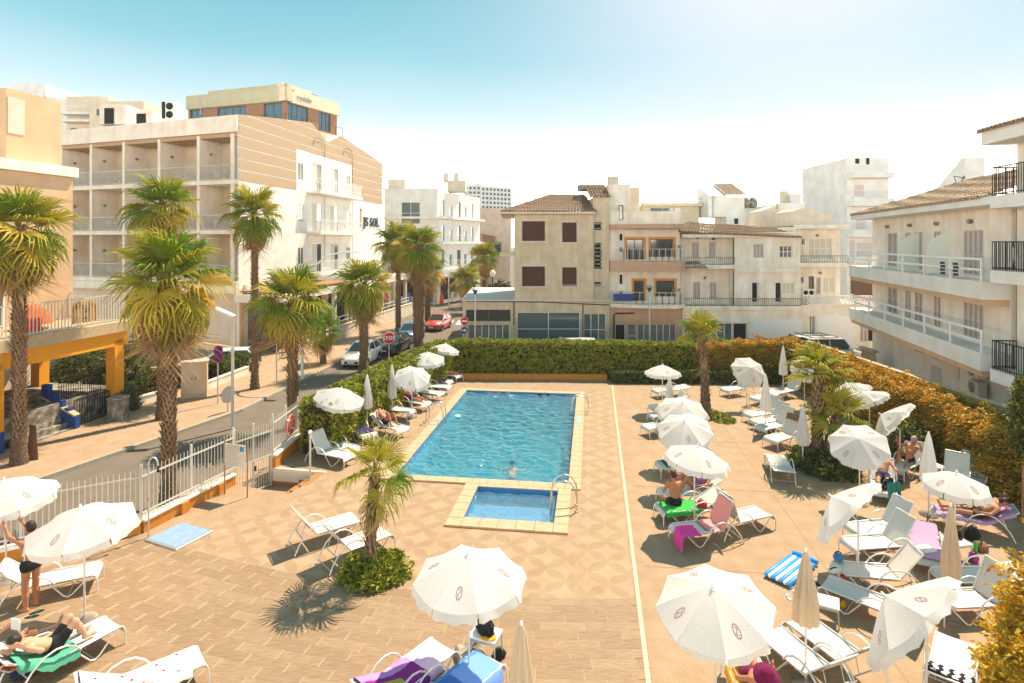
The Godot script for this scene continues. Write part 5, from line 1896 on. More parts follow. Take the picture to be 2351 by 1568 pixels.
	for y in [.35, 1.05]:
		m = Mb.new()
		m.lathe(Vector3.ZERO, [Vector2(.30, 0), Vector2(.30, .02), Vector2(.20, .03), Vector2(.19, .01), Vector2(.0, .01)], 18)
		part("fan", m, M.black, ac, T(Vector3(-.05, y, .4), Basis(Vector3.RIGHT, PI / 2)))
	m = Mb.new()
	m.box(Vector3(-.55, .72, .405), Vector3(.3, 1.4, .02))
	part("grille", m, M.black, ac)

func simple_block(called: String, label: String, x0: float, x1: float, ytop: float, z: float, depth: float, mt: Material, ops := [], category := "building", turn := 0.0) -> Node3D:
	var a = vx(x0, z)
	var b = vx(x1, z)
	var t = bld(called, label, a, category)
	t.rotation.y = turn
	var h = hy(ytop, z) - ST
	facade(t, Vector3.ZERO, Vector3.RIGHT, b.x - a.x, h, ops, mt)
	mass(t, Vector3(0, 0, -.24), Vector3.RIGHT, b.x - a.x, depth, h - .02, mt, "main_block")
	return t
func pm(t: Node3D, x: float, y: float, z: float) -> Vector3:  # sheet bearing to building coordinates
	return vp(x, y, z) - t.position

func op(t: Node3D, z: float, x0: float, y0: float, x1: float, y1: float, kind: String) -> Array:
	# opening from its top corner to its bottom corner on the facade at distance z
	var a = pm(t, x0, y1, z)
	var b = pm(t, x1, y0, z)
	return [a.x, a.y, b.x - a.x, b.y - a.y, kind]

func build_row():
	var m: Mb
	var z = 46.0
	# ---- beige house with tiled roof over a shop
	var a = vx(1062, z)
	var t = bld("beige_house", "beige two storey house with brown shutters and a hipped tile roof over a shop", a, "house")
	var P = func(x: float, y: float) -> Vector3: return pm(t, x, y, z)
	var W = pm(t, 1400, 700, z).x
	var hs: float = P.call(1100, 690).y
	facade(t, Vector3.ZERO, Vector3.RIGHT, W, hs, [op(t, z, 1070, 711, 1172, 738, "brown:2"), op(t, z, 1074, 745, 1170, 790, "shop:6"), op(t, z, 1187, 717, 1332, 795, "shop:2:2"), op(t, z, 1340, 720, 1392, 795, "shop:3:2")], M.beige_wall, .25, "shop_wall")
	mass(t, Vector3(0, 0, -.28), Vector3.RIGHT, W, 12, hs - .02, M.beige_wall, "shop_block")
	m = Mb.new()
	m.box(Vector3(W / 2, hs + .03, -6), Vector3(W + .15, .1, 12.4))
	part("flat_roof", m, M.roof_membrane, t)
	m = Mb.new()
	m.tube([P.call(1070, 690) + Vector3(0, -.05, .06), P.call(1240, 693) + Vector3(0, 0, .06), P.call(1398, 700) + Vector3(0, 0, .06)], .035, 5)
	m.tube([P.call(1180, 690) + Vector3(0, 0, .06), P.call(1180, 745) + Vector3(0, 0, .06)], .04, 5)
	m.tube([P.call(1338, 700) + Vector3(0, 0, .06), P.call(1338, 800) + Vector3(0, 0, .06)], .04, 5)
	part("downpipe", m, M.shutter_brown, t)
	# upper floors
	var ux: float = P.call(1182, 600).x
	var uw: float = P.call(1362, 600).x - ux
	var uh: float = P.call(1200, 487).y - hs
	var uops = []
	for q in [[1199, 508, 1251, 553], [1291, 511, 1324, 556], [1199, 612, 1251, 657], [1291, 614, 1324, 657]]:
		var w = op(t, z, q[0], q[1], q[2], q[3], "roller")
		uops.append([w[0] - ux, w[1] - hs, w[2], w[3], "roller"])
	facade(t, Vector3(ux, hs, 0), Vector3.RIGHT, uw, uh, uops, M.beige_wall, .14)
	for w in uops:  # raised plaster frames and sills
		m = Mb.new()
		var c = Vector3(ux + w[0] + w[2] / 2, hs + w[1], .03)
		m.box(c + Vector3(0, -.09, .03), Vector3(w[2] + .5, .14, .14))
		m.box(c + Vector3(0, w[3] + .13, 0), Vector3(w[2] + .5, .16, .05))
		for s in [-.5, .5]: m.box(c + Vector3(s * (w[2] + .32), w[3] / 2 + .02, 0), Vector3(.14, w[3] + .06, .04))
		part("window_surround", m, M.dim_wall, t)
	mass(t, Vector3(ux, hs, -.18), Vector3.RIGHT, uw, 9, uh - .02, M.beige_wall, "main_block")
	# recessed side balconies
	m = Mb.new()
	m.box(Vector3(ux - .6, hs + uh * .5 + .15, -1.2), Vector3(1.2, .32, 2.2))
	part("side_balcony", m, M.beige_wall, t)
	# hipped roof
	var e = .55
	var rz: float = hs + uh
	var ry: float = P.call(1250, 455).y + .6
	var e0 = Vector3(ux - 1.1, rz, e)
	var e1 = Vector3(ux + uw + .1, rz, e)
	var r0 = Vector3(ux + 3.2, ry, -4.5)
	var r1 = Vector3(ux + uw - .2, ry, -4.5)
	tiles(t, e0, e1, r1, r0, M.roof_tile)
	tiles(t, Vector3(ux - 1.1, rz, -9.4), e0, r0, Vector3(ux + 3.2, ry, -4.55), M.roof_tile)
	tiles(t, e1, Vector3(ux + uw + .1, rz, -9.4), r1 + Vector3(0, 0, -.1), r1, M.roof_tile)
	m = Mb.new()
	m.box(Vector3(ux + uw / 2 - .5, rz - .08, -4.4), Vector3(uw + 1.25, .16, 9.9))
	part("eaves", m, M.dim_wall, t)
	# stair tower
	var tx = ux + uw + .02
	var tw = W - tx
	var th: float = P.call(1380, 452).y - hs
	var tops = []
	for q in [[1364, 508, 1383, 530], [1364, 556, 1383, 620], [1364, 646, 1383, 660]]:
		var w = op(t, z, q[0], q[1], q[2], q[3], "open")
		tops.append([w[0] - tx, w[1] - hs, w[2], w[3], "blank"])
	facade(t, Vector3(tx, hs, -.25), Vector3.RIGHT, tw, th, tops, M.beige_wall, .2, "stair_tower_wall")
	for w in tops:
		m = Mb.new()
		var n = int(w[3] / .3)
		for k in n: m.box(Vector3(tx + w[0] + w[2] / 2, hs + w[1] + w[3] * (k + .5) / n, -.33), Vector3(w[2], .10, .2))
		part("concrete_louvres", m, M.concrete, t)
	mass(t, Vector3(tx, hs, -.5), Vector3.RIGHT, tw, 6, th - .02, M.beige_wall, "stair_tower")
	tiles(t, Vector3(tx - .3, hs + th, -.1), Vector3(tx + tw + .1, hs + th, -.1), Vector3(tx + tw + .1, hs + th + 1.1, -3), Vector3(tx - .3, hs + th + 1.1, -3), M.roof_tile)
	m = Mb.new()
	m.box(Vector3(tx + .3, hs + th + 1.0, -3.6), Vector3(2.2, .5, 1.2))
	part("roof_parapet", m, M.concrete, t)
	railing(t, [Vector3(P.call(1258, 690).x, hs + .08, -.1), Vector3(W - .05, hs + .08, -.1)], P.call(1300, 657).y - hs, .17, M.fence_white)

	# ---- terracotta and white house with curved balconies
	z = 46.0
	a = vx(1401, z)
	t = bld("terracotta_house", "white house with terracotta bands, brown shutters and rounded balconies", a, "house")
	W = pm(t, 1565, 700, z).x
	var H = pm(t, 1450, 484, z).y
	hs = pm(t, 1450, 700, z).y
	facade(t, Vector3(0, 0, 0), Vector3.RIGHT, W, hs, [op(t, z, 1412, 744, 1436, 800, "door"), op(t, z, 1441, 744, 1462, 800, "shop:1:2"), op(t, z, 1464, 744, 1553, 800, "shop:6")], M.terracotta_wall, .2, "shop_wall")
	mass(t, Vector3(0, 0, -.23), Vector3.RIGHT, W, 10, hs - .02, M.white_wall, "shop_block")
	var ops = []
	for q in [[1424, 535, 1434, 554, "blank"], [1424, 567, 1434, 580, "blank"], [1424, 630, 1434, 655, "blank"], [1424, 668, 1434, 682, "blank"], [1424, 470, 1434, 505, "brown:1"],
		[1441, 549, 1481, 596, "brown:2"], [1497, 549, 1550, 590, "brown:3"], [1458, 645, 1482, 692, "brown:1"], [1510, 645, 1553, 682, "brown:2"]]:
		var w = op(t, z, q[0], q[1], q[2], q[3], q[4])
		w[1] -= hs
		ops.append(w)
	facade(t, Vector3(0, hs, -.5), Vector3.RIGHT, W, H - hs, ops, M.white_wall, .2)
	mass(t, Vector3(0, hs, -.75), Vector3.RIGHT, W, 9, H - hs - .02, M.white_wall, "main_block")
	for k in [5, 6, 7, 8]:  # orange painted surrounds
		var w: Array = ops[k]
		m = Mb.new()
		var c = Vector3(w[0] + w[2] / 2, hs + w[1], -.47)
		m.box(c + Vector3(0, w[3] + .09, 0), Vector3(w[2] + .36, .18, .06))
		for s in [-.5, .5]: m.box(c + Vector3(s * (w[2] + .18), w[3] / 2, 0), Vector3(.16, w[3], .05))
		part("window_surround", m, mat("surround_orange", lin(.62, .28, .07), .8), t)
	# tower part
	mass(t, Vector3(0, H, -.8), Vector3.RIGHT, pm(t, 1452, 500, z).x, 5, pm(t, 1420, 421, z).y - H, M.white_wall, "roof_tower")
	mass(t, Vector3(.1, pm(t, 1420, 421, z).y, -1.2), Vector3.RIGHT, .8, .8, .7, M.dim_wall, "chimney")
	mass(t, Vector3(pm(t, 1452, 500, z).x, H, -1.6), Vector3.RIGHT, .9, 3, 2.0, M.cream_wall, "roof_tower")
	# rounded balconies
	for q in [[515, 525, .0, 0], [599, 622, .95, 1], [697, 705, .95, 2]]:
		var y: float = pm(t, 1450, q[0], z).y
		var thk: float = y - pm(t, 1450, q[1], z).y
		var pg = PackedVector2Array()
		var x0 = .0
		pg.append(Vector2(x0, .52))
		for k in 13:
			var u = k / 12.0
			pg.append(Vector2(x0 + u * (W - x0 + .1), -(sin(clampf(u * 1.25, 0, 1) * PI * .5) * 1.25 * (1.0 - pow(maxf(u - .7, 0) / .3, 3) * .6))))
		pg.append(Vector2(W + .1, .52))
		m = Mb.new()
		var flip = PackedVector2Array()
		for v in pg: flip.append(Vector2(v.x, -v.y))
		m.prism(flip, Vector3(0, y, 0), Vector3.RIGHT, Vector3.BACK, -thk)
		part("balcony_slab" if q[3] else "eaves_slab", m, M.terracotta_wall if q[3] < 2 else M.white_wall, t)
		if q[2] > 0:
			var pts = []
			for k in range(2 if q[3] == 1 else 1, 14): pts.append(Vector3(pg[k].x, y, -pg[k].y - .06))
			railing(t, pts, q[2], .17, M.fence_white, "railing", [1.0, .08], .04)
	for x in [1556, 1570]:
		for y in [566, 666]: lamp_globe(t, pm(t, x - 8, y, z) + Vector3(0, 0, -.3))
	m = Mb.new()
	m.tube([pm(t, 1409, 800, z) + Vector3(0, 0, .06), pm(t, 1409, 722, z) + Vector3(0, 0, .06), pm(t, 1415, 719, z) + Vector3(0, 0, .06), pm(t, 1455, 719, z) + Vector3(0, 0, .06)], .07, 6)
	part("pipe", m, M.shutter_brown, t)
	var tw2 = thing("beach_towel", "deep blue towel hung on the lowest balcony railing of the terracotta house", "towel", vp(1432, 683, 44.6))
	m = Mb.new()
	m.box(Vector3.ZERO, Vector3(1.6, .55, .03))
	part("cloth", m, M.sign_blue, tw2)

	# ---- white house with a tiled eave
	z = 46.4
	a = vx(1566, z)
	t = bld("white_house", "white house with a long tiled eave, lilac shutters and deep balconies", a, "house")
	W = pm(t, 1838, 700, z).x
	hs = pm(t, 1600, 702, z).y
	facade(t, Vector3.ZERO, Vector3.RIGHT, W, hs, [op(t, z, 1572, 742, 1608, 800, "shop:2"), op(t, z, 1612, 742, 1682, 800, "shop:4"), op(t, z, 1684, 742, 1716, 800, "door")], M.white_wall, .25, "shop_wall")
	mass(t, Vector3(0, 0, -.3), Vector3.RIGHT, W, 10, hs - .02, M.white_wall, "shop_block")
	m = Mb.new()
	m.box(pm(t, 1785, 770, z) + Vector3(0, 0, .01), Vector3(3.9, 2.5, .05))
	part("garage_shutter", m, M.white_paint, t)
	H = pm(t, 1600, 533, z).y
	# recessed part with balconies
	var xr: float = pm(t, 1686, 600, z).x
	ops = []
	for q in [[1600, 556, 1617, 593], [1640, 556, 1656, 593], [1603, 650, 1620, 690], [1642, 650, 1658, 690]]:
		var w = op(t, z, q[0], q[1], q[2], q[3], "shutters")
		w[1] -= hs
		ops.append(w)
	facade(t, Vector3(0, hs, -1.3), Vector3.RIGHT, xr, H - hs, ops, M.white_wall, .15)
	# projecting part
	ops = []
	for q in [[1730, 560, 1754, 592, "shutters:3"], [1791, 564, 1820, 592, "glass:3:2"], [1727, 648, 1742, 695, "openshut"], [1781, 648, 1796, 695, "door"], [1798, 649, 1825, 676, "curtain:3"]]:
		var w = op(t, z, q[0], q[1], q[2], q[3], q[4])
		w[0] -= xr; w[1] -= hs
		ops.append(w)
	facade(t, Vector3(xr, hs, -.05), Vector3.RIGHT, W - xr, H - hs, ops, M.white_wall, .2)
	m = Mb.new()
	m.box(Vector3(xr + .06, hs + (H - hs) / 2, -.7), Vector3(.12, H - hs, 1.26))
	part("side_wall", m, M.white_wall, t)
	mass(t, Vector3(0, hs, -1.5), Vector3.RIGHT, W, 8, H - hs - .02, M.white_wall, "main_block")
	for q in [[608, 1.0], [702, 1.0]]:
		var y: float = pm(t, 1600, q[0], z).y
		slab(t, Vector3(0, y, -1.3), Vector3.RIGHT, xr + (W - xr if q[0] > 650 else 0.0), .3, 1.5, M.white_wall)
		railing(t, [Vector3(.05, y, .12), Vector3(xr if q[0] < 650 else W, y, .12)], pm(t, 1600, q[0] - 17, z).y - y, .16, M.concrete)
	m = Mb.new()
	m.box(pm(t, 1762, 620, z) + Vector3(0, 0, .06), Vector3(W - xr + .1, .35, .22))
	part("string_course", m, M.white_wall, t)
	for q in [[1612, 545], [1650, 548], [1630, 640]]: lamp_globe(t, pm(t, q[0], q[1], z) + Vector3(0, 0, -1.2))
	tiles(t, Vector3(-.2, H, .45), Vector3(W - .1, H - .45, .45), Vector3(W - 1.2, H + .35, -2.2), Vector3(1.3, H + .85, -2.2), M.roof_tile)
	tiles(t, Vector3(-.2, H, -2.5), Vector3(-.2, H, .45), Vector3(1.3, H + .85, -2.2), Vector3(1.29, H + .85, -2.3), M.roof_tile)
	m = Mb.new()
	m.box(Vector3(W / 2, H - .3, -.6), Vector3(W, .25, 1.8))
	part("eaves", m, M.white_wall, t)
	tiles(t, pm(t, 1566, 615, z) + Vector3(0, 0, .5), pm(t, 1620, 615, z) + Vector3(0, 0, .5), pm(t, 1610, 603, z) + Vector3(0, 0, -1), pm(t, 1585, 603, z) + Vector3(0, 0, -1), M.roof_tile_pale)

	# ---- white house with glazed balcony and lattice parapet
	z = 46.8
	a = vx(1838, z)
	t = bld("white_house", "white house with a large glazed balcony door and a lattice parapet", a, "house")
	W = pm(t, 1945, 700, z).x
	hs = pm(t, 1850, 700, z).y
	H = pm(t, 1850, 520, z).y
	facade(t, Vector3.ZERO, Vector3.RIGHT, W + 2.2, hs, [op(t, z, 1859, 725, 1872, 785, "shop:2"), op(t, z, 1974, 723, 1992, 785, "shutters:2"), op(t, z, 1993, 723, 2012, 785, "blank")], M.white_wall, .2, "ground_wall")
	mass(t, Vector3(0, 0, -.25), Vector3.RIGHT, W + 2.2, 8, hs - .02, M.white_wall, "ground_block")
	m = Mb.new()
	m.box(pm(t, 1918, 765, z) + Vector3(0, 0, .01), Vector3(2.9, 2.8, .05))
	part("garage_shutter", m, M.white_paint, t)
	ops = []
	for q in [[1838, 547, 1845, 563, "blank"], [1855, 547, 1862, 563, "blank"], [1872, 547, 1926, 596, "curtain:4:2"], [1840, 637, 1846, 655, "blank"], [1853, 637, 1860, 652, "blank"], [1871, 636, 1884, 676, "brown:1"], [1888, 638, 1900, 678, "shutters:1"], [1905, 638, 1932, 676, "curtain:2"]]:
		var w = op(t, z, q[0], q[1], q[2], q[3], q[4])
		w[1] -= hs
		w[0] = maxf(w[0], .02)
		ops.append(w)
	facade(t, Vector3(0, hs, -1.0), Vector3.RIGHT, W, H - hs, ops, M.white_wall, .15)
	mass(t, Vector3(0, hs, -1.2), Vector3.RIGHT, W, 8, H - hs - .02, M.white_wall, "main_block")
	slab(t, Vector3(-.1, pm(t, 1850, 603, z).y, -1.0), Vector3.RIGHT, W, .35, 1.15, M.white_wall)
	railing(t, [Vector3(0, pm(t, 1850, 603, z).y, .1), Vector3(W, pm(t, 1850, 603, z).y, .1)], .55, .2, M.concrete)
	slab(t, Vector3(-.1, H + .12, -1.0), Vector3.RIGHT, W + .2, .3, 1.2, M.white_wall, "eaves_slab")
	m = Mb.new()  # roof slope above
	m.prism(PackedVector2Array([Vector2(.3, 0), Vector2(W, 0), Vector2(W, .9), Vector2(1.2, 1.5), Vector2(.3, 1.2)]), Vector3(0, H + .12, -2.2), Vector3.RIGHT, UP, 3.0)
	part("roof_structure", m, M.dim_wall, t)
	lamp_globe(t, pm(t, 1890, 540, z) + Vector3(0, 0, -.9))
	lamp_globe(t, pm(t, 1897, 628, z) + Vector3(0, 0, -.9))
	# lattice parapet: diagonal bars
	m = Mb.new()
	var lx: float = pm(t, 1853, 700, z).x
	var lw: float = W + 1.9 - lx
	m.box(Vector3(lx + lw / 2, hs + .04, .05), Vector3(lw, .08, .14))
	m.box(Vector3(lx + lw / 2, hs + .72, .05), Vector3(lw, .08, .14))
	var n = int(lw / .22)
	for k in n:
		for s in [-1, 1]:
			m.box(Vector3(lx + lw * (k + .5) / n, hs + .38, .05 + .012 * s), Vector3(.07, .72, .05), Basis(Vector3.BACK, .55 * s))
	stuff(part("lattice_parapet", m, M.bright_wall, t))
	# air conditioners
	for x in [1848, 1861]:
		var ac = thing("air_conditioner", "small air conditioner on the lattice parapet balcony, the one %s the brown door" % ("farther from" if x == 1848 else "nearer"), "air conditioner", vp(x, 680, z - .3), 0, "balcony air conditioners")
		m = Mb.new()
		m.cbox(Vector3(0, .3, 0), Vector3(.42, .55, .3), .02)
		part("case", m, M.white_paint, ac)
		m = Mb.new()
		m.lathe(Vector3.ZERO, [Vector2(.19, 0), Vector2(.18, .02), Vector2(.0, .02)], 14)
		part("fan", m, M.black, ac, T(Vector3(0, .3, .15), Basis(Vector3.RIGHT, PI / 2)))

	# ---- roof structures behind the row
	t = simple_block("roof_block", "pale rooftop flat with blue tinted windows behind the terracotta house", 1476, 1605, 470, 56, 6, M.cream_wall, [])
	for q in [[1494, 478, 1520, 491], [1522, 478, 1545, 491], [1548, 478, 1562, 491], [1571, 481, 1576, 487]]:
		m = Mb.new()
		var c = pm(t, (q[0] + q[2]) / 2.0, (q[1] + q[3]) / 2.0, 56)
		m.box(c + Vector3(0, 0, .03), Vector3((q[2] - q[0]) * .0418, (q[3] - q[1]) * .0418, .05))
		part("window", m, M.glass_blue, t)
	m = Mb.new()
	m.box(pm(t, 1540, 470, 56) + Vector3(0, 0, .2), Vector3(5.7, .3, .9))
	part("roof_edge", m, M.cream_wall, t)
	t = simple_block("stair_house", "white rooftop stair house with a sloping tile lid", 1668, 1709, 452, 54, 3, M.far_white, [])
	m = Mb.new()
	m.prism(PackedVector2Array([Vector2(0, 0), Vector2(2.2, 0), Vector2(2.2, 1.5)]), pm(t, 1668, 512, 54) + Vector3(-.06, 0, -3.1), Vector3.BACK, UP, 0.1)
	part("side_wall", m, M.far_white, t)
	var la = pm(t, 1664, 448, 54) + Vector3(0, 0, .25)
	var lb = pm(t, 1711, 448, 54) + Vector3(0, 0, .25)
	tiles(t, la, lb, lb + Vector3(0, 1.35, -3.5), la + Vector3(0, 1.35, -3.5), M.roof_tile_pale)
	m = Mb.new()
	m.prism(PackedVector2Array([Vector2(-3.2, -2), Vector2(0, -2), Vector2(0, -.02), Vector2(-3.2, 1.2)]), Vector3(.02, la.y, -.02), Vector3.BACK, UP, -(lb.x - la.x) + .2)
	part("walls", m, M.far_white, t)
	m = Mb.new()
	m.box(pm(t, 1690, 508, 54) + Vector3(0, 0, .03), Vector3(.35, .5, .05))
	part("window", m, M.room_dark, t)
	t = simple_block("roof_block", "weathered grey white rooftop block with two small tanks", 1712, 1766, 478, 58, 5, M.far_white, [])
	for x in [1725, 1742]:
		m = Mb.new()
		m.lathe(pm(t, x, 478, 58) + Vector3(0, 0, -1.5), [Vector2(0, 0), Vector2(.5, 0), Vector2(.5, .8), Vector2(.2, 1.2), Vector2(0, 1.25)], 12)
		part("tank", m, M.concrete, t)
	t = simple_block("roof_block", "white rooftop block with a lean-to and chimney before the tall white house", 1790, 1848, 466, 53, 5, M.far_white, [])
	m = Mb.new()
	m.prism(PackedVector2Array([Vector2(-1.8, -3), Vector2(0, -3), Vector2(0, .8), Vector2(-1.8, .2)]), pm(t, 1790, 490, 53), Vector3.RIGHT, UP, 2.5)
	part("lean_to", m, M.dim_wall, t)
	mass(t, pm(t, 1808, 466, 53) + Vector3(0, 0, -1), Vector3.RIGHT, .6, .6, 1.2, M.dim_wall, "chimney")
	mass(t, pm(t, 1822, 466, 53) + Vector3(0, 0, -.6), Vector3.RIGHT, 1.0, 1.0, .9, M.far_white, "chimney")
	# ---- tall white house
	z = 60.0
	t = simple_block("tall_white_house", "tall plain white house with stepped balconies rising above the row", 1945, 2040, 362, z, 9, M.far_white, [])
	for q in [[398, 410], [456, 474], [528, 545], [590, 602]]:
		var y: float = pm(t, 1950, q[0], z).y
		slab(t, Vector3(.1, y, 0), Vector3.RIGHT, pm(t, 2040, 0, z).x - .2, y - pm(t, 1950, q[1], z).y, 1.1, M.far_white)
		railing(t, [Vector3(.1, y, 1.05), Vector3(pm(t, 2040, 0, z).x - .1, y, 1.05)], .75, .25, M.far_white)
	for q in [[1966, 500, 1986, 530], [1952, 552, 1962, 595], [1968, 558, 2010, 590], [1953, 630, 2010, 690], [1962, 425, 1982, 450]]:
		m = Mb.new()
		m.box(pm(t, (q[0] + q[2]) / 2.0, (q[1] + q[3]) / 2.0, z) + Vector3(0, 0, .03), Vector3((q[2] - q[0]) * .0448, (q[3] - q[1]) * .0448, .05))
		part("window", m, M.shutter_lilac if q[1] < 560 else M.door_wood, t)
	m = Mb.new()
	m.box(pm(t, 1992, 370, z) + Vector3(0, 0, .02), Vector3(.3, .7, .04))
	m.box(pm(t, 1968, 370, z) + Vector3(0, 0, .02), Vector3(.4, .5, .04))
	part("vent", m, M.room_dark, t)

func build_right_house():
	# white apartment house whose long side faces the terrace
	var A = Vector3(24.7, ST, -40.0)
	var B = Vector3(20.7, ST, -24.2)
	var t = bld("apartment_house", "white apartment house with long balconies, lilac shutters and a tiled roof", A, "house")
	var r = (B - A).normalized()
	var n = r.cross(UP)
	if n.x > 0: n = -n
	var L = (B - A).length()
	var dep = 10.0
	var f1 = 4.0
	var f2 = 7.0
	var H = 10.3
	var sx = func(x: float) -> float:  # distance along the side for a bearing
		var k = (x - CX) / F
		return (k * -A.z - A.x) / (r.x + k * r.z)
	var ops = []
	for q in [[2012, 12, 1], [2038, 2060, 2], [2078, 2090, 2], [2100, 2118, 2], [2144, 2160, 2], [2212, 2258, 4]]:
		if q[2] == 1: continue
		var s0: float = sx.call(q[0])
		var s1: float = sx.call(q[1])
		ops.append([s0, f1 + .05, maxf(s1 - s0, .8), 2.1, "lilac:%d" % q[2]])
		ops.append([s0, f2 + .05, maxf(s1 - s0, .8), 2.1, "lilac:%d" % q[2]])
	facade(t, Vector3.ZERO, r, L, H, ops, M.white_wall, .15)
	var m = Mb.new()
	m.box(r * L * .5 - n * (dep * .5 + .2) + UP * H * .5, Vector3(L, H - .02, dep), Basis(r, UP, n))
	part("main_block", m, M.white_wall, t)
	# the end that faces the street
	for y in [f1, f2]:
		m = Mb.new()
		m.box(r * (L * .5 - .6) + n * .55 + UP * (y - .45), Vector3(L + 1.2, .75, 1.1), Basis(r, UP, n))
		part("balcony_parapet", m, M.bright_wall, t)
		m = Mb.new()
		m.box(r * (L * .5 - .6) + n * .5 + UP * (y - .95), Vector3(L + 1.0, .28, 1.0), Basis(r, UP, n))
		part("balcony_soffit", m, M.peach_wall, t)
		m = Mb.new()
		for k in [.5, .95]: m.bar(r * -1.2 + n * 1.06 + UP * (y + k - .08), r * L + n * 1.06 + UP * (y + k - .08), .07, .10)
		for k in 7: m.box(r * (L * k / 6.0) + n * 1.06 + UP * (y + .38), Vector3(.07, .9, .07))
		part("balcony_rails", m, M.white_paint, t)
		for k in 4: lamp_globe(t, r * (3.0 + k * 3.4) + n * .12 + UP * (y + 2.55))
	# frosted screens on the upper balcony
	for x in [2110, 2182]:
		m = Mb.new()
		var s: float = sx.call(x)
		var pg = PackedVector2Array([Vector2(0, 0), Vector2(1.1, 0), Vector2(1.1, .9), Vector2(.95, 1.6), Vector2(.5, 1.95), Vector2(0, 2.1)])
		m.prism(pg, r * s + UP * f2, n, UP, .03)
		part("balcony_screen", m, M.screen, t)
	# eave and roof
	m = Mb.new()
	m.box(r * L * .5 + n * .35 + UP * (H - .02), Vector3(L + 1.6, .32, 1.5), Basis(r, UP, n))
	part("eaves", m, M.bright_wall, t)
	var e0 = r * -.8 + n * 1.15 + UP * (H + .12)
	var e1 = r * (L + .1) + n * 1.15 + UP * (H + .12)
	tiles(t, e0, e1, r * L - n * 4.5 + UP * (H + 2.1), r * 3.2 - n * 4.5 + UP * (H + 2.1), M.roof_tile_pale)
	tiles(t, r * -.8 - n * 9 + UP * (H + .12), e0, r * 3.2 - n * 4.5 + UP * (H + 2.1), r * 3.19 - n * 4.6 + UP * (H + 2.1), M.roof_tile_pale)
	# ground floor vents, hatch, lilac shutter, air conditioners
	for x in [2110, 2150]:
		m = Mb.new()
		var s: float = sx.call(x)
		for k in 4: m.box(r * (s + k * .24 - .4) + n * .015 + UP * 2.55, Vector3(.18, .3, .03), Basis(r, UP, n))
		part("air_vent", m, M.dim_wall, t)
	m = Mb.new()
	m.box(r * sx.call(2150) + n * .012 + UP * 1.0, Vector3(1.1, 2.1, .03), Basis(r, UP, n))
	part("hatch", m, M.shutter_lilac, t)
	m = Mb.new()
	m.box(r * sx.call(2202) + n * .012 + UP * 2.2, Vector3(.18, .55, .03), Basis(r, UP, n))
	part("air_vent", m, M.dim_wall, t)
	window(t, r * sx.call(2242) + n * .05 + UP * .9, r, .55, 1.5, "lilac:2")
	for x in [2262, 2276]:
		var ac = thing("air_conditioner", "%s of two beige air conditioners stacked on the apartment house wall" % ("lower" if x == 2262 else "upper"), "air conditioner", A + r * (sx.call(x) if x == 2262 else sx.call(2262)) + n * .3 + UP * (1.75 if x == 2262 else 2.5), yaw_of(r), "wall air conditioners")
		m = Mb.new()
		m.cbox(Vector3(0, .3, 0), Vector3(.85, .6, .35), .02)
		part("case", m, M.dim_wall, ac)
		m = Mb.new()
		m.lathe(Vector3.ZERO, [Vector2(.24, 0), Vector2(.24, .02), Vector2(.0, .03)], 16)
		part("fan", m, M.concrete, ac, T(Vector3(-.1, .3, .18), Basis(Vector3.RIGHT, PI / 2)))
	# clothes drying on the upper balcony
	for x in [2235, 2268]:
		var tw = thing("towel", "black and white towel on the top balcony rail, %s the iron railing" % ("farther from" if x == 2235 else "next to"), "towel", A + r * sx.call(x - 8) + n * 1.12 + UP * (f2 + .5), yaw_of(r), "towels on the balcony rail")
		m = Mb.new()
		for k in 4: m.box(Vector3(.04 * (k % 2), .1 - k * .16, .01), Vector3(.45, .11, .02))
		part("cloth", m, M.cloth_navy, tw)
	# balustrade by the entrance
	t = thing("balustrade", "short tan balustrade beside the silver people carrier", "balustrade", vx(1978, 38.0))
	var bl = vx(2010, 36.5) - t.position
	for k in 7:
		m = Mb.new()
		m.lathe(bl * ((k + .5) / 7.0), [Vector2(.07, .9), Vector2(.05, 1.0), Vector2(.11, 1.2), Vector2(.06, 1.5), Vector2(.07, 1.65)], 8)
		part("baluster", m, M.coping, t)
	m = Mb.new()
	m.bar(bl * -.05 + UP * 1.72, bl * 1.05 + UP * 1.72, .28, .14)
	m.bar(bl * -.05 + UP * .45, bl * 1.05 + UP * .45, .28, .9)
	part("rail", m, M.coping, t)
	# next house with dark iron balconies
	var C = Vector3(20.42, ST, -23.6)
	t = bld("apartment_house", "cream apartment house with black iron balcony railings at the boundary", C, "house")
	r = Vector3(-.12, 0, .993).normalized()
	n = Vector3(-r.z, 0, r.x)
	if n.x > 0: n = -n
	ops = [[1.7, f2 + .9, 1.1, 2.25, "brown:1"], [1.5, f1 + .1, 1.1, 2.1, "lilac:1"], [.6, 10.5, 1.2, 1.9, "lilac:2"], [.9, .9, 1.2, 2.2, "blank"]]
	facade(t, Vector3.ZERO, r, 9, 12.7, ops, M.white_wall, .15)
	m = Mb.new()
	m.box(r * 4.5 - n * 4.3 + UP * 6.3, Vector3(9, 12.6, 8.2), Basis(r, UP, n))
	part("main_block", m, M.white_wall, t)
	for q in [[f1 - .55, .35], [f2 + .45, .35], [10.45, .35]]:
		m = Mb.new()
		m.box(r * 4.5 + n * .5 + UP * (q[0] - .25), Vector3(9, .5, 1.0), Basis(r, UP, n))
		part("balcony_slab", m, M.bright_wall, t)
		railing(t, [r * .05 + n * .05 + UP * q[0], r * .05 + n * .95 + UP * q[0], r * 9 + n * .95 + UP * q[0]], 1.15, .12, M.dark_frame)
		lamp_globe(t, r * 1.3 + n * .12 + UP * (q[0] + 2.3))
	var ch = A
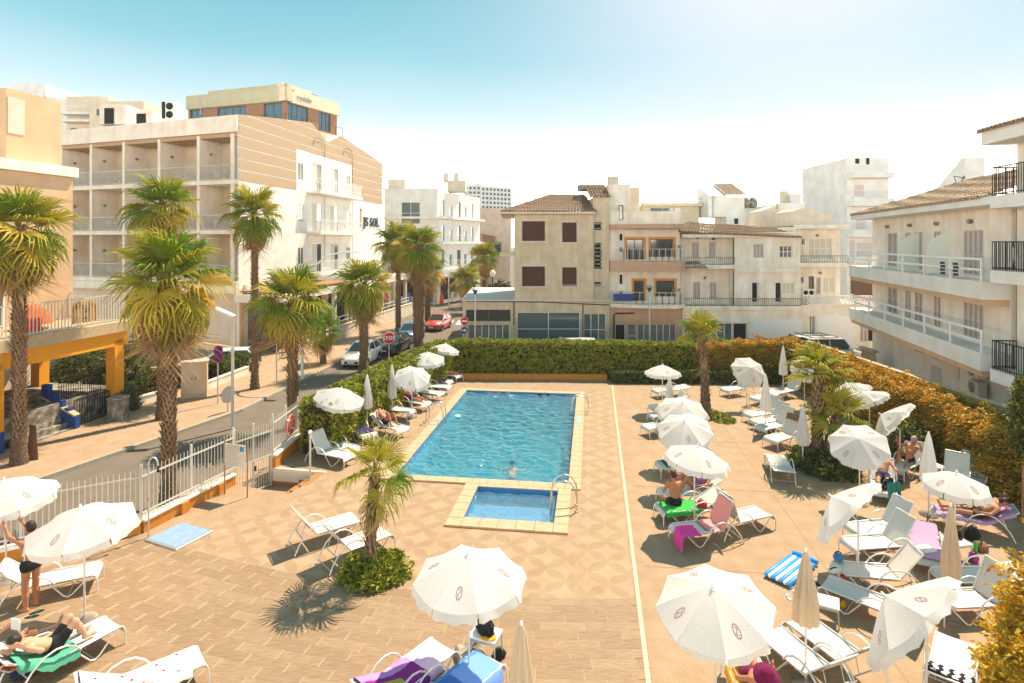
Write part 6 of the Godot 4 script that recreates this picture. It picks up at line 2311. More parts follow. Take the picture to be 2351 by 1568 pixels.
	plastic_chair(C + r * 1.0 + n * .5 + UP * (f2 + .45), 1.2, "white chair on the iron railed balcony of the cream house", "chairs on the iron railed balcony")
	m = Mb.new()
	m.box(r * 4.5 + n * .45 + UP * 12.8, Vector3(9.4, .5, 1.5), Basis(r, UP, n))
	part("eaves", m, M.bright_wall, t)
	tiles(t, r * -.3 + n * 1.3 + UP * 13.05, r * 9 + n * 1.3 + UP * 13.05, r * 9 - n * 1.0 + UP * 13.7, r * -.3 - n * 1.0 + UP * 13.7, M.roof_tile)
	m = Mb.new()
	m.box(r * 5 - n * 2.5 + UP * 14.2, Vector3(8, 2.4, 3), Basis(r, UP, n))
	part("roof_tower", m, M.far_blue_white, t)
	# pitched white gable behind the roof
	t = simple_block("roof_gable", "white wedge shaped rooftop stair house with an aerial above the tiled roof", 2215, 2260, 362, 44, .3, M.far_white, [])
	m = Mb.new()
	m.prism(PackedVector2Array([Vector2(-3.2, -4), Vector2(0, -4), Vector2(0, 2.72), Vector2(-3.2, .3)]), pm(t, 2215, 445, 44) + Vector3(1.4, 0, -.25), Vector3.BACK, UP, -1.42)
	part("sloping_wall", m, M.far_white, t)
	m = Mb.new()
	m.tube([pm(t, 2195, 425, 44) + Vector3(0, 0, .1), pm(t, 2185, 405, 44) + Vector3(0, 0, .2), pm(t, 2212, 410, 44) + Vector3(0, 0, .2)], .04, 5)
	m.tube([pm(t, 2203, 420, 44) + Vector3(0, 0, .1), pm(t, 2210, 404, 44) + Vector3(0, 0, .2)], .04, 5)
	part("aerial", m, M.dark_frame, t)

func build_left_house():
	# house with the orange portico; it faces the side street
	var C = Vector3(-19.5, ST, -29.0)
	var t = bld("portico_house", "peach house with an orange portico, blue column bases and a railed terrace", C, "house")
	var r = Vector3(-.16, 0, .987).normalized()     # along its front, towards the viewer
	var n = r.cross(UP)
	if n.x < 0: n = -n
	var bs = Basis(r, UP, -n if r.cross(UP).dot(n) < 0 else n)
	var m: Mb
	var fy = 4.55
	# portico beam, columns
	m = Mb.new()
	m.box(r * 4.0 - n * .25 + UP * (fy - .75), Vector3(9.0, .7, .5), Basis(r, UP, n))
	part("portico_beam", m, M.portico_orange, t)
	m = Mb.new()
	m.box(-r * .25 - n * 3.0 + UP * (fy - .75), Vector3(.5, .7, 5.0), Basis(r, UP, n))
	part("portico_beam", m, M.portico_orange, t)
	for q in [[0.0, -.25], [5.9, -.25], [0.0, -4.6]]:
		m = Mb.new()
		m.cbox(r * q[0] + n * q[1] + UP * 2.15, Vector3(.55, 3.2, .5), .02, Basis(r, UP, n))
		part("column", m, M.portico_orange, t)
		m = Mb.new()
		m.cbox(r * q[0] + n * q[1] + UP * .4, Vector3(.57, 1.2, .52), .02, Basis(r, UP, n))
		part("column_base", m, M.blue_paint, t)
	# terrace slab and railing
	m = Mb.new()
	m.cbox(r * 5.0 - n * 3.0 + UP * (fy - .12), Vector3(11.0, .55, 6.4), .05, Basis(r, UP, n))
	part("terrace_slab", m, M.coping, t)
	railing(t, [-r * .35 - n * 6 + UP * (fy + .15), -r * .35 + n * .1 + UP * (fy + .15), r * 10 + n * .1 + UP * (fy + .15)], 1.3, .16, M.fence_white, "railing", [1.0, .06], .035)
	# house body behind the terrace
	m = Mb.new()
	m.box(r * 6.0 - n * 8.3 + UP * 8.3, Vector3(13.0, 7.6, 10.2), Basis(r, UP, n))
	part("main_block", m, M.peach_wall, t)
	m = Mb.new()
	m.box(r * 6.0 - n * 8.2 + UP * 12.15, Vector3(13.2, .5, 10.5), Basis(r, UP, n))
	part("roof_edge", m, M.white_wall, t)
	m = Mb.new()
	m.box(r * .8 - n * 8.7 + UP * 13.9, Vector3(2.8, 3.9, 9.4), Basis(r, UP, n))
	part("roof_storey", m, M.peach_wall, t)
	m = Mb.new()
	m.box(r * 1.75 - n * 3.98 + UP * 14.6, Vector3(.8, 1.7, .05), Basis(r, UP, n))
	part("weathered_panel", m, M.dim_wall, t)
	window(t, r * 4.6 - n * 3.16 + UP * 8.6, r, 1.6, 2.1, "brown:2")
	window(t, r * 3.0 - n * 3.16 + UP * (fy + .2), r, 1.8, 2.3, "shop:2")
	# shaded interior wall and shop front at the near end
	m = Mb.new()
	m.box(r * 9.2 - n * 3.0 + UP * 2.1, Vector3(5.8, 4.0, 5.2), Basis(r, UP, n))
	part("shop_block", m, M.portico_orange, t)
	m = Mb.new()
	m.box(r * 7.6 - n * .38 + UP * 2.0, Vector3(1.5, 3.2, .1), Basis(r, UP, n))
	part("shop_door", m, M.room_dark, t)
	m = Mb.new()
	m.box(r * 3.0 - n * 5.9 + UP * 2.1, Vector3(7.5, 4.2, .15), Basis(r, UP, n))
	part("back_wall", m, M.dim_wall, t)
	m = Mb.new()
	m.box(r * 2.6 - n * 2.9 + UP * .6, Vector3(6.2, 1.4, 4.6), Basis(r, UP, n))
	part("raised_floor", m, M.concrete, t)
	railing(t, [r * .4 - n * .7 + UP * 1.2, r * 2.6 - n * .7 + UP * 1.2], .95, .12, M.black)
	railing(t, [r * .4 - n * .2 + UP * .05, r * 2.3 - n * .2 + UP * .05], 1.25, .13, M.black)
	# steps with blue parapet
	var s = thing("steps", "stone steps with a blue stepped parapet under the orange portico", "steps", C + r * 3.9 + n * .2)
	for k in 6:
		m = Mb.new()
		m.cbox(-n * (.3 + k * .33) + UP * (.1 + k * .2) + UP * .0, Vector3(2.6, .2, .36), .015, Basis(r, UP, n))
		part("step", m, M.concrete, s)
	for k in 5:
		m = Mb.new()
		m.box(-r * 1.4 - n * (.2 + k * .36) + UP * (.35 + k * .17), Vector3(.22, .7 + k * .34, .36), Basis(r, UP, n))
		part("parapet_block", m, M.blue_paint, s)
	m = Mb.new()
	m.box(-r * 1.4 - n * .95 + UP * 1.12, Vector3(.3, .08, 2.0), Basis(r, UP, n) * Basis(Vector3.RIGHT, .42))
	part("parapet_cap", m, M.coping, s)
	# colourful things on the terrace
	var u = thing("sun_umbrella", "orange folded sun umbrella leaning on the railed terrace of the peach house", "parasol", C + r * 3.2 - n * 1.4 + UP * (fy + .15))
	m = Mb.new()
	m.lathe(Vector3.ZERO, [Vector2(.75, .25), Vector2(.5, .8), Vector2(.15, 1.15), Vector2(.0, 1.25)], 14, .06, 8)
	part("canopy", m, M.cloth_orange, u)
	pole_part(u, 1.3, .03, M.fence_white)
	u = thing("banner", "yellow printed cloth hung inside the terrace railing of the peach house", "banner", C + r * 1.9 - n * .05 + UP * (fy + .25))
	m = Mb.new()
	for k in 6: m.box(Vector3(0, .55, 0) + r * (-.55 + k * .22) + n * (.02 * sin(k * 2.0)), Vector3(.22, 1.0, .02), Basis(r, UP, n))
	part("cloth", m, M.cloth_yellow, u)
	m = Mb.new()
	for k in 7: m.box(Vector3(0, .25 + .1 * k, 0) + r * R(-.5, .5) - n * .02, Vector3(R(.08, .22), R(.05, .12), .06), Basis(r, UP, n))
	part("print", m, M.cloth_navy, u)
	u = thing("cushion", "red cushion behind the terrace railing of the peach house", "cushion", C + r * 3.9 - n * .6 + UP * (fy + .18))
	m = Mb.new()
	m.cbox(Vector3(0, .3, 0), Vector3(.6, .6, .25), .08)
	part("cover", m, M.cloth_red, u)

func build_far():
	var m: Mb
	# hotel with the olive fascia, up the street behind the first hotel
	var z = 75.0
	var C = vp(655, 300, z)
	C.y = ST
	var t = bld("upper_hotel", "modern hotel top floor with an olive fascia, brick piers and dark framed glass", C, "hotel")
	var rl = Vector3(.95, 0, .31).normalized()
	var nl = rl.cross(UP)
	var rr = Vector3(.42, 0, -.908).normalized()
	var nr = rr.cross(UP)
	var y0: float = hy(275, z) - ST
	var y1: float = hy(232, z) - ST
	var y2: float = hy(200, z) - ST
	var y3: float = hy(188, z) - ST
	facade(t, -rl * 16 + UP * (y0 - 3), rl, 16, y1 - y0 + 3, [[.3, 3.2, 2.2, 2.1, "darkframe:2"], [5.0, 3.2, 4.8, 2.1, "darkframe:4"], [12.6, 2.9, 2.9, 2.4, "darkframe:2"]], M.brick_red, .3)
	facade(t, UP * (y0 - 3), rr, 9.6, y1 - y0 + 3, [[.4, 2.8, 3.6, 2.5, "darkframe:4"], [6.0, 2.8, 2.3, 2.5, "darkframe:3"]], M.brick_red, .3)
	m = Mb.new()
	m.prism(PackedVector2Array([Vector2(0, 0), Vector2(-16 * rl.x, -16 * -rl.z), Vector2(-16 * rl.x + 9.4 * rr.x, 16 * rl.z - 9.4 * rr.z), Vector2(9.4 * rr.x, -9.4 * rr.z)]), UP * (y2 - .05), Vector3.RIGHT, Vector3.FORWARD, y2 - .1)
	part("main_block", m, M.cream_wall, t, T(-nl * .4 - nr * .4))
	m = Mb.new()
	m.box(-rl * 7.8 - nl * .2 + UP * ((y1 + y2) / 2), Vector3(16.6, y2 - y1, 1.0), Basis(rl, UP, nl))
	part("fascia", m, M.olive_fascia, t)
	m = Mb.new()
	m.box(rr * 4.7 - nr * .2 + UP * ((y1 + y2) / 2), Vector3(10.2, y2 - y1, 1.0), Basis(rr, UP, nr))
	part("fascia", m, M.cream_wall, t)
	m = Mb.new()
	m.box(-rl * 6.7 - nl * 1.0 + UP * ((y2 + y3) / 2), Vector3(13.0, y3 - y2, .8), Basis(rl, UP, nl))
	part("parapet", m, M.olive_fascia, t)
	m = Mb.new()
	m.box(rr * 2.6 - nr * 1.0 + UP * ((y2 + y3) / 2), Vector3(5.2, y3 - y2, .8), Basis(rr, UP, nr))
	part("parapet", m, M.cream_wall, t)
	m = Mb.new()
	m.box(rr * 6.5 - nr * 2.5 + UP * (y2 + .3), Vector3(2, .9, 2), Basis(rr, UP, nr))
	part("roof_box", m, M.concrete, t)
	facade(t, UP * (y0 - 10) + nr * .6, rr, 10.0, 9.4, [], M.cream_wall, .2, "lower_wall")
	facade(t, -rl * 16 + UP * (y0 - 10) + nl * .6, rl, 16.6, 9.4, [], M.cream_wall, .2, "lower_wall")
	railing(t, [-rl * 16 + nl * .7 + UP * (y0 - .6), nl * .7 + nr * .7 + UP * (y0 - .6), rr * 10 + nr * .7 + UP * (y0 - .6)], 1.2, 1.4, M.dark_frame, "railing", [1.0], .05)
	var bs = Basis(rr, UP, nr)
	m = Mb.new()
	var pts = []
	for k in 10:
		var a = .9 + k * .42
		pts.append(rr * (.9 + .45 * cos(a)) + nr * .36 + UP * ((y1 + y2) / 2 + .75 * sin(a)))
	m.tube(pts, .07, 5)
	part("sign_emblem", m, M.grey_frame, t)
	part("sign_lettering", text_mesh("reside", .62, .05, true), M.grey_frame, t, T(rr * 3.0 + nr * .34 + UP * ((y1 + y2) / 2 - .05), bs))
	# pale blocks at the far left skyline
	t = simple_block("far_block", "cream apartment block with balconies on the skyline above the balcony hotel", 205, 330, 232, 82, 10, M.cream_wall, [])
	mass(t, pm(t, 128, 600, 82) + Vector3(0, 0, -2), Vector3.RIGHT, pm(t, 226, 0, 82).x - pm(t, 128, 0, 82).x, 6, hy(213, 82) - hy(600, 82), M.cream_wall, "side_block")
	for y in [255, 272]:
		var p = pm(t, 132, y, 82)
		slab(t, Vector3(p.x, p.y, -2), Vector3.RIGHT, 5.0, .3, 1.4, M.bright_wall)
		railing(t, [Vector3(p.x, p.y, -.7), Vector3(p.x + 5.0, p.y, -.7)], .9, .2, M.white_paint)
	for q in [[180, 250, 196, 264], [224, 252, 234, 264], [140, 290, 150, 300]]:
		m = Mb.new()
		m.box(pm(t, (q[0] + q[2]) / 2.0, (q[1] + q[3]) / 2.0, 82) + Vector3(0, 0, .04 if q[0] > 205 else -1.96), Vector3(.8, .9, .06))
		part("window", m, M.glass_blue, t)
	t = simple_block("far_block", "pale white tower stump at the far end of the skyline", 25, 105, 192, 110, 10, M.far_white, [])
	mass(t, pm(t, 100, 600, 110) + Vector3(0, 0, 0), Vector3.RIGHT, 5, 8, hy(222, 110) - hy(600, 110), M.far_white, "side_block")
	# white building up the street with a shop
	z = 80.0
	C = vx(1004, z)
	t = bld("white_corner_house", "white corner house with rounded balconies over a clothes shop", C, "building")
	var w0: float = vx(880, z).x - C.x
	rl = Vector3(1, 0, .05).normalized()
	rr = Vector3(.40, 0, -.917).normalized()
	nr = rr.cross(UP)
	var H = hy(432, z) - ST
	facade(t, rl * w0, rl, -w0, H, [[2.4, H - 4.9, 2.6, 3.0, "shop:2:2"], [.3, H - 8.9, 1.2, 2.6, "brown:1"], [2.4, H - 9.5, 2.6, 3.0, "shop:2"], [1.0, 1.0, 5, 3.0, "blank"]], M.far_white, .25)
	var ops = []
	for fl in 3:
		for k in 5: ops.append([1.2 + k * 2.2, 5.2 + fl * 3.5, .8 if k != 2 else 1.1, 2.2 if k % 2 == 0 else 1.6, "shop:1" if k != 2 else "brown:1"])
	ops.append([.8, .4, 4.5, 3.2, "blank"]); ops.append([6.2, .4, 4.5, 3.2, "shop:3:2"])
	facade(t, Vector3.ZERO, rr, 13, H - .4, ops, M.far_white, .2)
	mass(t, rl * w0 + Vector3(0, 0, -.3), rl, -w0 - .3, 12, H - .1, M.far_white, "main_block")
	for fl in 3:
		m = Mb.new()
		m.box(rr * 6.5 + nr * .4 + UP * (4.9 + fl * 3.5), Vector3(13, .3, 1.0), Basis(rr, UP, nr))
		m.box(rl * (w0 * .5) + rl.cross(UP) * .3 + UP * (4.9 + fl * 3.5), Vector3(-w0, .3, .7), Basis(rl, UP, rl.cross(UP)))
		part("balcony_slab", m, M.far_white, t)
		if fl < 2: railing(t, [rr * .3 + nr * .85 + UP * (5.0 + fl * 3.5), rr * 12 + nr * .85 + UP * (5.0 + fl * 3.5)], 1.0, .25, M.white_paint)
	mass(t, Vector3(1.0, H - .2, -3), Vector3.RIGHT, 2.6, 3, 1.6, M.dim_wall, "roof_box")
	for x in [.4, 1.9]: mass(t, Vector3(x, H + 1.2, -3.5), Vector3.RIGHT, .7, .7, 1.3, M.dim_wall, "chimney")
	mass(t, Vector3(w0 + .2, H, -2), Vector3.RIGHT, 2.4, 2, 1.4, M.dim_wall, "chimney")
	m = Mb.new()
	m.box(Vector3(-4.5, 3.9, 1.6), Vector3(9.5, .25, 3.2))
	m.box(rr * 5 + nr * 1.2 + UP * 3.9, Vector3(10, .25, 2.4), Basis(rr, UP, nr))
	part("shop_awning", m, M.far_white, t)
	for k in 7:
		m = Mb.new()
		m.tube([Vector3(-7.8 + k * 1.9, 0, 3.0 - k * .35), Vector3(-7.8 + k * 1.9, 3.8, 3.0 - k * .35)], .10, 6)
		part("column", m, M.white_wall, t)
	# clothes on racks outside the shop
	var cm = ["cloth_pink", "cloth_red", "cloth_blue", "cloth_magenta", "cloth_teal", "cloth_orange", "cloth_white"]
	for k in 9:
		var g = thing("hanging_clothes", "%s garment hanging outside the clothes shop" % ["pink", "red", "blue", "dark magenta", "teal", "orange", "white", "bright pink", "crimson"][k], "clothes", C + Vector3(-6.5 + k * 1.45, 1.4 - (k % 2) * .3, 2.4 - k * .2))
		m = Mb.new()
		m.prism(PackedVector2Array([Vector2(-.3, -.9), Vector2(.3, -.9), Vector2(.25, .3), Vector2(.08, .45), Vector2(-.08, .45), Vector2(-.25, .3)]), Vector3.ZERO, Vector3.RIGHT, UP, .12)
		part("cloth", m, M[cm[k % 7]], g)
	for q in [[1637, 54, 450, 505, "tall mast aerial beside the tile lidded stair house"], [1784, 53, 432, 480, "thin aerial mast above the rooftop lean-to"], [921, 84, 402, 436, "aerial on the white corner house by its chimney stack"], [1612, 56, 452, 475, "short aerial on the rooftop flat with blue windows"], [460, 52, 225, 262, "aerial on the balcony hotel roof by the air conditioning unit"]]:
		var ae = thing("aerial", q[4], "aerial", vp(q[0], q[3], q[1]))
		var ah: float = hy(q[2], q[1]) - hy(q[3], q[1])
		pole_part(ae, ah, .04, M.grey_frame)
		m = Mb.new()
		for k in 4: m.bar(Vector3(-.35 + .08 * k, ah - .1 - k * .16, 0), Vector3(.35 - .08 * k, ah - .1 - k * .16, .02), .025, .025)
		part("crossbars", m, M.grey_frame, ae)
	# pink house behind
	z = 100.0
	t = simple_block("pink_house", "pale pink house with an orange tiled porch behind the street palms", 1068, 1172, 478, z, 12, M.pink_wall, [[2, 6.5, 1.2, 2.0, "brown:1"], [5, 6.5, 1.2, 2.0, "brown:1"]])
	tiles(t, Vector3(-.2, 9.0, 2.6), Vector3(5.2, 7.8, 2.6), Vector3(5.2, 9.6, -.2), Vector3(-.2, 10.4, -.2), mat("roof_orange", lin(.50, .24, .12), .85))
	m = Mb.new()
	for k in 4: m.box(Vector3(.1 + k * 1.5, 4.0, 2.3), Vector3(.4, 8.0, .4))
	part("porch_posts", m, M.terracotta_wall, t)
	# distant tower block
	z = 300.0
	var a = vx(1065, z)
	t = bld("tower_block", "distant blue white tower block with a grid of balconies on the skyline", a, "building")
	var d1 = vp(1105, 430, z) - a
	var r1 = Vector3(1, 0, .0)
	var hh = hy(424, z) - ST
	ops = []
	for j in 8:
		for i in 4: ops.append([.6 + i * 2.1, hh - 2.4 - j * 2.3, 1.3, 1.3, "blank"])
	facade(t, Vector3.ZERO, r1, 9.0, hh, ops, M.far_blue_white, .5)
	var r2 = Vector3(.80, 0, -.6).normalized()
	ops = []
	for j in 8:
		for i in 8: ops.append([.6 + i * 2.35, hh - 2.8 - j * 2.3, 1.5, 1.3, "blank"])
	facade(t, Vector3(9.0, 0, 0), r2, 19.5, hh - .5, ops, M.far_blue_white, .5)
	mass(t, Vector3(0, 0, -.6), r1, 9.0, 12, hh - .1, M.far_blue_white, "main_block")
	m = Mb.new()
	m.box(Vector3(7, hh + .5, -4), Vector3(3, 1.2, 3))
	part("roof_box", m, M.far_blue_white, t)

# ---------------------------------------------------------------- loungers
# foot end at the origin, head towards +x; seat 0.38 high
var lounger_proto := {}
const LW := .32
func back_point(k: float, ang: float) -> Vector3:
	return Vector3(1.18 + cos(ang) * k, .38 + sin(ang) * k, 0)
func make_lounger(ang_deg: float, label: String, at: Vector3, turn: float, group: String) -> Node3D:
	var ang = deg_to_rad(ang_deg)
	var t = thing("sun_lounger", label, "sun lounger", at, turn, group)
	# seat sling: rolls down a little at the foot
	var prof = [Vector3(-.03, .26, 0), Vector3(-.02, .34, 0), Vector3(.05, .385, 0), Vector3(.4, .375, 0), Vector3(.8, .37, 0), Vector3(1.16, .38, 0)]
	part("seat_sling", strip(prof, LW - .01, .012), M.sling, t)
	part("backrest_sling", strip([back_point(.02, ang), back_point(.4, ang) + Vector3(.012, -.012, 0), back_point(.76, ang)], LW - .01, .012), M.sling, t)
	var m = Mb.new()
	for s in [-1, 1]:
		var z: float = s * LW
		m.tube([Vector3(-.03, .30, z), Vector3(-.01, .36, z), Vector3(.06, .39, z), Vector3(1.2, .39, z)], .018, 6)
		var a = back_point(0, ang)
		var b = back_point(.78, ang)
		m.tube([Vector3(a.x, a.y, z), Vector3(b.x, b.y, z)], .017, 6)
	m.tube([Vector3(-.03, .28, -LW), Vector3(-.03, .28, LW)], .015, 5)
	var e = back_point(.78, ang)
	m.tube([Vector3(e.x, e.y, -LW), Vector3(e.x, e.y, LW)], .017, 6)
	m.tube([Vector3(1.0, .36, -LW), Vector3(1.0, .36, LW)], .014, 5)
	part("frame", m, M.alu, t)
	for s in [-1, 1]:
		var z: float = s * (LW + .012)
		m = Mb.new()
		m.tube([Vector3(-.02, .34, z), Vector3(-.05, .25, z), Vector3(-.05, .0, z)], .017, 6)
		part("leg", m, M.alu, t)
		m = Mb.new()
		m.tube([Vector3(.12, .37, z), Vector3(.42, .06, z), Vector3(.5, .02, z), Vector3(.58, .06, z), Vector3(.82, .37, z)], .016, 6)
		part("leg", m, M.alu, t)
		# arm loop that curves down to become the rear leg
		m = Mb.new()
		m.tube([Vector3(.74, .37, z * 1.04), Vector3(.84, .50, z * 1.08), Vector3(.98, .59, z * 1.1), Vector3(1.14, .62, z * 1.1), Vector3(1.32, .58, z * 1.1), Vector3(1.5, .44, z * 1.1), Vector3(1.66, .22, z * 1.1), Vector3(1.76, .0, z * 1.1)], .018, 6)
		part("armrest", m, M.alu, t)
	m = Mb.new()
	m.tube([Vector3(1.56, .36, -LW * 1.1), Vector3(1.56, .36, LW * 1.1)], .013, 5)
	m.tube([Vector3(1.72, .09, -LW * 1.1), Vector3(1.72, .09, LW * 1.1)], .013, 5)
	m.tube([Vector3(.5, .03, -LW), Vector3(.5, .03, LW)], .012, 5)
	var c = back_point(.42, ang)
	for s in [-.2, .2]: m.tube([Vector3(c.x, c.y - .015, s), Vector3(1.56, .36, s)], .011, 5)
	part("back_brace", m, M.alu_grey, t)
	return t
func strip(prof: Array, hw: float, th: float) -> Mb:
	var m = Mb.new()
	m.smooth()
	for i in prof.size() - 1:
		var a: Vector3 = prof[i]
		var b: Vector3 = prof[i + 1]
		for k in 4:
			var z0 = lerpf(-hw, hw, k / 4.0)
			var z1 = lerpf(-hw, hw, (k + 1) / 4.0)
			var s0 = -.014 * (1.0 - pow(z0 / hw, 2))
			var s1 = -.014 * (1.0 - pow(z1 / hw, 2))
			m.quad(a + Vector3(0, s1, z1), b + Vector3(0, s1, z1), b + Vector3(0, s0, z0), a + Vector3(0, s0, z0))
	m.smooth()
	for i in prof.size() - 1:
		var a: Vector3 = prof[i] - Vector3(0, th + .014, 0)
		var b: Vector3 = prof[i + 1] - Vector3(0, th + .014, 0)
		m.quad(a + Vector3(0, 0, -hw), b + Vector3(0, 0, -hw), b + Vector3(0, 0, hw), a + Vector3(0, 0, hw))
	return m
# foot: bearing of the foot end, to: bearing of the hinge, both measured at seat height
func lounger(fx: float, fy: float, tx: float, ty: float, ang: int, label: String, group := "sun loungers round the pool") -> Node3D:
	var a = gp(fx, fy, .38)
	var b = gp(tx, ty, .38)
	a.y = 0; b.y = 0
	var turn = yaw_of((b - a).normalized())
	if not lounger_proto.has(ang):
		lounger_proto[ang] = make_lounger(ang, label, a, turn, group)
		return lounger_proto[ang]
	return copy(lounger_proto[ang], label, a, turn, group)
# cloth lying over a lounger from x0 to x1, spilling over its sides
func lounger_cloth(l: Node3D, ang_deg: float, s0: float, s1: float, called: String, label: String, mname, spill := .12, category := "towel", seed_n := 1) -> MeshInstance3D:
	var r = RandomNumberGenerator.new()
	r.seed = seed_n
	var nz = FastNoiseLite.new()
	nz.seed = seed_n
	nz.frequency = 2.2
	var ang = deg_to_rad(ang_deg)
	var on = func(s: float) -> Vector3:
		if s < 1.18: return Vector3(s, .40, 0)
		var b = back_point(s - 1.18, ang)
		return b + Vector3(-sin(ang), cos(ang), 0) * .02
	var m = Mb.new()
	m.smooth()
	var nu = 22
	var nw = 14
	var P = []
	for i in nu + 1:
		var s = lerpf(s0, s1, float(i) / nu)
		var row = []
		for k in nw + 1:
			var w = (float(k) / nw * 2.0 - 1.0) * (LW + spill) + nz.get_noise_1d(s * 2.0) * .05
			var p: Vector3 = on.call(s)
			var over = maxf(absf(w) - LW, 0.0)
			p.z = signf(w) * minf(absf(w), LW + .025 + over * .2)
			p.y -= over * .95
			p += Vector3(0, .03 * absf(nz.get_noise_2d(s * 1.6, w * 2.4)) + .012, 0)
			row.append(p)
		P.append(row)
	for i in nu:
		for k in nw:
			var q = [P[i][k], P[i + 1][k], P[i + 1][k + 1], P[i][k + 1]]
			var uv = [Vector2(float(i) / nu, float(k) / nw), Vector2(float(i + 1) / nu, float(k) / nw), Vector2(float(i + 1) / nu, float(k + 1) / nw), Vector2(float(i) / nu, float(k + 1) / nw)]
			for j in [0, 1, 2, 0, 2, 3]: m.v(q[j], uv[j])
	return single(called, m, M[mname], label, category, l.position, l.rotation.y)
# ---------------------------------------------------------------- parasols
const PN := 8
var parasol_proto := {}
func canopy_point(a: float, q: float, rad: float, rise: float) -> Vector3:
	# straight ribs, slack cloth between them
	var seg = TAU / PN
	var f = fposmod(a, seg) / seg
	var a0 = a - f * seg
	var p0 = Vector3(cos(a0), 0, sin(a0))
	var p1 = Vector3(cos(a0 + seg), 0, sin(a0 + seg))
	var p = p0.lerp(p1, f) * q * rad
	var slack = sin(f * PI) * q * q * .055 * rad
	p.y = rise * (1.0 - pow(q, 1.25)) - slack
	return p
func make_parasol(rad: float, mname: String, label: String, at: Vector3, pole_h: float, tilt: Basis, group: String, flutter: int) -> Node3D:
	var t = thing("parasol", label, "parasol", at, 0, group)
	var rise = rad * .40
	var joint = pole_h - .32
	pole_part(t, joint, .02, M.alu)
	var m = Mb.new()
	m.lathe(Vector3.ZERO, [Vector2(0, .10), Vector2(.03, .10), Vector2(.035, .04), Vector2(.24, .035), Vector2(.25, .0)], 16)
	part("base", m, M.concrete, t)
	m = Mb.new()
	m.smooth()
	var nr = 6
	var na = 6
	for s in PN:
		m.smooth()
		for i in nr:
			for k in na:
				var q0 = maxf(float(i) / nr, .012)
				var q1 = float(i + 1) / nr
				var a0 = TAU / PN * (s + float(k) / na) + .0001
				var a1 = TAU / PN * (s + float(k + 1) / na) - .0001
				m.quad(canopy_point(a0, q1, rad, rise), canopy_point(a0, q0, rad, rise), canopy_point(a1, q0, rad, rise), canopy_point(a1, q1, rad, rise))
	var cp = part("canopy", m, M[mname], t, T(Vector3(0, joint, 0), tilt) * T(Vector3(0, .32, 0)))
	m = Mb.new()
	m.tube([Vector3(0, -.34, 0), Vector3(0, rise + .02, 0)], .017, 6)
	part("upper_pole", m, M.alu, cp)
	m = Mb.new()
	m.lathe(Vector3(0, rise - .01, 0), [Vector2(.0, .10), Vector2(.02, .09), Vector2(.025, .02), Vector2(.07, .0)], 10)
	part("finial", m, M.white_paint, cp)
	var r = RandomNumberGenerator.new()
	r.seed = flutter
	for s in PN:
		m = Mb.new()
		var a = TAU / PN * s
		m.tube([Vector3(0, rise - .06, 0), canopy_point(a + .0001, .5, rad, rise) - UP * .02, canopy_point(a + .0001, .99, rad, rise) - UP * .012], .008, 5)
		part("rib", m, M.alu_grey, cp)
		m = Mb.new()
		m.smooth()
		var fl = r.randf_range(-.35, .55)
		var n = 8
		var prev: Vector3
		var prevb: Vector3
		for k in n + 1:
			var f = float(k) / n
			var aa = a + TAU / PN * clampf(f, .02, .98)
			var p = canopy_point(aa, 1.0, rad, rise)
			var out = Vector3(p.x, 0, p.z).normalized()
			var drop = .155 * (.9 + .14 * sin(f * PI * 5.0))
			var sw = fl + .18 * sin(f * 9.0 + s)
			var b = p - UP * drop * cos(sw * .8) + out * drop * sin(sw)
			if k: m.quad(prevb, b, p, prev)
			prev = p; prevb = b
		part("valance", m, M[mname], cp)
		if s % 2 == 0:
			m = Mb.new()
			var mid = a + TAU / PN * .5
			var at2 = func(u: float, v: float) -> Vector3:
				var q = .70 + v / rad
				var p = canopy_point(mid + u / (q * rad), q, rad, rise)
				return p + Vector3(cos(mid) * .35, 1, sin(mid) * .35).normalized() * .005
			m.smooth()
			var N = 18
			for k in N:
				var a0 = TAU * k / N
				var a1 = TAU * (k + 1) / N
				m.quad(at2.call(cos(a0) * .056, sin(a0) * .105), at2.call(cos(a1) * .056, sin(a1) * .105), at2.call(cos(a1) * .044, sin(a1) * .09), at2.call(cos(a0) * .044, sin(a0) * .09))
			var S = [Vector2(.016, -.064), Vector2(-.013, -.042), Vector2(-.016, -.015), Vector2(.013, .015), Vector2(.016, .042), Vector2(-.013, .064)]
			for k in S.size() - 1:
				var w = Vector2(.007, 0)
				m.quad(at2.call(S[k].x - w.x, S[k].y), at2.call(S[k].x + w.x, S[k].y), at2.call(S[k + 1].x + w.x, S[k + 1].y), at2.call(S[k + 1].x - w.x, S[k + 1].y))
			part("emblem", m, M.emblem, cp)
	return t
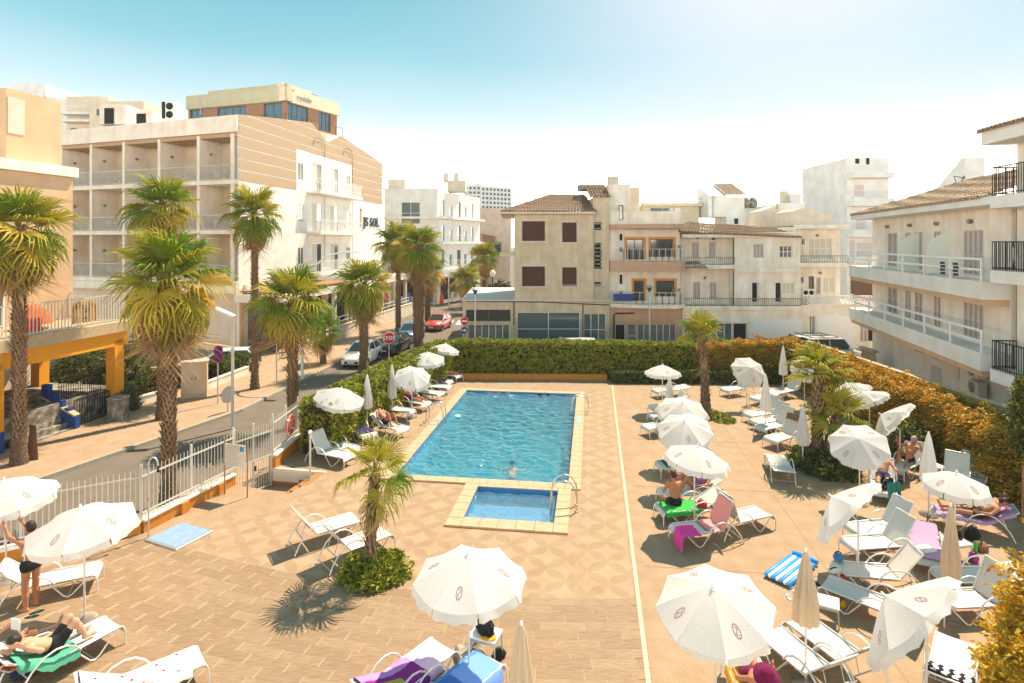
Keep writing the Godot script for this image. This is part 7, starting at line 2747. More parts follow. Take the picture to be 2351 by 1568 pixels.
# cx, cy: bearing of the middle of the canopy; lean: degrees and the world direction it leans to
func parasol(cx: float, cy: float, rad: float, label: String, lean_deg := 0.0, lean_dir := 0.0, h := 2.0, mname := "canopy"):
	var p = gp(cx, cy, h)
	p.y = 0
	var d = Vector3(sin(deg_to_rad(lean_dir)), 0, -cos(deg_to_rad(lean_dir)))  # 0 = away from the viewer, 90 = right
	var tilt = Basis(UP.cross(d).normalized(), deg_to_rad(lean_deg)) if lean_deg != 0.0 else Basis.IDENTITY
	p -= d * sin(deg_to_rad(lean_deg)) * .32
	make_parasol(rad, mname, label, p, h, tilt * Basis(UP, rng.randf() * .8), "white parasols on the terrace", rng.randi())
func closed_parasol(tx: float, ty: float, label: String, h := 2.45, cloth := 1.35, mname := "canopy", rad := .2):
	var p = gp(tx, ty, h)
	p.y = 0
	var t = thing("folded_parasol", label, "parasol", p, R(0, 3), "folded parasols")
	pole_part(t, h - .1, .02, M.alu)
	var m = Mb.new()
	m.lathe(Vector3.ZERO, [Vector2(0, .10), Vector2(.03, .10), Vector2(.035, .04), Vector2(.24, .035), Vector2(.25, .0)], 16)
	part("base", m, M.concrete, t)
	m = Mb.new()
	m.lathe(Vector3(0, h - cloth, 0), [Vector2(rad * .86, .0), Vector2(rad, .06), Vector2(rad * .93, cloth * .3), Vector2(rad * .6, cloth * .62), Vector2(rad * .3, cloth * .9), Vector2(.03, cloth * .98), Vector2(.0, cloth)], 64, .16, 8)
	part("folded_canopy", m, M[mname], t)
	m = Mb.new()
	m.lathe(Vector3(0, h - .02, 0), [Vector2(.025, 0), Vector2(.025, .05), Vector2(0, .07)], 8)
	part("finial", m, M.white_paint, t)

func pattern_material(called: String, w: int, h: int, draw: Callable) -> StandardMaterial3D:
	var im = Image.create(w, h, true, Image.FORMAT_RGBA8)
	draw.call(im)
	im.generate_mipmaps()
	var m = mat(called, Color.WHITE, .95)
	m.albedo_texture = ImageTexture.create_from_image(im)
	return m
func small_table(at: Vector3, turn: float, label: String, h := .42, w := .45, l := .55) -> Node3D:
	var t = thing("side_table", label, "table", at, turn)
	var m = Mb.new()
	m.cbox(Vector3(0, h - .015, 0), Vector3(l, .03, w), .008)
	part("table_top", m, M.white_paint, t)
	m = Mb.new()
	for s in [-1, 1]:
		m.box(Vector3(0, h - .06, s * (w / 2 - .02)), Vector3(l - .02, .05, .025))
		m.box(Vector3(s * (l / 2 - .02), h - .06, 0), Vector3(.025, .05, w - .02))
	part("apron", m, M.alu_grey, t)
	for sx in [-1, 1]:
		for sz in [-1, 1]:
			m = Mb.new()
			m.tube([Vector3(sx * (l / 2 - .025), h - .03, sz * (w / 2 - .025)), Vector3(sx * (l / 2 - .01), 0, sz * (w / 2 - .01))], .016, 6)
			part("leg", m, M.alu_grey, t)
	return t
func lump(size: Vector3, seed_n: int, rough := .25, cuts := 14) -> Mb:
	var nz = FastNoiseLite.new()
	nz.seed = seed_n
	nz.frequency = 1.3
	var m = Mb.new()
	m.smooth()
	var P = []
	for j in cuts + 1:
		var row = []
		var v = PI * j / cuts
		for i in cuts * 2:
			var u = TAU * i / (cuts * 2)
			var d = Vector3(cos(u) * sin(v), cos(v), sin(u) * sin(v))
			var k = 1.0 + nz.get_noise_3dv(d * 1.8) * rough * 2.0
			var p = d * k * size * .5
			p.y = maxf(p.y, -size.y * .32) + size.y * .32
			row.append(p)
		P.append(row)
	for j in cuts:
		for i in cuts * 2:
			var k = (i + 1) % (cuts * 2)
			m.quad(P[j][i], P[j][k], P[j + 1][k], P[j + 1][i])
	return m
func bag(at: Vector3, size: Vector3, mname: String, label: String, seed_n: int, strap := "cloth_black", called := "beach_bag", category := "bag"):
	var t = thing(called, label, category, at, seed_n * .7)
	part("body", lump(size, seed_n), M[mname], t)
	var m = Mb.new()
	var pts = []
	for k in 8: pts.append(Vector3(cos(PI * k / 7.0) * size.x * .35, size.y * .6 + sin(PI * k / 7.0) * size.y * .4, .02))
	m.tube(pts, .012, 5)
	part("handle", m, M[strap], t)
func flip_flops(at: Vector3, turn: float, mname: String, label: String):
	var t = thing("sandals", label, "sandals", at, turn)
	for s in [-.07, .08]:
		var m = Mb.new()
		var p = PackedVector2Array()
		for k in 14:
			var a = TAU * k / 14.0
			p.append(Vector2(cos(a) * .13, sin(a) * (.045 + .008 * cos(a)) + s))
		m.prism(p, Vector3(0, .022, 0), Vector3.RIGHT, Vector3.FORWARD, .02)
		var so = part("sole", m, M[mname], t, T(Vector3(s * .4, 0, 0), Basis(UP, s * 2.0)))
		m = Mb.new()
		m.tube([Vector3(-.02, .02, s * -1 - .04), Vector3(.05, .05, -s), Vector3(-.02, .02, -s + .04)], .009, 5)
		part("strap", m, M.cloth_black if mname != "cloth_black" else M.cloth_teal, so)

func build_loungers():
	# prints
	pattern_material("print_dots", 256, 128, func(im: Image):
		im.fill(Color(.93, .88, .86))
		for q in [[30, 30], [70, 90], [110, 40], [150, 100], [190, 25], [220, 80], [60, 55], [130, 70], [20, 100], [240, 40], [175, 60], [95, 15], [210, 115]]:
			for i in range(-4, 5):
				for j in range(-4, 5):
					if i * i + j * j < 17: im.set_pixel(q[0] + i, q[1] + j, Color(.65, .04, .12)))
	pattern_material("print_stripe", 128, 128, func(im: Image):
		im.fill(Color(.86, .84, .86))
		for k in 5: im.fill_rect(Rect2i(0, k * 27, 128, 13), Color(.08, .06, .14)))
	pattern_material("print_blue_stripe", 128, 128, func(im: Image):
		im.fill(Color(.20, .19, .34))
		im.fill_rect(Rect2i(84, 0, 44, 128), Color(.62, .55, .66))
		for k in 6: im.fill_rect(Rect2i(86 + k * 7, 0, 3, 128), Color(.36, .28, .44)))
	pattern_material("print_teal_stripe", 128, 128, func(im: Image):
		im.fill(Color(.10, .30, .30))
		for k in 5: im.fill_rect(Rect2i(k * 26, 0, 9, 128), Color(.62, .74, .72)))
	pattern_material("print_two_blue", 128, 128, func(im: Image):
		im.fill(Color(.20, .42, .72))
		im.fill_rect(Rect2i(0, 0, 52, 128), Color(.46, .62, .90))
		im.fill_rect(Rect2i(0, 92, 128, 36), Color(.30, .52, .80)))
	pattern_material("print_two_purple", 128, 128, func(im: Image):
		im.fill(Color(.52, .16, .50))
		im.fill_rect(Rect2i(0, 78, 128, 50), Color(.72, .52, .76))
		im.fill_rect(Rect2i(0, 0, 26, 128), Color(.88, .74, .86)))
	pattern_material("print_flowers", 128, 128, func(im: Image):
		im.fill(Color(.06, .14, .22))
		var r = RandomNumberGenerator.new()
		r.seed = 3
		for k in 90: im.fill_rect(Rect2i(r.randi_range(0, 118), r.randi_range(0, 118), r.randi_range(4, 12), r.randi_range(4, 12)), [Color(.16, .45, .62), Color(.2, .55, .40), Color(.75, .8, .82), Color(.7, .2, .35)][k % 4]))
	pattern_material("print_swim", 64, 64, func(im: Image):
		im.fill(Color(.45, .10, .35))
		var r = RandomNumberGenerator.new()
		r.seed = 8
		for k in 60: im.fill_rect(Rect2i(r.randi_range(0, 56), r.randi_range(0, 56), r.randi_range(3, 8), r.randi_range(3, 8)), [Color(.85, .5, .7), Color(.2, .2, .5), Color(.9, .85, .9)][k % 3]))
	var l: Node3D
	# empty pair beside the young palm
	lounger(819, 1187, 741, 1209, 52, "empty lounger facing the paddling pool, the one farther from the young palm")
	lounger(888, 1217, 816, 1244, 52, "empty lounger half behind the young palm's trunk")
	# near the picket fence
	var man = lounger(262, 1425, 160, 1478, 30, "lounger with a man lying on it beside the standing swimmer")
	lounger_cloth(man, 30, .75, 1.8, "towel", "green towel under the man on the lounger", "cloth_mint", .16, "towel", 3)
	var wom = lounger(166, 1440, 78, 1488, 42, "lounger with an orange cover and a woman in a white top")
	lounger_cloth(wom, 42, 1.0, 1.92, "towel", "orange towel on the reading woman's lounger", "cloth_orange", .03, "towel", 4)
	lounger(225, 1304, 134, 1322, 40, "lounger in the shade of the two joined parasols by the fence")
	l = lounger(462, 1503, 313, 1566, 30, "lounger covered with a polka dot towel")
	lounger_cloth(l, 30, .22, 1.9, "towel", "white towel with red polka dots", "print_dots", .12, "towel", 5)
	# bottom middle
	l = lounger(1020, 1478, 945, 1536, 22, "lounger with a purple towel under the near parasol")
	lounger_cloth(l, 22, .42, 1.9, "towel", "purple and lilac striped towel on the lounger by the parasol base", "print_two_purple", .16, "towel", 6)
	lounger_cloth(l, 22, 1.2, 1.9, "towel", "yellow green towel tucked beside the purple one", "cloth_yellow_green", .14, "towel", 7).position += Vector3(.34, .03, .22)
	l = lounger(1128, 1506, 1062, 1560, 22, "lounger with a two tone blue towel beside the parasol base")
	lounger_cloth(l, 22, .10, 1.9, "towel", "two tone blue towel hanging over the lounger's side", "print_two_blue", .24, "towel", 8)
	# row along the street-side hedge
	lounger(802, 1046, 737, 1033, 62, "empty lounger nearest the steps, its white sling catching the sun")
	lounger(811, 1031, 758, 1015, 50, "lounger with a white towel behind the one nearest the steps")
	l = lounger(849, 997, 812, 978, 42, "lounger with a dark blue striped towel under the tilted cream parasol")
	lounger_cloth(l, 42, .2, 1.9, "towel", "navy and lilac striped towel under the tilted cream parasol", "print_blue_stripe", .12, "towel", 9)
	lounger(926, 984, 872, 969, 34, "lounger carrying a woman with bent knees by the hedge")
	lounger(943, 944, 893, 935, 68, "empty lounger between the two folded parasols by the hedge")
	l = lounger(980, 926, 925, 914, 58, "lounger with a red backrest and a seated man")
	lounger_cloth(l, 58, 1.1, 1.96, "towel", "dark red towel over the seated man's backrest", "cloth_red", .02, "towel", 10)
	lounger(1012, 903, 968, 897, 55, "empty lounger just past the seated man")
	lounger(1031, 888, 985, 885, 8, "flat lounger with a table behind, beyond the seated man")
	l = lounger(1034, 876, 990, 872, 8, "lounger with a purple towel beside the standing bather")
	lounger_cloth(l, 8, .35, 1.3, "towel", "bright purple towel by the standing bather", "cloth_purple", .04, "towel", 11)
	lounger(1054, 862, 1014, 856, 35, "lounger under the farthest parasol with a person lying on it")
	# rows on the open side
	lounger(1665, 894, 1705, 888, 62, "lounger under the round parasol that faces the viewer")
	lounger(1735, 914, 1778, 903, 8, "flat lounger beside a folded parasol, first of a pair end to end")
	lounger(1786, 899, 1831, 890, 62, "lounger with raised back, second of a pair end to end")
	lounger(1718, 951, 1766, 945, 62, "lounger with raised back beside the pole of the folded parasol")
	lounger(1733, 967, 1783, 961, 62, "lounger with raised back, middle of three in the sun")
	lounger(1747, 981, 1799, 972, 62, "lounger with a pale blue shadowed seat, third of three in the sun")
	l = lounger(1770, 1008, 1821, 994, 62, "lounger with a brown towel over its back near the twin palms")
	lounger_cloth(l, 62, 1.72, 1.98, "towel", "brown towel hung on a lounger back by the twin palms", "cloth_brown", .10, "towel", 12)
	lounger(1778, 1042, 1797, 1080, 8, "flat lounger standing askew before the twin palms' shrub bed")
	lounger(1483, 980, 1525, 974, 40, "lounger poking out from under the stacked parasols, its foot lit")
	lounger(1496, 953, 1535, 950, 40, "lounger in parasol shade, second from the stacked parasols' far end")
	lounger(1497, 934, 1535, 931, 40, "lounger in parasol shade beyond the folded white parasol")
	lounger(1504, 896, 1540, 893, 8, "flat lounger under the small parasol at the back hedge")
	l = lounger(1513, 1066, 1565, 1064, 45, "lounger with a teal striped towel under the frilled parasol")
	lounger_cloth(l, 45, .05, 1.2, "towel", "teal and white striped towel under the frilled parasol", "print_teal_stripe", .06, "towel", 13)
	lounger(1520, 1130, 1572, 1126, 30, "lounger beside the green towel, with a woman in printed swimwear")
	l = lounger(1516, 1166, 1575, 1161, 30, "lounger with a green towel and a sitting man")
	lounger_cloth(l, 30, .02, 1.1, "towel", "bright green towel under the sitting man", "cloth_green", .14, "towel", 14)
	lounger(1757, 1172, 1690, 1186, 70, "lounger facing away with a grey raised back and looped arms")
	l = lounger(1553, 1216, 1622, 1208, 68, "lounger with a pink towel, behind the near parasol of the row")
	lounger_cloth(l, 68, .75, 1.9, "towel", "rose pink towel on the lounger with looped arms", "cloth_rose", .05, "towel", 15)
	lounger(1960, 1214, 2030, 1206, 60, "grey shaded lounger behind the edge-on parasol")
	lounger(1950, 1247, 2026, 1242, 60, "lounger with dappled sun on its seat behind the edge-on parasol")
	lounger(1924, 1304, 2000, 1310, 52, "lounger with a white cloth and small things on its seat")
	l = lounger(1893, 1334, 1965, 1362, 34, "lounger with a red towel over its backrest")
	lounger_cloth(l, 34, 1.25, 1.98, "towel", "bright red towel hanging off a lounger back", "cloth_red", .30, "towel", 16)
	l = lounger(2128, 1285, 2118, 1232, 8, "lounger covered by a lilac towel with a magazine on it")
	lounger_cloth(l, 8, .02, 1.95, "towel", "long lilac towel on the flat lounger", "cloth_lilac", .04, "towel", 17)
	l = lounger(2141, 1168, 2196, 1178, 32, "lounger with a purple towel and a couple under the round parasol")
	lounger_cloth(l, 32, .05, 1.9, "towel", "purple towel under the couple", "cloth_lilac", .10, "towel", 18)
	lounger(2162, 1320, 2236, 1319, 8, "flat white lounger beside the golden bush")
	lounger(2144, 1376, 2228, 1372, 68, "lounger with upright back by the golden bush")
	l = lounger(2196, 1462, 2186, 1525, 20, "long pale lounger half covered by a striped towel")
	lounger_cloth(l, 20, 1.2, 1.9, "towel", "black and white striped towel by the golden bush", "print_stripe", .04, "towel", 19)
	lounger(1762, 1444, 1820, 1492, 46, "white lounger in full sun by the cream folded parasol")
	lounger(1829, 1418, 1880, 1456, 46, "white lounger partly shaded, beyond the cream folded parasol")
	l = lounger(1700, 1505, 1725, 1562, 25, "lounger heaped with a yellow towel and a person in a magenta hat")
	lounger_cloth(l, 25, .3, .95, "towel", "mustard yellow towel heaped on a lounger", "cloth_yellow", .16, "towel", 20)
	lounger(2052, 1075, 2090, 1058, 50, "lounger with a black cover and a reading woman")
	lounger(2228, 1118, 2238, 1080, 58, "white lounger behind the round parasol, its back raised to the hedge")
	lounger(2188, 1118, 2200, 1078, 58, "white lounger leaning beside another behind the round parasol")
	lounger(2030, 1130, 2026, 1095, 40, "lounger with printed towels and a seated bather behind the edge-on parasol")

func build_parasols():
	parasol(190, 1208, 1.02, "near white parasol with dark oval emblems beside the standing man", 6, 200, 2.0)
	parasol(12, 1140, 1.0, "white parasol overlapping its neighbour at the picket fence", 5, 170, 2.0)
	parasol(1076, 1322, 1.0, "white fluttering parasol before the paddling pool", 4, 190, 2.0)
	parasol(1640, 1392, .96, "large white parasol leaning over the yellow towel", 14, 215, 2.0)
	parasol(1598, 1052, .87, "frilled white parasol over the teal striped towel", 8, 120, 2.0)
	parasol(1572, 985, .88, "cream lit parasol seen from its sunny side, middle of the stacked row", 22, 200, 2.0)
	parasol(1566, 941, .88, "parasol at the back of the stacked row before the lone deck palm", 20, 185, 2.0)
	parasol(1521, 854, .82, "small white parasol at the back hedge", 0, 0, 1.9)
	parasol(1720, 847, .80, "round parasol facing the viewer in front of the golden hedge", 48, 175, 1.9)
	parasol(1852, 845, .72, "white parasol half hidden behind the twin palms", 40, 180, 1.9)
	parasol(1950, 895, .78, "white parasol overlapping another by the golden hedge", 22, 290, 1.9)
	parasol(1987, 915, .80, "white parasol tipped sideways by the golden hedge", 25, 300, 1.9)
	parasol(2046, 962, .98, "parasol tipped steeply so that it stands almost edge-on", 55, 316, 1.75)
	parasol(1972, 1018, .84, "pale parasol beside the twin palms tilted towards the viewer", 35, 215, 1.9)
	parasol(1942, 1158, .98, "near edge-on parasol over the grey shaded lounger", 55, 316, 1.7)
	parasol(2194, 1112, .72, "round white parasol over the couple on purple", 4, 180, 2.0)
	parasol(2085, 1402, 1.05, "edge-on parasol nearest the golden bush", 55, 316, 1.6)
	parasol(779, 914, 1.0, "cream parasol tilted over the navy towel", 14, 110, 1.95, "canopy")
	parasol(947, 864, .84, "cream parasol behind the seated man", 26, 160, 1.9)
	parasol(981, 825, .92, "white parasol over the standing bather", 8, 170, 1.95)
	parasol(1021, 803, .86, "white pointed parasol at the hedge corner", 10, 60, 1.95)
	closed_parasol(843, 862, "folded white parasol behind the woman with bent knees")
	closed_parasol(900, 838, "folded white parasol beside the seated man", 2.4, 1.5)
	closed_parasol(1537, 864, "folded white parasol in the stacked row", 2.3, 1.4)
	closed_parasol(1563, 892, "smaller folded parasol behind the stacked row", 1.9, 1.0)
	closed_parasol(1798, 795, "folded cream parasol at the golden hedge by the table", 2.5, 1.5)
	closed_parasol(1758, 861, "folded white parasol between two loungers in the sun", 2.4, 1.5)
	closed_parasol(1843, 935, "folded parasol leaning behind the brown towel", 2.2, 1.3)
	closed_parasol(2132, 994, "folded white parasol with emblem near the reading woman", 2.4, 1.4)
	closed_parasol(2183, 1160, "folded cream parasol before the couple on purple", 2.4, 1.5, "canopy_cream", .17)
	closed_parasol(1850, 1264, "folded cream pleated parasol between the sunlit loungers", 2.4, 1.3, "canopy_cream", .21)
	closed_parasol(1197, 1432, "tall folded cream parasol beside the blue towel", 2.4, 1.7, "canopy_cream", .24)

func build_small_things():
	var m: Mb
	var t = small_table(gp(1115, 1452, .55) - UP * .55, -.35, "small table with a dark bag on it by the fluttering parasol", .55, .42, .55)
	bag(t.position + UP * .55, Vector3(.44, .3, .3), "cloth_black", "dark crumpled bag on the small table", 3)
	var c = single("magazine", lump(Vector3(.3, .05, .2), 4, .1), M.cloth_yellow, "yellow printed pouch at the edge of the small table", "pouch", t.position + Vector3(.06, .555, .17))
	bag(gp(1146, 1510), Vector3(.26, .2, .2), "cloth_black", "pair of black beach shoes by the small table", 5, "cloth_teal", "beach_shoes", "shoes")
	# parasol block
	t = thing("concrete_block", "square concrete parasol base between the purple and blue towels", "parasol base", gp(1080, 1512))
	m = Mb.new()
	m.cbox(Vector3(0, .09, 0), Vector3(.5, .18, .45), .03, Basis(UP, .3))
	part("block", m, M.concrete, t)
	pole_part(t, .5, .035, M.white_paint)
	bag(gp(1052, 1552), Vector3(.3, .2, .25), "cloth_navy", "dark bag under the parasol base", 6)
	# tables among the loungers
	small_table(gp(1893, 1374, .45) - UP * .45, -.5, "white table beside the lounger with the red towel")
	t = small_table(gp(2190, 1240, .45) - UP * .45, .2, "table crowded with drinks and an orange bag behind the folded cream parasol", .45, .5, .6)
	bag(t.position + Vector3(-.08, .45, 0), Vector3(.3, .2, .22), "cloth_orange", "orange bag on the crowded table", 7)
	bag(t.position + Vector3(.18, .45, -.1), Vector3(.2, .2, .2), "cloth_black", "black bag on the crowded table", 8)
	bag(gp(2232, 1238), Vector3(.35, .4, .3), "cloth_black", "black rucksack beside the crowded table", 9)
	bag(gp(2252, 1262), Vector3(.4, .25, .3), "cloth_brown", "brown heap of clothes beside the crowded table", 10)
	bag(gp(2235, 1290), Vector3(.25, .28, .2), "cloth_purple", "purple bag below the crowded table", 11)
	t = thing("bottle", "green bottle standing by the crowded table", "bottle", gp(2240, 1268))
	m = Mb.new()
	m.lathe(Vector3.ZERO, [Vector2(0, 0), Vector2(.045, 0), Vector2(.045, .18), Vector2(.018, .25), Vector2(.018, .3), Vector2(0, .3)], 10)
	part("glass", m, M.cloth_green, t)
	small_table(gp(1795, 858, .45) - UP * .45, .3, "small white table with chairs by the folded parasol at the golden hedge")
	for a in [[1775, 870, .4], [1815, 862, 2.4], [1830, 880, 1.5]]:
		plastic_chair(gp(a[0], a[1]), a[2], ["white garden chair in front of the table by the golden hedge", "white garden chair behind the table by the golden hedge", "white garden chair turned away from the table by the golden hedge"][[1775, 1815, 1830].find(a[0])], "garden chairs by the golden hedge")
	small_table(gp(2148, 1068, .55) - UP * .55, .1, "tall white stool beside the folded parasol with an emblem", .55, .4, .42)
	small_table(gp(775, 999, .42) - UP * .42, .3, "low white table between the first loungers by the hedge")
	# things on and under loungers
	bag(gp(1720, 1468, .45), Vector3(.26, .2, .26), "cloth_sky", "blue patterned swim bag on the lounger with the yellow towel", 12)
	bag(gp(1925, 1286, .42), Vector3(.22, .2, .2), "cloth_blue", "blue cap and bag on the lounger end", 13)
	bag(gp(1915, 1312, .42), Vector3(.3, .08, .2), "cloth_white", "white crumpled cloth on the lounger end", 14)
	bag(gp(1935, 1325, .42), Vector3(.12, .07, .12), "cloth_red", "small red pouch on the grey lounger seat", 15)
	bag(gp(1612, 1163, .42), Vector3(.34, .22, .25), "cloth_red", "red bag on the lounger with the green towel", 16)
	bag(gp(1530, 1165, .3), Vector3(.2, .12, .2), "cloth_sky", "blue cloth beside the sitting man", 17)
	bag(gp(1567, 1090, .42), Vector3(.45, .16, .3), "cloth_rose", "pink and red clothes heaped on the shaded lounger", 18)
	bag(gp(1655, 1140, .3), Vector3(.32, .22, .22), "cloth_white", "white and straw beach bag between the loungers", 19)
	bag(gp(1590, 1208), Vector3(.35, .36, .25), "cloth_brown", "straw bag under the lounger with the pink float", 20)
	bag(gp(55, 1548), Vector3(.45, .3, .4), "cloth_navy", "navy beach bag under the woman's lounger", 21)
	bag(gp(1935, 1395), Vector3(.1, .22, .1), "cloth_yellow", "yellow lotion bottle beneath the lounger with the red towel", 22)
	single("book", (func():
		var b = Mb.new()
		b.cbox(Vector3(0, .03, 0), Vector3(.36, .05, .28), .01)
		return b).call(), M.cloth_white, "open magazine lying on the lilac towel", "magazine", gp(2125, 1262, .42) - UP * .0, .2)
	flip_flops(gp(1826, 1352), .4, "cloth_white", "white sandals by the blue air mattress")
	flip_flops(gp(1820, 1375), 1.2, "cloth_white", "black and white sandals beside the cream folded parasol")
	flip_flops(gp(1866, 1340), 2.0, "cloth_black", "black sandals behind the cream folded parasol")
	flip_flops(gp(2067, 1107), .1, "cloth_black", "dark sandals in the parasol shade by the reading woman")
	flip_flops(gp(80, 1412), .5, "cloth_black", "dark slippers by the standing man's feet")
	flip_flops(gp(1808, 935), .5, "cloth_black", "dark sandals between the three loungers in the sun")
	# striped air mattress
	t = thing("air_mattress", "blue and white striped air mattress lying on the terrace", "air mattress", gp(1818, 1312), yaw_of((gp(1865, 1275) - gp(1775, 1345)).normalized()))
	for k in 7:
		m = Mb.new()
		m.tube([Vector3(-.78, .075, -.27 + k * .09), Vector3(-.74, .08, -.27 + k * .09), Vector3(.56, .08, -.27 + k * .09), Vector3(.6, .075, -.27 + k * .09)], [.02, .052, .052, .02], 8)
		part("tube", m, M.cloth_white if k % 2 else mat("mattress_blue", lin(.03, .28, .70), .4), t)
	m = Mb.new()
	m.tube([Vector3(.72, .09, -.3), Vector3(.72, .10, 0), Vector3(.72, .09, .3)], [.06, .09, .06], 10)
	part("pillow", m, M.mattress_blue, t)
	# pink inflatable hanging over a lounger end
	t = thing("air_mattress", "bright pink inflatable mattress hanging over a lounger end", "air mattress", gp(1572, 1225, .4) - UP * .4, .15)
	m = Mb.new()
	m.smooth()
	var prev = []
	for i in 9:
		var s = i / 8.0
		var row = []
		for k in 8:
			var w = (k / 7.0 - .5) * .55
			var p = Vector3(lerpf(.35, -.18, minf(s * 1.5, 1.0)), .46 - maxf(s - .6, 0) * 1.05, w)
			p.y += .02 * cos(k * 2.4)
			row.append(p)
		if i:
			for k in 7: m.quad(prev[k], row[k], row[k + 1], prev[k + 1])
		prev = row
	part("inflated_sheet", m, M.cloth_pink, t)
	# towels hanging near the hidden bathers
	for a in [[2035, 1110, "print_flowers", "printed blue and green sarong hanging from the bather's lounger", .55], [2050, 1118, "cloth_teal", "teal sarong hanging beside the printed one", .6]]:
		var h = gp(a[0], a[1], .55)
		m = Mb.new()
		m.smooth()
		for k in 8:
			for j in 4:
				var f = func(u, v) -> Vector3: return Vector3(u * .06 - .24, .15 - v * a[4] / 4.0, .03 * sin(u * 1.7) + v * .02)
				var q = [f.call(k, j + 1), f.call(k + 1, j + 1), f.call(k + 1, j), f.call(k, j)]
				var uv = [Vector2(k / 8.0, (j + 1) / 4.0), Vector2((k + 1) / 8.0, (j + 1) / 4.0), Vector2((k + 1) / 8.0, j / 4.0), Vector2(k / 8.0, j / 4.0)]
				for z in [0, 1, 2, 0, 2, 3]: m.v(q[z], uv[z])
		single("sarong", m, M[a[2]], a[3], "towel", h, .3)

# ---------------------------------------------------------------- people: joints -> tapered capsules -> one smooth skin
class Flesh:
	var A := PackedVector3Array()
	var D := PackedVector3Array()
	var IL := PackedFloat32Array()
	var RA := PackedFloat32Array()
	var RB := PackedFloat32Array()
	func bone(a: Vector3, b: Vector3, ra: float, rb: float):
		A.append(a)
		D.append(b - a)
		IL.append(1.0 / maxf((b - a).length_squared(), 1e-8))
		RA.append(ra)
		RB.append(rb)
	func val(p: Vector3, k: float) -> float:
		var d := 1e6
		for i in A.size():
			var q := p - A[i]
			var h := clampf(q.dot(D[i]) * IL[i], 0.0, 1.0)
			var e := (q - D[i] * h).length() - (RA[i] + (RB[i] - RA[i]) * h)
			var o := k - absf(d - e)
			d = minf(d, e)
			if o > 0.0: d -= o * o * .25 / k
		return d
	func mesh_into(m: Mb, cell: float, k: float):
		var f := {}
		for i in A.size():
			var r := maxf(RA[i], RB[i])
			var lo := A[i].min(A[i] + D[i]) - Vector3.ONE * (r + cell * 2.5)
			var hi := A[i].max(A[i] + D[i]) + Vector3.ONE * (r + cell * 2.5)
			var a := Vector3i((lo / cell).floor())
			var b := Vector3i((hi / cell).ceil())
			for x in range(a.x, b.x + 1):
				for y in range(a.y, b.y + 1):
					for z in range(a.z, b.z + 1):
						var c := Vector3i(x, y, z)
						if f.has(c): continue
						var p := Vector3(c) * cell
						var q := p - A[i]
						var h := clampf(q.dot(D[i]) * IL[i], 0.0, 1.0)
						var e := (q - D[i] * h).length() - (RA[i] + (RB[i] - RA[i]) * h)
						if absf(e) > cell * 2.5: continue
						f[c] = val(p, k)
		var vert := {}
		var off: Array[Vector3i] = [Vector3i(0, 0, 0), Vector3i(1, 0, 0), Vector3i(0, 1, 0), Vector3i(1, 1, 0), Vector3i(0, 0, 1), Vector3i(1, 0, 1), Vector3i(0, 1, 1), Vector3i(1, 1, 1)]
		var ed := [0, 1, 2, 3, 4, 5, 6, 7, 0, 2, 1, 3, 4, 6, 5, 7, 0, 4, 1, 5, 2, 6, 3, 7]
		for c: Vector3i in f:
			var vs := PackedFloat32Array()
			var ok := true
			var neg := 0
			for o in off:
				if not f.has(c + o):
					ok = false
					break
				var v: float = f[c + o]
				if v < 0.0: neg += 1
				vs.append(v)
			if not ok or neg == 0 or neg == 8: continue
			var s := Vector3.ZERO
			var n := 0
			for e in 12:
				var i: int = ed[e * 2]
				var j: int = ed[e * 2 + 1]
				if (vs[i] < 0.0) != (vs[j] < 0.0):
					s += Vector3(off[i]).lerp(Vector3(off[j]), vs[i] / (vs[i] - vs[j]))
					n += 1
			vert[c] = (Vector3(c) + s / n) * cell
		m.smooth()
		var ax: Array[Vector3i] = [Vector3i(1, 0, 0), Vector3i(0, 1, 0), Vector3i(0, 0, 1)]
		for c: Vector3i in f:
			for d in 3:
				var e := c + ax[d]
				if not f.has(e): continue
				var s0: bool = f[c] < 0.0
				if s0 == (f[e] < 0.0): continue
				var u := ax[(d + 1) % 3]
				var w := ax[(d + 2) % 3]
				if not (vert.has(c) and vert.has(c - u) and vert.has(c - w) and vert.has(c - u - w)): continue
				if s0: m.quad(vert[c - u - w], vert[c - w], vert[c], vert[c - u])
				else: m.quad(vert[c - u], vert[c], vert[c - w], vert[c - u - w])
		m.flat()

func hand(m: Mb, wrist: Vector3, dir: Vector3, side: Vector3, curl: float, cell: float):
	# side: towards the thumb; palm normal = dir x side
	dir = dir.normalized()
	side = (side - dir * side.dot(dir)).normalized()
	var nrm = dir.cross(side)
	var s = Flesh.new()
	s.bone(wrist - dir * .02, wrist + dir * .03, .024, .022)
	for k in 4:
		var x = (1.5 - k) * .021
		var base = wrist + dir * .085 + side * x
		s.bone(wrist + dir * .02 + side * x * .6, base, .015, .012)
		var ln: float = [.068, .078, .072, .056][k]
		var d1 = (dir + nrm * curl * .6).normalized()
		var d2 = (dir + nrm * curl * 1.5).normalized()
		var mid = base + d1 * ln * .5
		s.bone(base, mid, .0095, .009)
		s.bone(mid, mid + d2 * ln * .5, .009, .0075)
	var tb = wrist + dir * .025 + side * .026
	var tm = tb + (dir * .5 + side * .8 + nrm * curl * .3).normalized() * .036
	s.bone(tb, tm, .014, .0105)
	s.bone(tm, tm + (dir * .9 + side * .3 + nrm * curl * .5).normalized() * .03, .010, .008)
	s.mesh_into(m, cell, .012)

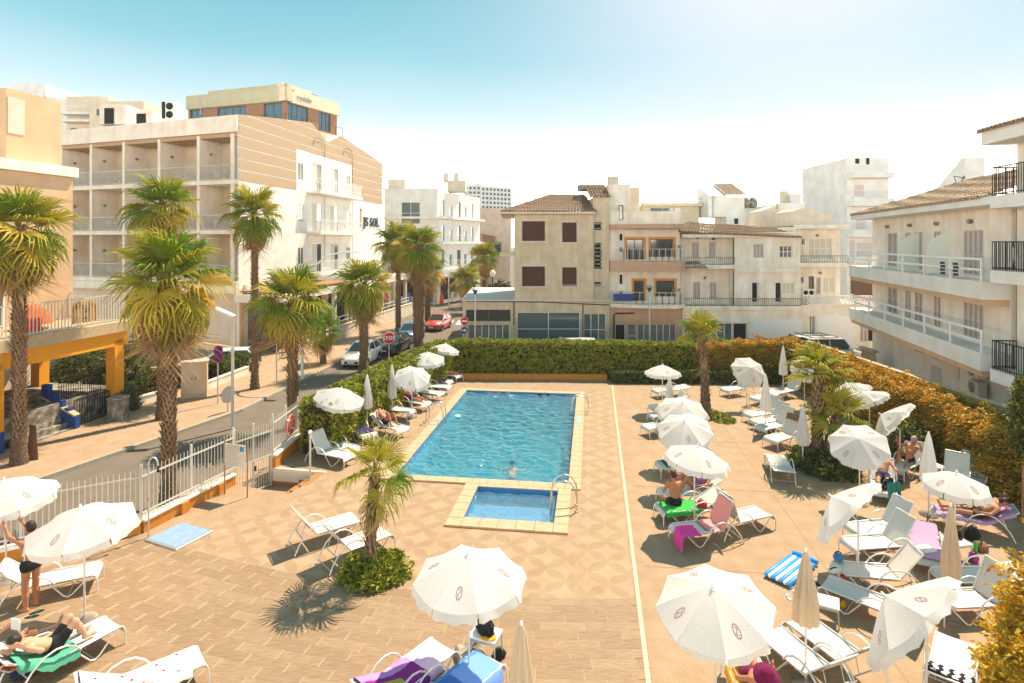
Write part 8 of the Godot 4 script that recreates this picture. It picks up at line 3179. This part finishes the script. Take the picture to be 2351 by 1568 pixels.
# p: joints as directions. x runs from the feet towards the head of a lounger, y up, z across
func person(label: String, at: Vector3, turn: float, p: Dictionary, look: Dictionary) -> Node3D:
	var t = thing("person", label, "person", at, turn)
	var sc: float = look.get("size", 1.0)
	var fem: bool = look.get("woman", false)
	var cell: float = look.get("cell", .022)
	var hip: Vector3 = p.hip
	var sp: Vector3 = p.spine.normalized()
	var lat: Vector3 = p.get("lat", Vector3(0, 0, 1)).normalized()
	var fwd = lat.cross(sp).normalized() * p.get("front", 1.0)
	var hd: Vector3 = p.get("head", sp).normalized()
	var sw = (.165 if fem else .19) * sc
	var s = Flesh.new()
	var waist = hip + sp * .20 * sc
	var chest = hip + sp * .40 * sc
	var neck = hip + sp * .53 * sc
	var skull = neck + hd * .165 * sc
	s.bone(hip - lat * .075 * sc, hip + lat * .075 * sc, .115 * sc, .115 * sc)
	s.bone(hip, waist, .115 * sc, (.095 if fem else .115) * sc)
	for q in [-.06, .06]:
		s.bone(waist + lat * q * sc, chest + lat * q * 1.3 * sc, (.082 if fem else .098) * sc, .105 * sc)
	s.bone(chest + sp * .06 * sc - lat * sw * .8, chest + sp * .06 * sc + lat * sw * .8, .068 * sc, .068 * sc)
	if fem:
		for q in [-1, 1]: s.bone(chest + fwd * .07 * sc + lat * q * .075 * sc, chest + fwd * .085 * sc + lat * q * .075 * sc - sp * .03, .06 * sc, .055 * sc)
	if look.has("belly"): s.bone(waist + fwd * .05, waist + fwd * .06 - sp * .06, look.belly, look.belly)
	s.bone(neck - sp * .06, neck + hd * .06 * sc, .058 * sc, .052 * sc)
	s.bone(skull - hd * .02 * sc, skull + hd * .045 * sc, .082 * sc, .088 * sc)
	var face: Vector3 = p.get("face", fwd)
	face = (face - hd * face.dot(hd)).normalized()
	s.bone(skull - hd * .055 * sc + face * .03 * sc, skull - hd * .03 * sc + face * .035 * sc, .052 * sc, .058 * sc)
	s.bone(skull + face * .085 * sc + hd * .012 * sc, skull + face * .106 * sc - hd * .02 * sc, .012 * sc, .015 * sc)
	var m = Mb.new()
	var hands = []
	for q in [-1.0, 1.0]:
		var L = "l" if q < 0 else "r"
		var sh = chest + sp * .085 * sc + lat * q * sw
		var el: Vector3 = sh + p["ua" + L].normalized() * .29 * sc
		var wr: Vector3 = el + p["fa" + L].normalized() * .25 * sc
		s.bone(sh, el, .052 * sc, .040 * sc)
		s.bone(el, wr, .041 * sc, .027 * sc)
		hands.append([wr, p.get("ha" + L, p["fa" + L]), q])
		var hj = hip + lat * q * .095 * sc - sp * .03 * sc
		var kn: Vector3 = hj + p["th" + L].normalized() * .43 * sc
		var an: Vector3 = kn + p["sh" + L].normalized() * .42 * sc
		s.bone(hj, kn, .088 * sc, .056 * sc)
		s.bone(kn, kn.lerp(an, .35), .054 * sc, .056 * sc)
		s.bone(kn.lerp(an, .35), an, .056 * sc, .035 * sc)
		var ft: Vector3 = p.get("ft" + L, Vector3(-.6, .8, 0)).normalized()
		s.bone(an - ft * .04 * sc, an + ft * .13 * sc - UP * .01, .036 * sc, .030 * sc)
		s.bone(an + ft * .12 * sc, an + ft * .19 * sc, .030 * sc, .018 * sc)
		var ear = skull + lat * q * .088 * sc
		s.bone(ear - hd * .02, ear + hd * .02, .016, .018)
	s.mesh_into(m, cell * sc, .035 * sc)
	for h in hands:
		hand(m, h[0], h[1], p.get("thumb", UP) if absf(h[1].normalized().y) < .8 else fwd, p.get("curl", .5), .011 if cell < .03 else .016)
	part("body", m, M[look.skin], t)
	# hair: a cap over the back and top of the skull
	if look.has("hair"):
		var hs = Flesh.new()
		hs.bone(skull + hd * .05 * sc - face * .012 * sc, skull + hd * .01 * sc - face * .03 * sc, .092 * sc, .090 * sc)
		if look.get("long", false):
			for q in [-.04, 0.0, .04]: hs.bone(skull - face * .05 * sc + lat * q, neck - face * .075 * sc + lat * q * 1.4 - sp * .10 * sc, .06 * sc, .04 * sc)
		var hm = Mb.new()
		hs.mesh_into(hm, .014 * sc, .02)
		part("hair", hm, M[look.hair], t)
	var fm = Mb.new()
	for q in [-1, 1]: fm.lathe(skull + face * .088 * sc + lat * q * .033 * sc + hd * .018 * sc, [Vector2(0, -.008), Vector2(.011, 0), Vector2(0, .008)], 6)
	fm.box(skull + face * .092 * sc - hd * .052 * sc, Vector3(.012, .008, .04))
	part("eyes_and_mouth", fm, M.hair_dark, t)
	if look.has("bottom"):
		var bs = Flesh.new()
		var g = .012
		bs.bone(hip - lat * .075 * sc, hip + lat * .075 * sc, .115 * sc + g, .115 * sc + g)
		bs.bone(hip - sp * .02, hip + sp * (.05 if not fem else .0), .12 * sc + g, .108 * sc + g)
		var reach: float = look.get("reach", .10)
		for q in [-1.0, 1.0]:
			var hj = hip + lat * q * .095 * sc - sp * .03 * sc
			var d: Vector3 = p["th" + ("l" if q < 0 else "r")].normalized()
			bs.bone(hj, hj + d * reach * sc, .088 * sc + g, (.088 - .07 * reach) * sc + g)
		var bm = Mb.new()
		bs.mesh_into(bm, .018 * sc, .03)
		part("swimwear", bm, M[look.bottom], t)
	if look.has("top"):
		var ts = Flesh.new()
		if look.get("shirt", false):
			ts.bone(hip - lat * .075 * sc, hip + lat * .075 * sc, .13 * sc, .13 * sc)
			for q in [-.06, .06]: ts.bone(waist + lat * q * sc, chest + lat * q * 1.3 * sc, .105 * sc, .118 * sc)
			ts.bone(hip, waist, .13 * sc, .12 * sc)
			for q in [-.09, .09]: ts.bone(chest + lat * q, neck - sp * .02 + lat * q, .07, .03)
		else:
			for q in [-1, 1]: ts.bone(chest + fwd * .072 * sc + lat * q * .075 * sc, chest + fwd * .09 * sc + lat * q * .075 * sc - sp * .03, .066 * sc, .06 * sc)
			ts.bone(chest - lat * .12 * sc - sp * .03, chest + lat * .12 * sc - sp * .03, .108 * sc * .6, .108 * sc * .6)
		var tm = Mb.new()
		ts.mesh_into(tm, .018 * sc, .03)
		part("top", tm, M[look.top], t)
	return t

func reclined(ang_deg: float, o := {}) -> Dictionary:
	var a = deg_to_rad(ang_deg)
	var sp = Vector3(cos(a), sin(a), 0)
	var d = {"hip": Vector3(1.05, .53, 0), "spine": sp, "lat": Vector3(0, 0, -1), "front": 1.0, "head": Vector3(cos(a + .3), sin(a + .3), 0),
		"ual": Vector3(-.6, -.4, .45), "fal": Vector3(-.8, .1, .1), "uar": Vector3(-.6, -.4, -.45), "far": Vector3(-.8, .1, -.1),
		"thl": Vector3(-1, .06, .08), "shl": Vector3(-1, -.10, .02), "thr": Vector3(-1, .04, -.1), "shr": Vector3(-1, -.08, -.02), "ftl": Vector3(-.5, .85, .1), "ftr": Vector3(-.5, .85, -.15)}
	if d.spine.cross(d.lat).x < 0: pass
	d.merge(o, true)
	return d
func on_lounger(fx: float, fy: float, tx: float, ty: float) -> Array:
	var a = gp(fx, fy, .38)
	var b = gp(tx, ty, .38)
	a.y = 0
	b.y = 0
	return [a, yaw_of((b - a).normalized())]

func build_people():
	var bent = {"thl": Vector3(-.72, .70, .10), "shl": Vector3(-.45, -.85, .02), "thr": Vector3(-.66, .74, -.10), "shr": Vector3(-.40, -.88, -.02), "ftl": Vector3(-1, -.05, .05), "ftr": Vector3(-1, -.05, -.05)}
	var q: Array
	# standing man reaching up to the parasol
	person("tanned man in black trunks standing by the fence, reaching up to a parasol", gp(72, 1396), yaw_of(Vector3(-1, 0, -.25)), {"hip": Vector3(0, .985, 0), "spine": Vector3(.03, 1, 0), "lat": Vector3(0, 0, 1), "front": -1.0, "head": Vector3(.10, 1, 0), "face": Vector3(1, .2, 0),
		"ual": Vector3(.9, .35, -.1), "fal": Vector3(.6, .8, .1), "uar": Vector3(.95, .1, .05), "far": Vector3(.75, .65, -.1), "thl": Vector3(.04, -1, -.03), "shl": Vector3(-.06, -1, 0), "thr": Vector3(.10, -1, .05), "shr": Vector3(-.02, -1, .02), "ftl": Vector3(1, -.1, -.1), "ftr": Vector3(1, -.1, .2), "curl": .9},
		{"size": 1.1, "skin": "skin_tan", "hair": "hair_dark", "bottom": "cloth_black", "reach": .03, "belly": .10})
	q = on_lounger(262, 1425, 160, 1478)
	var pose = reclined(30, bent)
	pose.merge({"ual": Vector3(.1, -.35, .9), "fal": Vector3(-.8, .3, -.5), "uar": Vector3(-.2, .1, -.95), "far": Vector3(.75, .55, .35)}, true)
	person("man in black shorts lying on his back with both knees up", q[0], q[1], pose, {"skin": "skin_fair", "hair": "hair_dark", "bottom": "cloth_black", "reach": .26})
	q = on_lounger(166, 1440, 78, 1488)
	pose = reclined(44)
	pose.merge({"ual": Vector3(-.55, -.35, .5), "fal": Vector3(-.8, .5, -.3), "uar": Vector3(-.55, -.35, -.5), "far": Vector3(-.8, .5, .3)}, true)
	var w = person("woman in a white top reading on an orange covered lounger", q[0], q[1], pose, {"skin": "skin_fair", "hair": "hair_brown", "long": true, "woman": true, "bottom": "cloth_white", "top": "cloth_white", "shirt": true, "reach": .18})
	var bk = Mb.new()
	for s in [-1, 1]: bk.box(Vector3(0, 0, .075 * s), Vector3(.02, .2, .15), Basis(UP, .25 * s))
	single("book", bk, M.cloth_white, "open book in the reading woman's hands", "book", q[0] + Basis(UP, q[1]) * Vector3(.92, .97, 0), q[1])
	q = on_lounger(926, 984, 872, 969)
	pose = reclined(38, bent)
	person("tanned woman with dark hair lying with bent knees beside the hedge", q[0], q[1], pose, {"skin": "skin_tan", "hair": "hair_brown", "woman": true, "bottom": "cloth_black", "top": "cloth_black", "cell": .026})
	q = on_lounger(980, 926, 925, 914)
	person("reddened man in navy shorts sitting back with his legs out", q[0], q[1], reclined(58), {"skin": "skin_red", "hair": "hair_dark", "bottom": "cloth_navy", "reach": .24, "cell": .026})
	# standing bather, bending forward away from the viewer
	person("bather in a black bikini bending over a lounger under the white parasol", gp(1013, 874), yaw_of(Vector3(.15, 0, -1)), {"hip": Vector3(0, .88, 0), "spine": Vector3(.62, .78, 0), "lat": Vector3(0, 0, 1), "front": -1.0, "face": Vector3(.8, -.5, 0), "ual": Vector3(.3, -.9, -.2), "fal": Vector3(.5, -.8, .1), "uar": Vector3(.3, -.9, .2), "far": Vector3(.5, -.8, -.1),
		"thl": Vector3(.05, -1, -.02), "shl": Vector3(-.05, -1, -.02), "thr": Vector3(.05, -1, .04), "shr": Vector3(-.05, -1, .03), "ftl": Vector3(1, -.1, 0), "ftr": Vector3(1, -.1, .1)}, {"skin": "skin_tan", "hair": "hair_dark", "woman": true, "bottom": "cloth_black", "top": "cloth_black", "cell": .026})
	q = on_lounger(1054, 862, 1014, 856)
	person("person in teal shorts lying flat under the farthest parasol", q[0], q[1], reclined(35), {"skin": "skin_tan", "hair": "hair_dark", "bottom": "cloth_teal", "reach": .25, "cell": .028})
	# swimmer
	var sw = gp(1176, 1052, -.06)
	sw.y = 0
	person("swimmer with dark hair in the main pool, arms spread", sw, yaw_of(Vector3(.1, 0, -1)), {"hip": Vector3(-.50, -.70, 0), "spine": Vector3(.80, .50, 0), "lat": Vector3(0, 0, 1), "front": -1.0, "head": Vector3(.25, 1, 0), "face": Vector3(1, .1, 0), "ual": Vector3(.7, -.5, -.6), "fal": Vector3(.8, .1, -.5), "uar": Vector3(.7, -.5, .6), "far": Vector3(.8, .1, .5), "thl": Vector3(-.8, -.5, -.2), "shl": Vector3(-.8, -.4, 0), "thr": Vector3(-.8, -.5, .2), "shr": Vector3(-.8, -.4, 0), "ftl": Vector3(-1, 0, 0), "ftr": Vector3(-1, 0, 0), "curl": .1}, {"skin": "skin_fair", "hair": "hair_dark", "bottom": "cloth_navy", "reach": .2, "cell": .026})
	# man sitting on the edge of the green towel, his back to the viewer
	q = on_lounger(1516, 1166, 1575, 1161)
	person("tanned man in dark trunks sitting upright on the green towel, back turned", q[0] + Basis(UP, q[1]) * Vector3(.48, 0, -.05), q[1] + PI * .5, {"hip": Vector3(0, .53, 0), "spine": Vector3(.14, 1, 0), "lat": Vector3(0, 0, 1), "front": -1.0, "head": Vector3(.3, 1, 0), "face": Vector3(1, -.2, 0), "ual": Vector3(.45, -.8, -.2), "fal": Vector3(.8, -.4, .3), "uar": Vector3(.45, -.8, .2), "far": Vector3(.8, -.4, -.3), "thl": Vector3(1, -.05, -.2), "shl": Vector3(.1, -1, 0), "thr": Vector3(1, -.05, .2), "shr": Vector3(.1, -1, 0), "ftl": Vector3(1, -.1, 0), "ftr": Vector3(1, -.1, 0)}, {"skin": "skin_tan", "hair": "hair_dark", "bottom": "cloth_black", "reach": .16, "belly": .10})
	q = on_lounger(1520, 1130, 1572, 1126)
	person("woman in printed swimwear lying next to the sitting man", q[0], q[1], reclined(28, bent), {"skin": "skin_tan", "hair": "hair_brown", "woman": true, "bottom": "print_swim", "top": "print_swim", "shirt": true})
	q = on_lounger(2052, 1075, 2090, 1058)
	pose = reclined(46, bent)
	pose.merge({"ual": Vector3(-.5, -.1, .5), "fal": Vector3(-.5, .9, -.1), "uar": Vector3(-.5, -.1, -.5), "far": Vector3(-.5, .9, .1)}, true)
	person("woman reading on the black covered lounger with her knees up", q[0], q[1], pose, {"skin": "skin_tan", "hair": "hair_grey", "woman": true, "bottom": "cloth_black", "top": "cloth_blue"})
	bk = Mb.new()
	bk.box(Vector3.ZERO, Vector3(.015, .24, .17))
	single("book", bk, M.cloth_black, "dark book held up by the woman on the black lounger", "book", q[0] + Basis(UP, q[1]) * Vector3(1.02, 1.24, 0), q[1])
	q = on_lounger(2030, 1130, 2026, 1095)
	person("bather seated behind the printed sarong, mostly hidden by the edge-on parasol", q[0], q[1], reclined(48), {"skin": "skin_red", "hair": "hair_grey", "bottom": "cloth_navy", "reach": .2, "cell": .026})
	q = on_lounger(2141, 1168, 2196, 1178)
	pose = reclined(34)
	pose.hip += Vector3(-.02, .02, .14)
	person("dark tanned bather on the purple towel, on the shaded side", q[0], q[1], pose, {"skin": "skin_tan", "hair": "hair_dark", "bottom": "cloth_black", "size": .95})
	pose = reclined(34, bent)
	pose.hip += Vector3(.05, .05, -.17)
	person("companion with bent knees beside the dark tanned bather on the purple towel", q[0], q[1], pose, {"skin": "skin_tan", "hair": "hair_brown", "woman": true, "bottom": "cloth_black", "top": "cloth_black", "size": .95})
	q = on_lounger(1700, 1505, 1725, 1562)
	person("person in a magenta sun hat lying behind the yellow towel", q[0] + Basis(UP, q[1]) * Vector3(-.35, 0, 0), q[1], reclined(30), {"skin": "skin_tan", "hair": "hair_brown", "woman": true, "bottom": "cloth_magenta", "top": "cloth_magenta"})
	var hat = Mb.new()
	hat.lathe(Vector3.ZERO, [Vector2(.21, -.02), Vector2(.2, .0), Vector2(.11, .03), Vector2(.11, .11), Vector2(.06, .15), Vector2(0, .16)], 22, .02, 5, Basis(Vector3.BACK, -.5))
	single("sun_hat", hat, M.cloth_magenta, "magenta wide brimmed hat on the person by the yellow towel", "hat", q[0] + Basis(UP, q[1]) * Vector3(1.36, 1.02, 0), q[1])

func _ready():
	rng.seed = 20
	camera_and_light()
	make_materials()
	build_ground()
	build_hotel()
	build_row()
	build_right_house()
	build_left_house()
	build_far()
	build_palms()
	build_hedges()
	build_fence()
	build_street_furniture()
	build_cars()
	build_loungers()
	build_parasols()
	build_small_things()
	build_people()
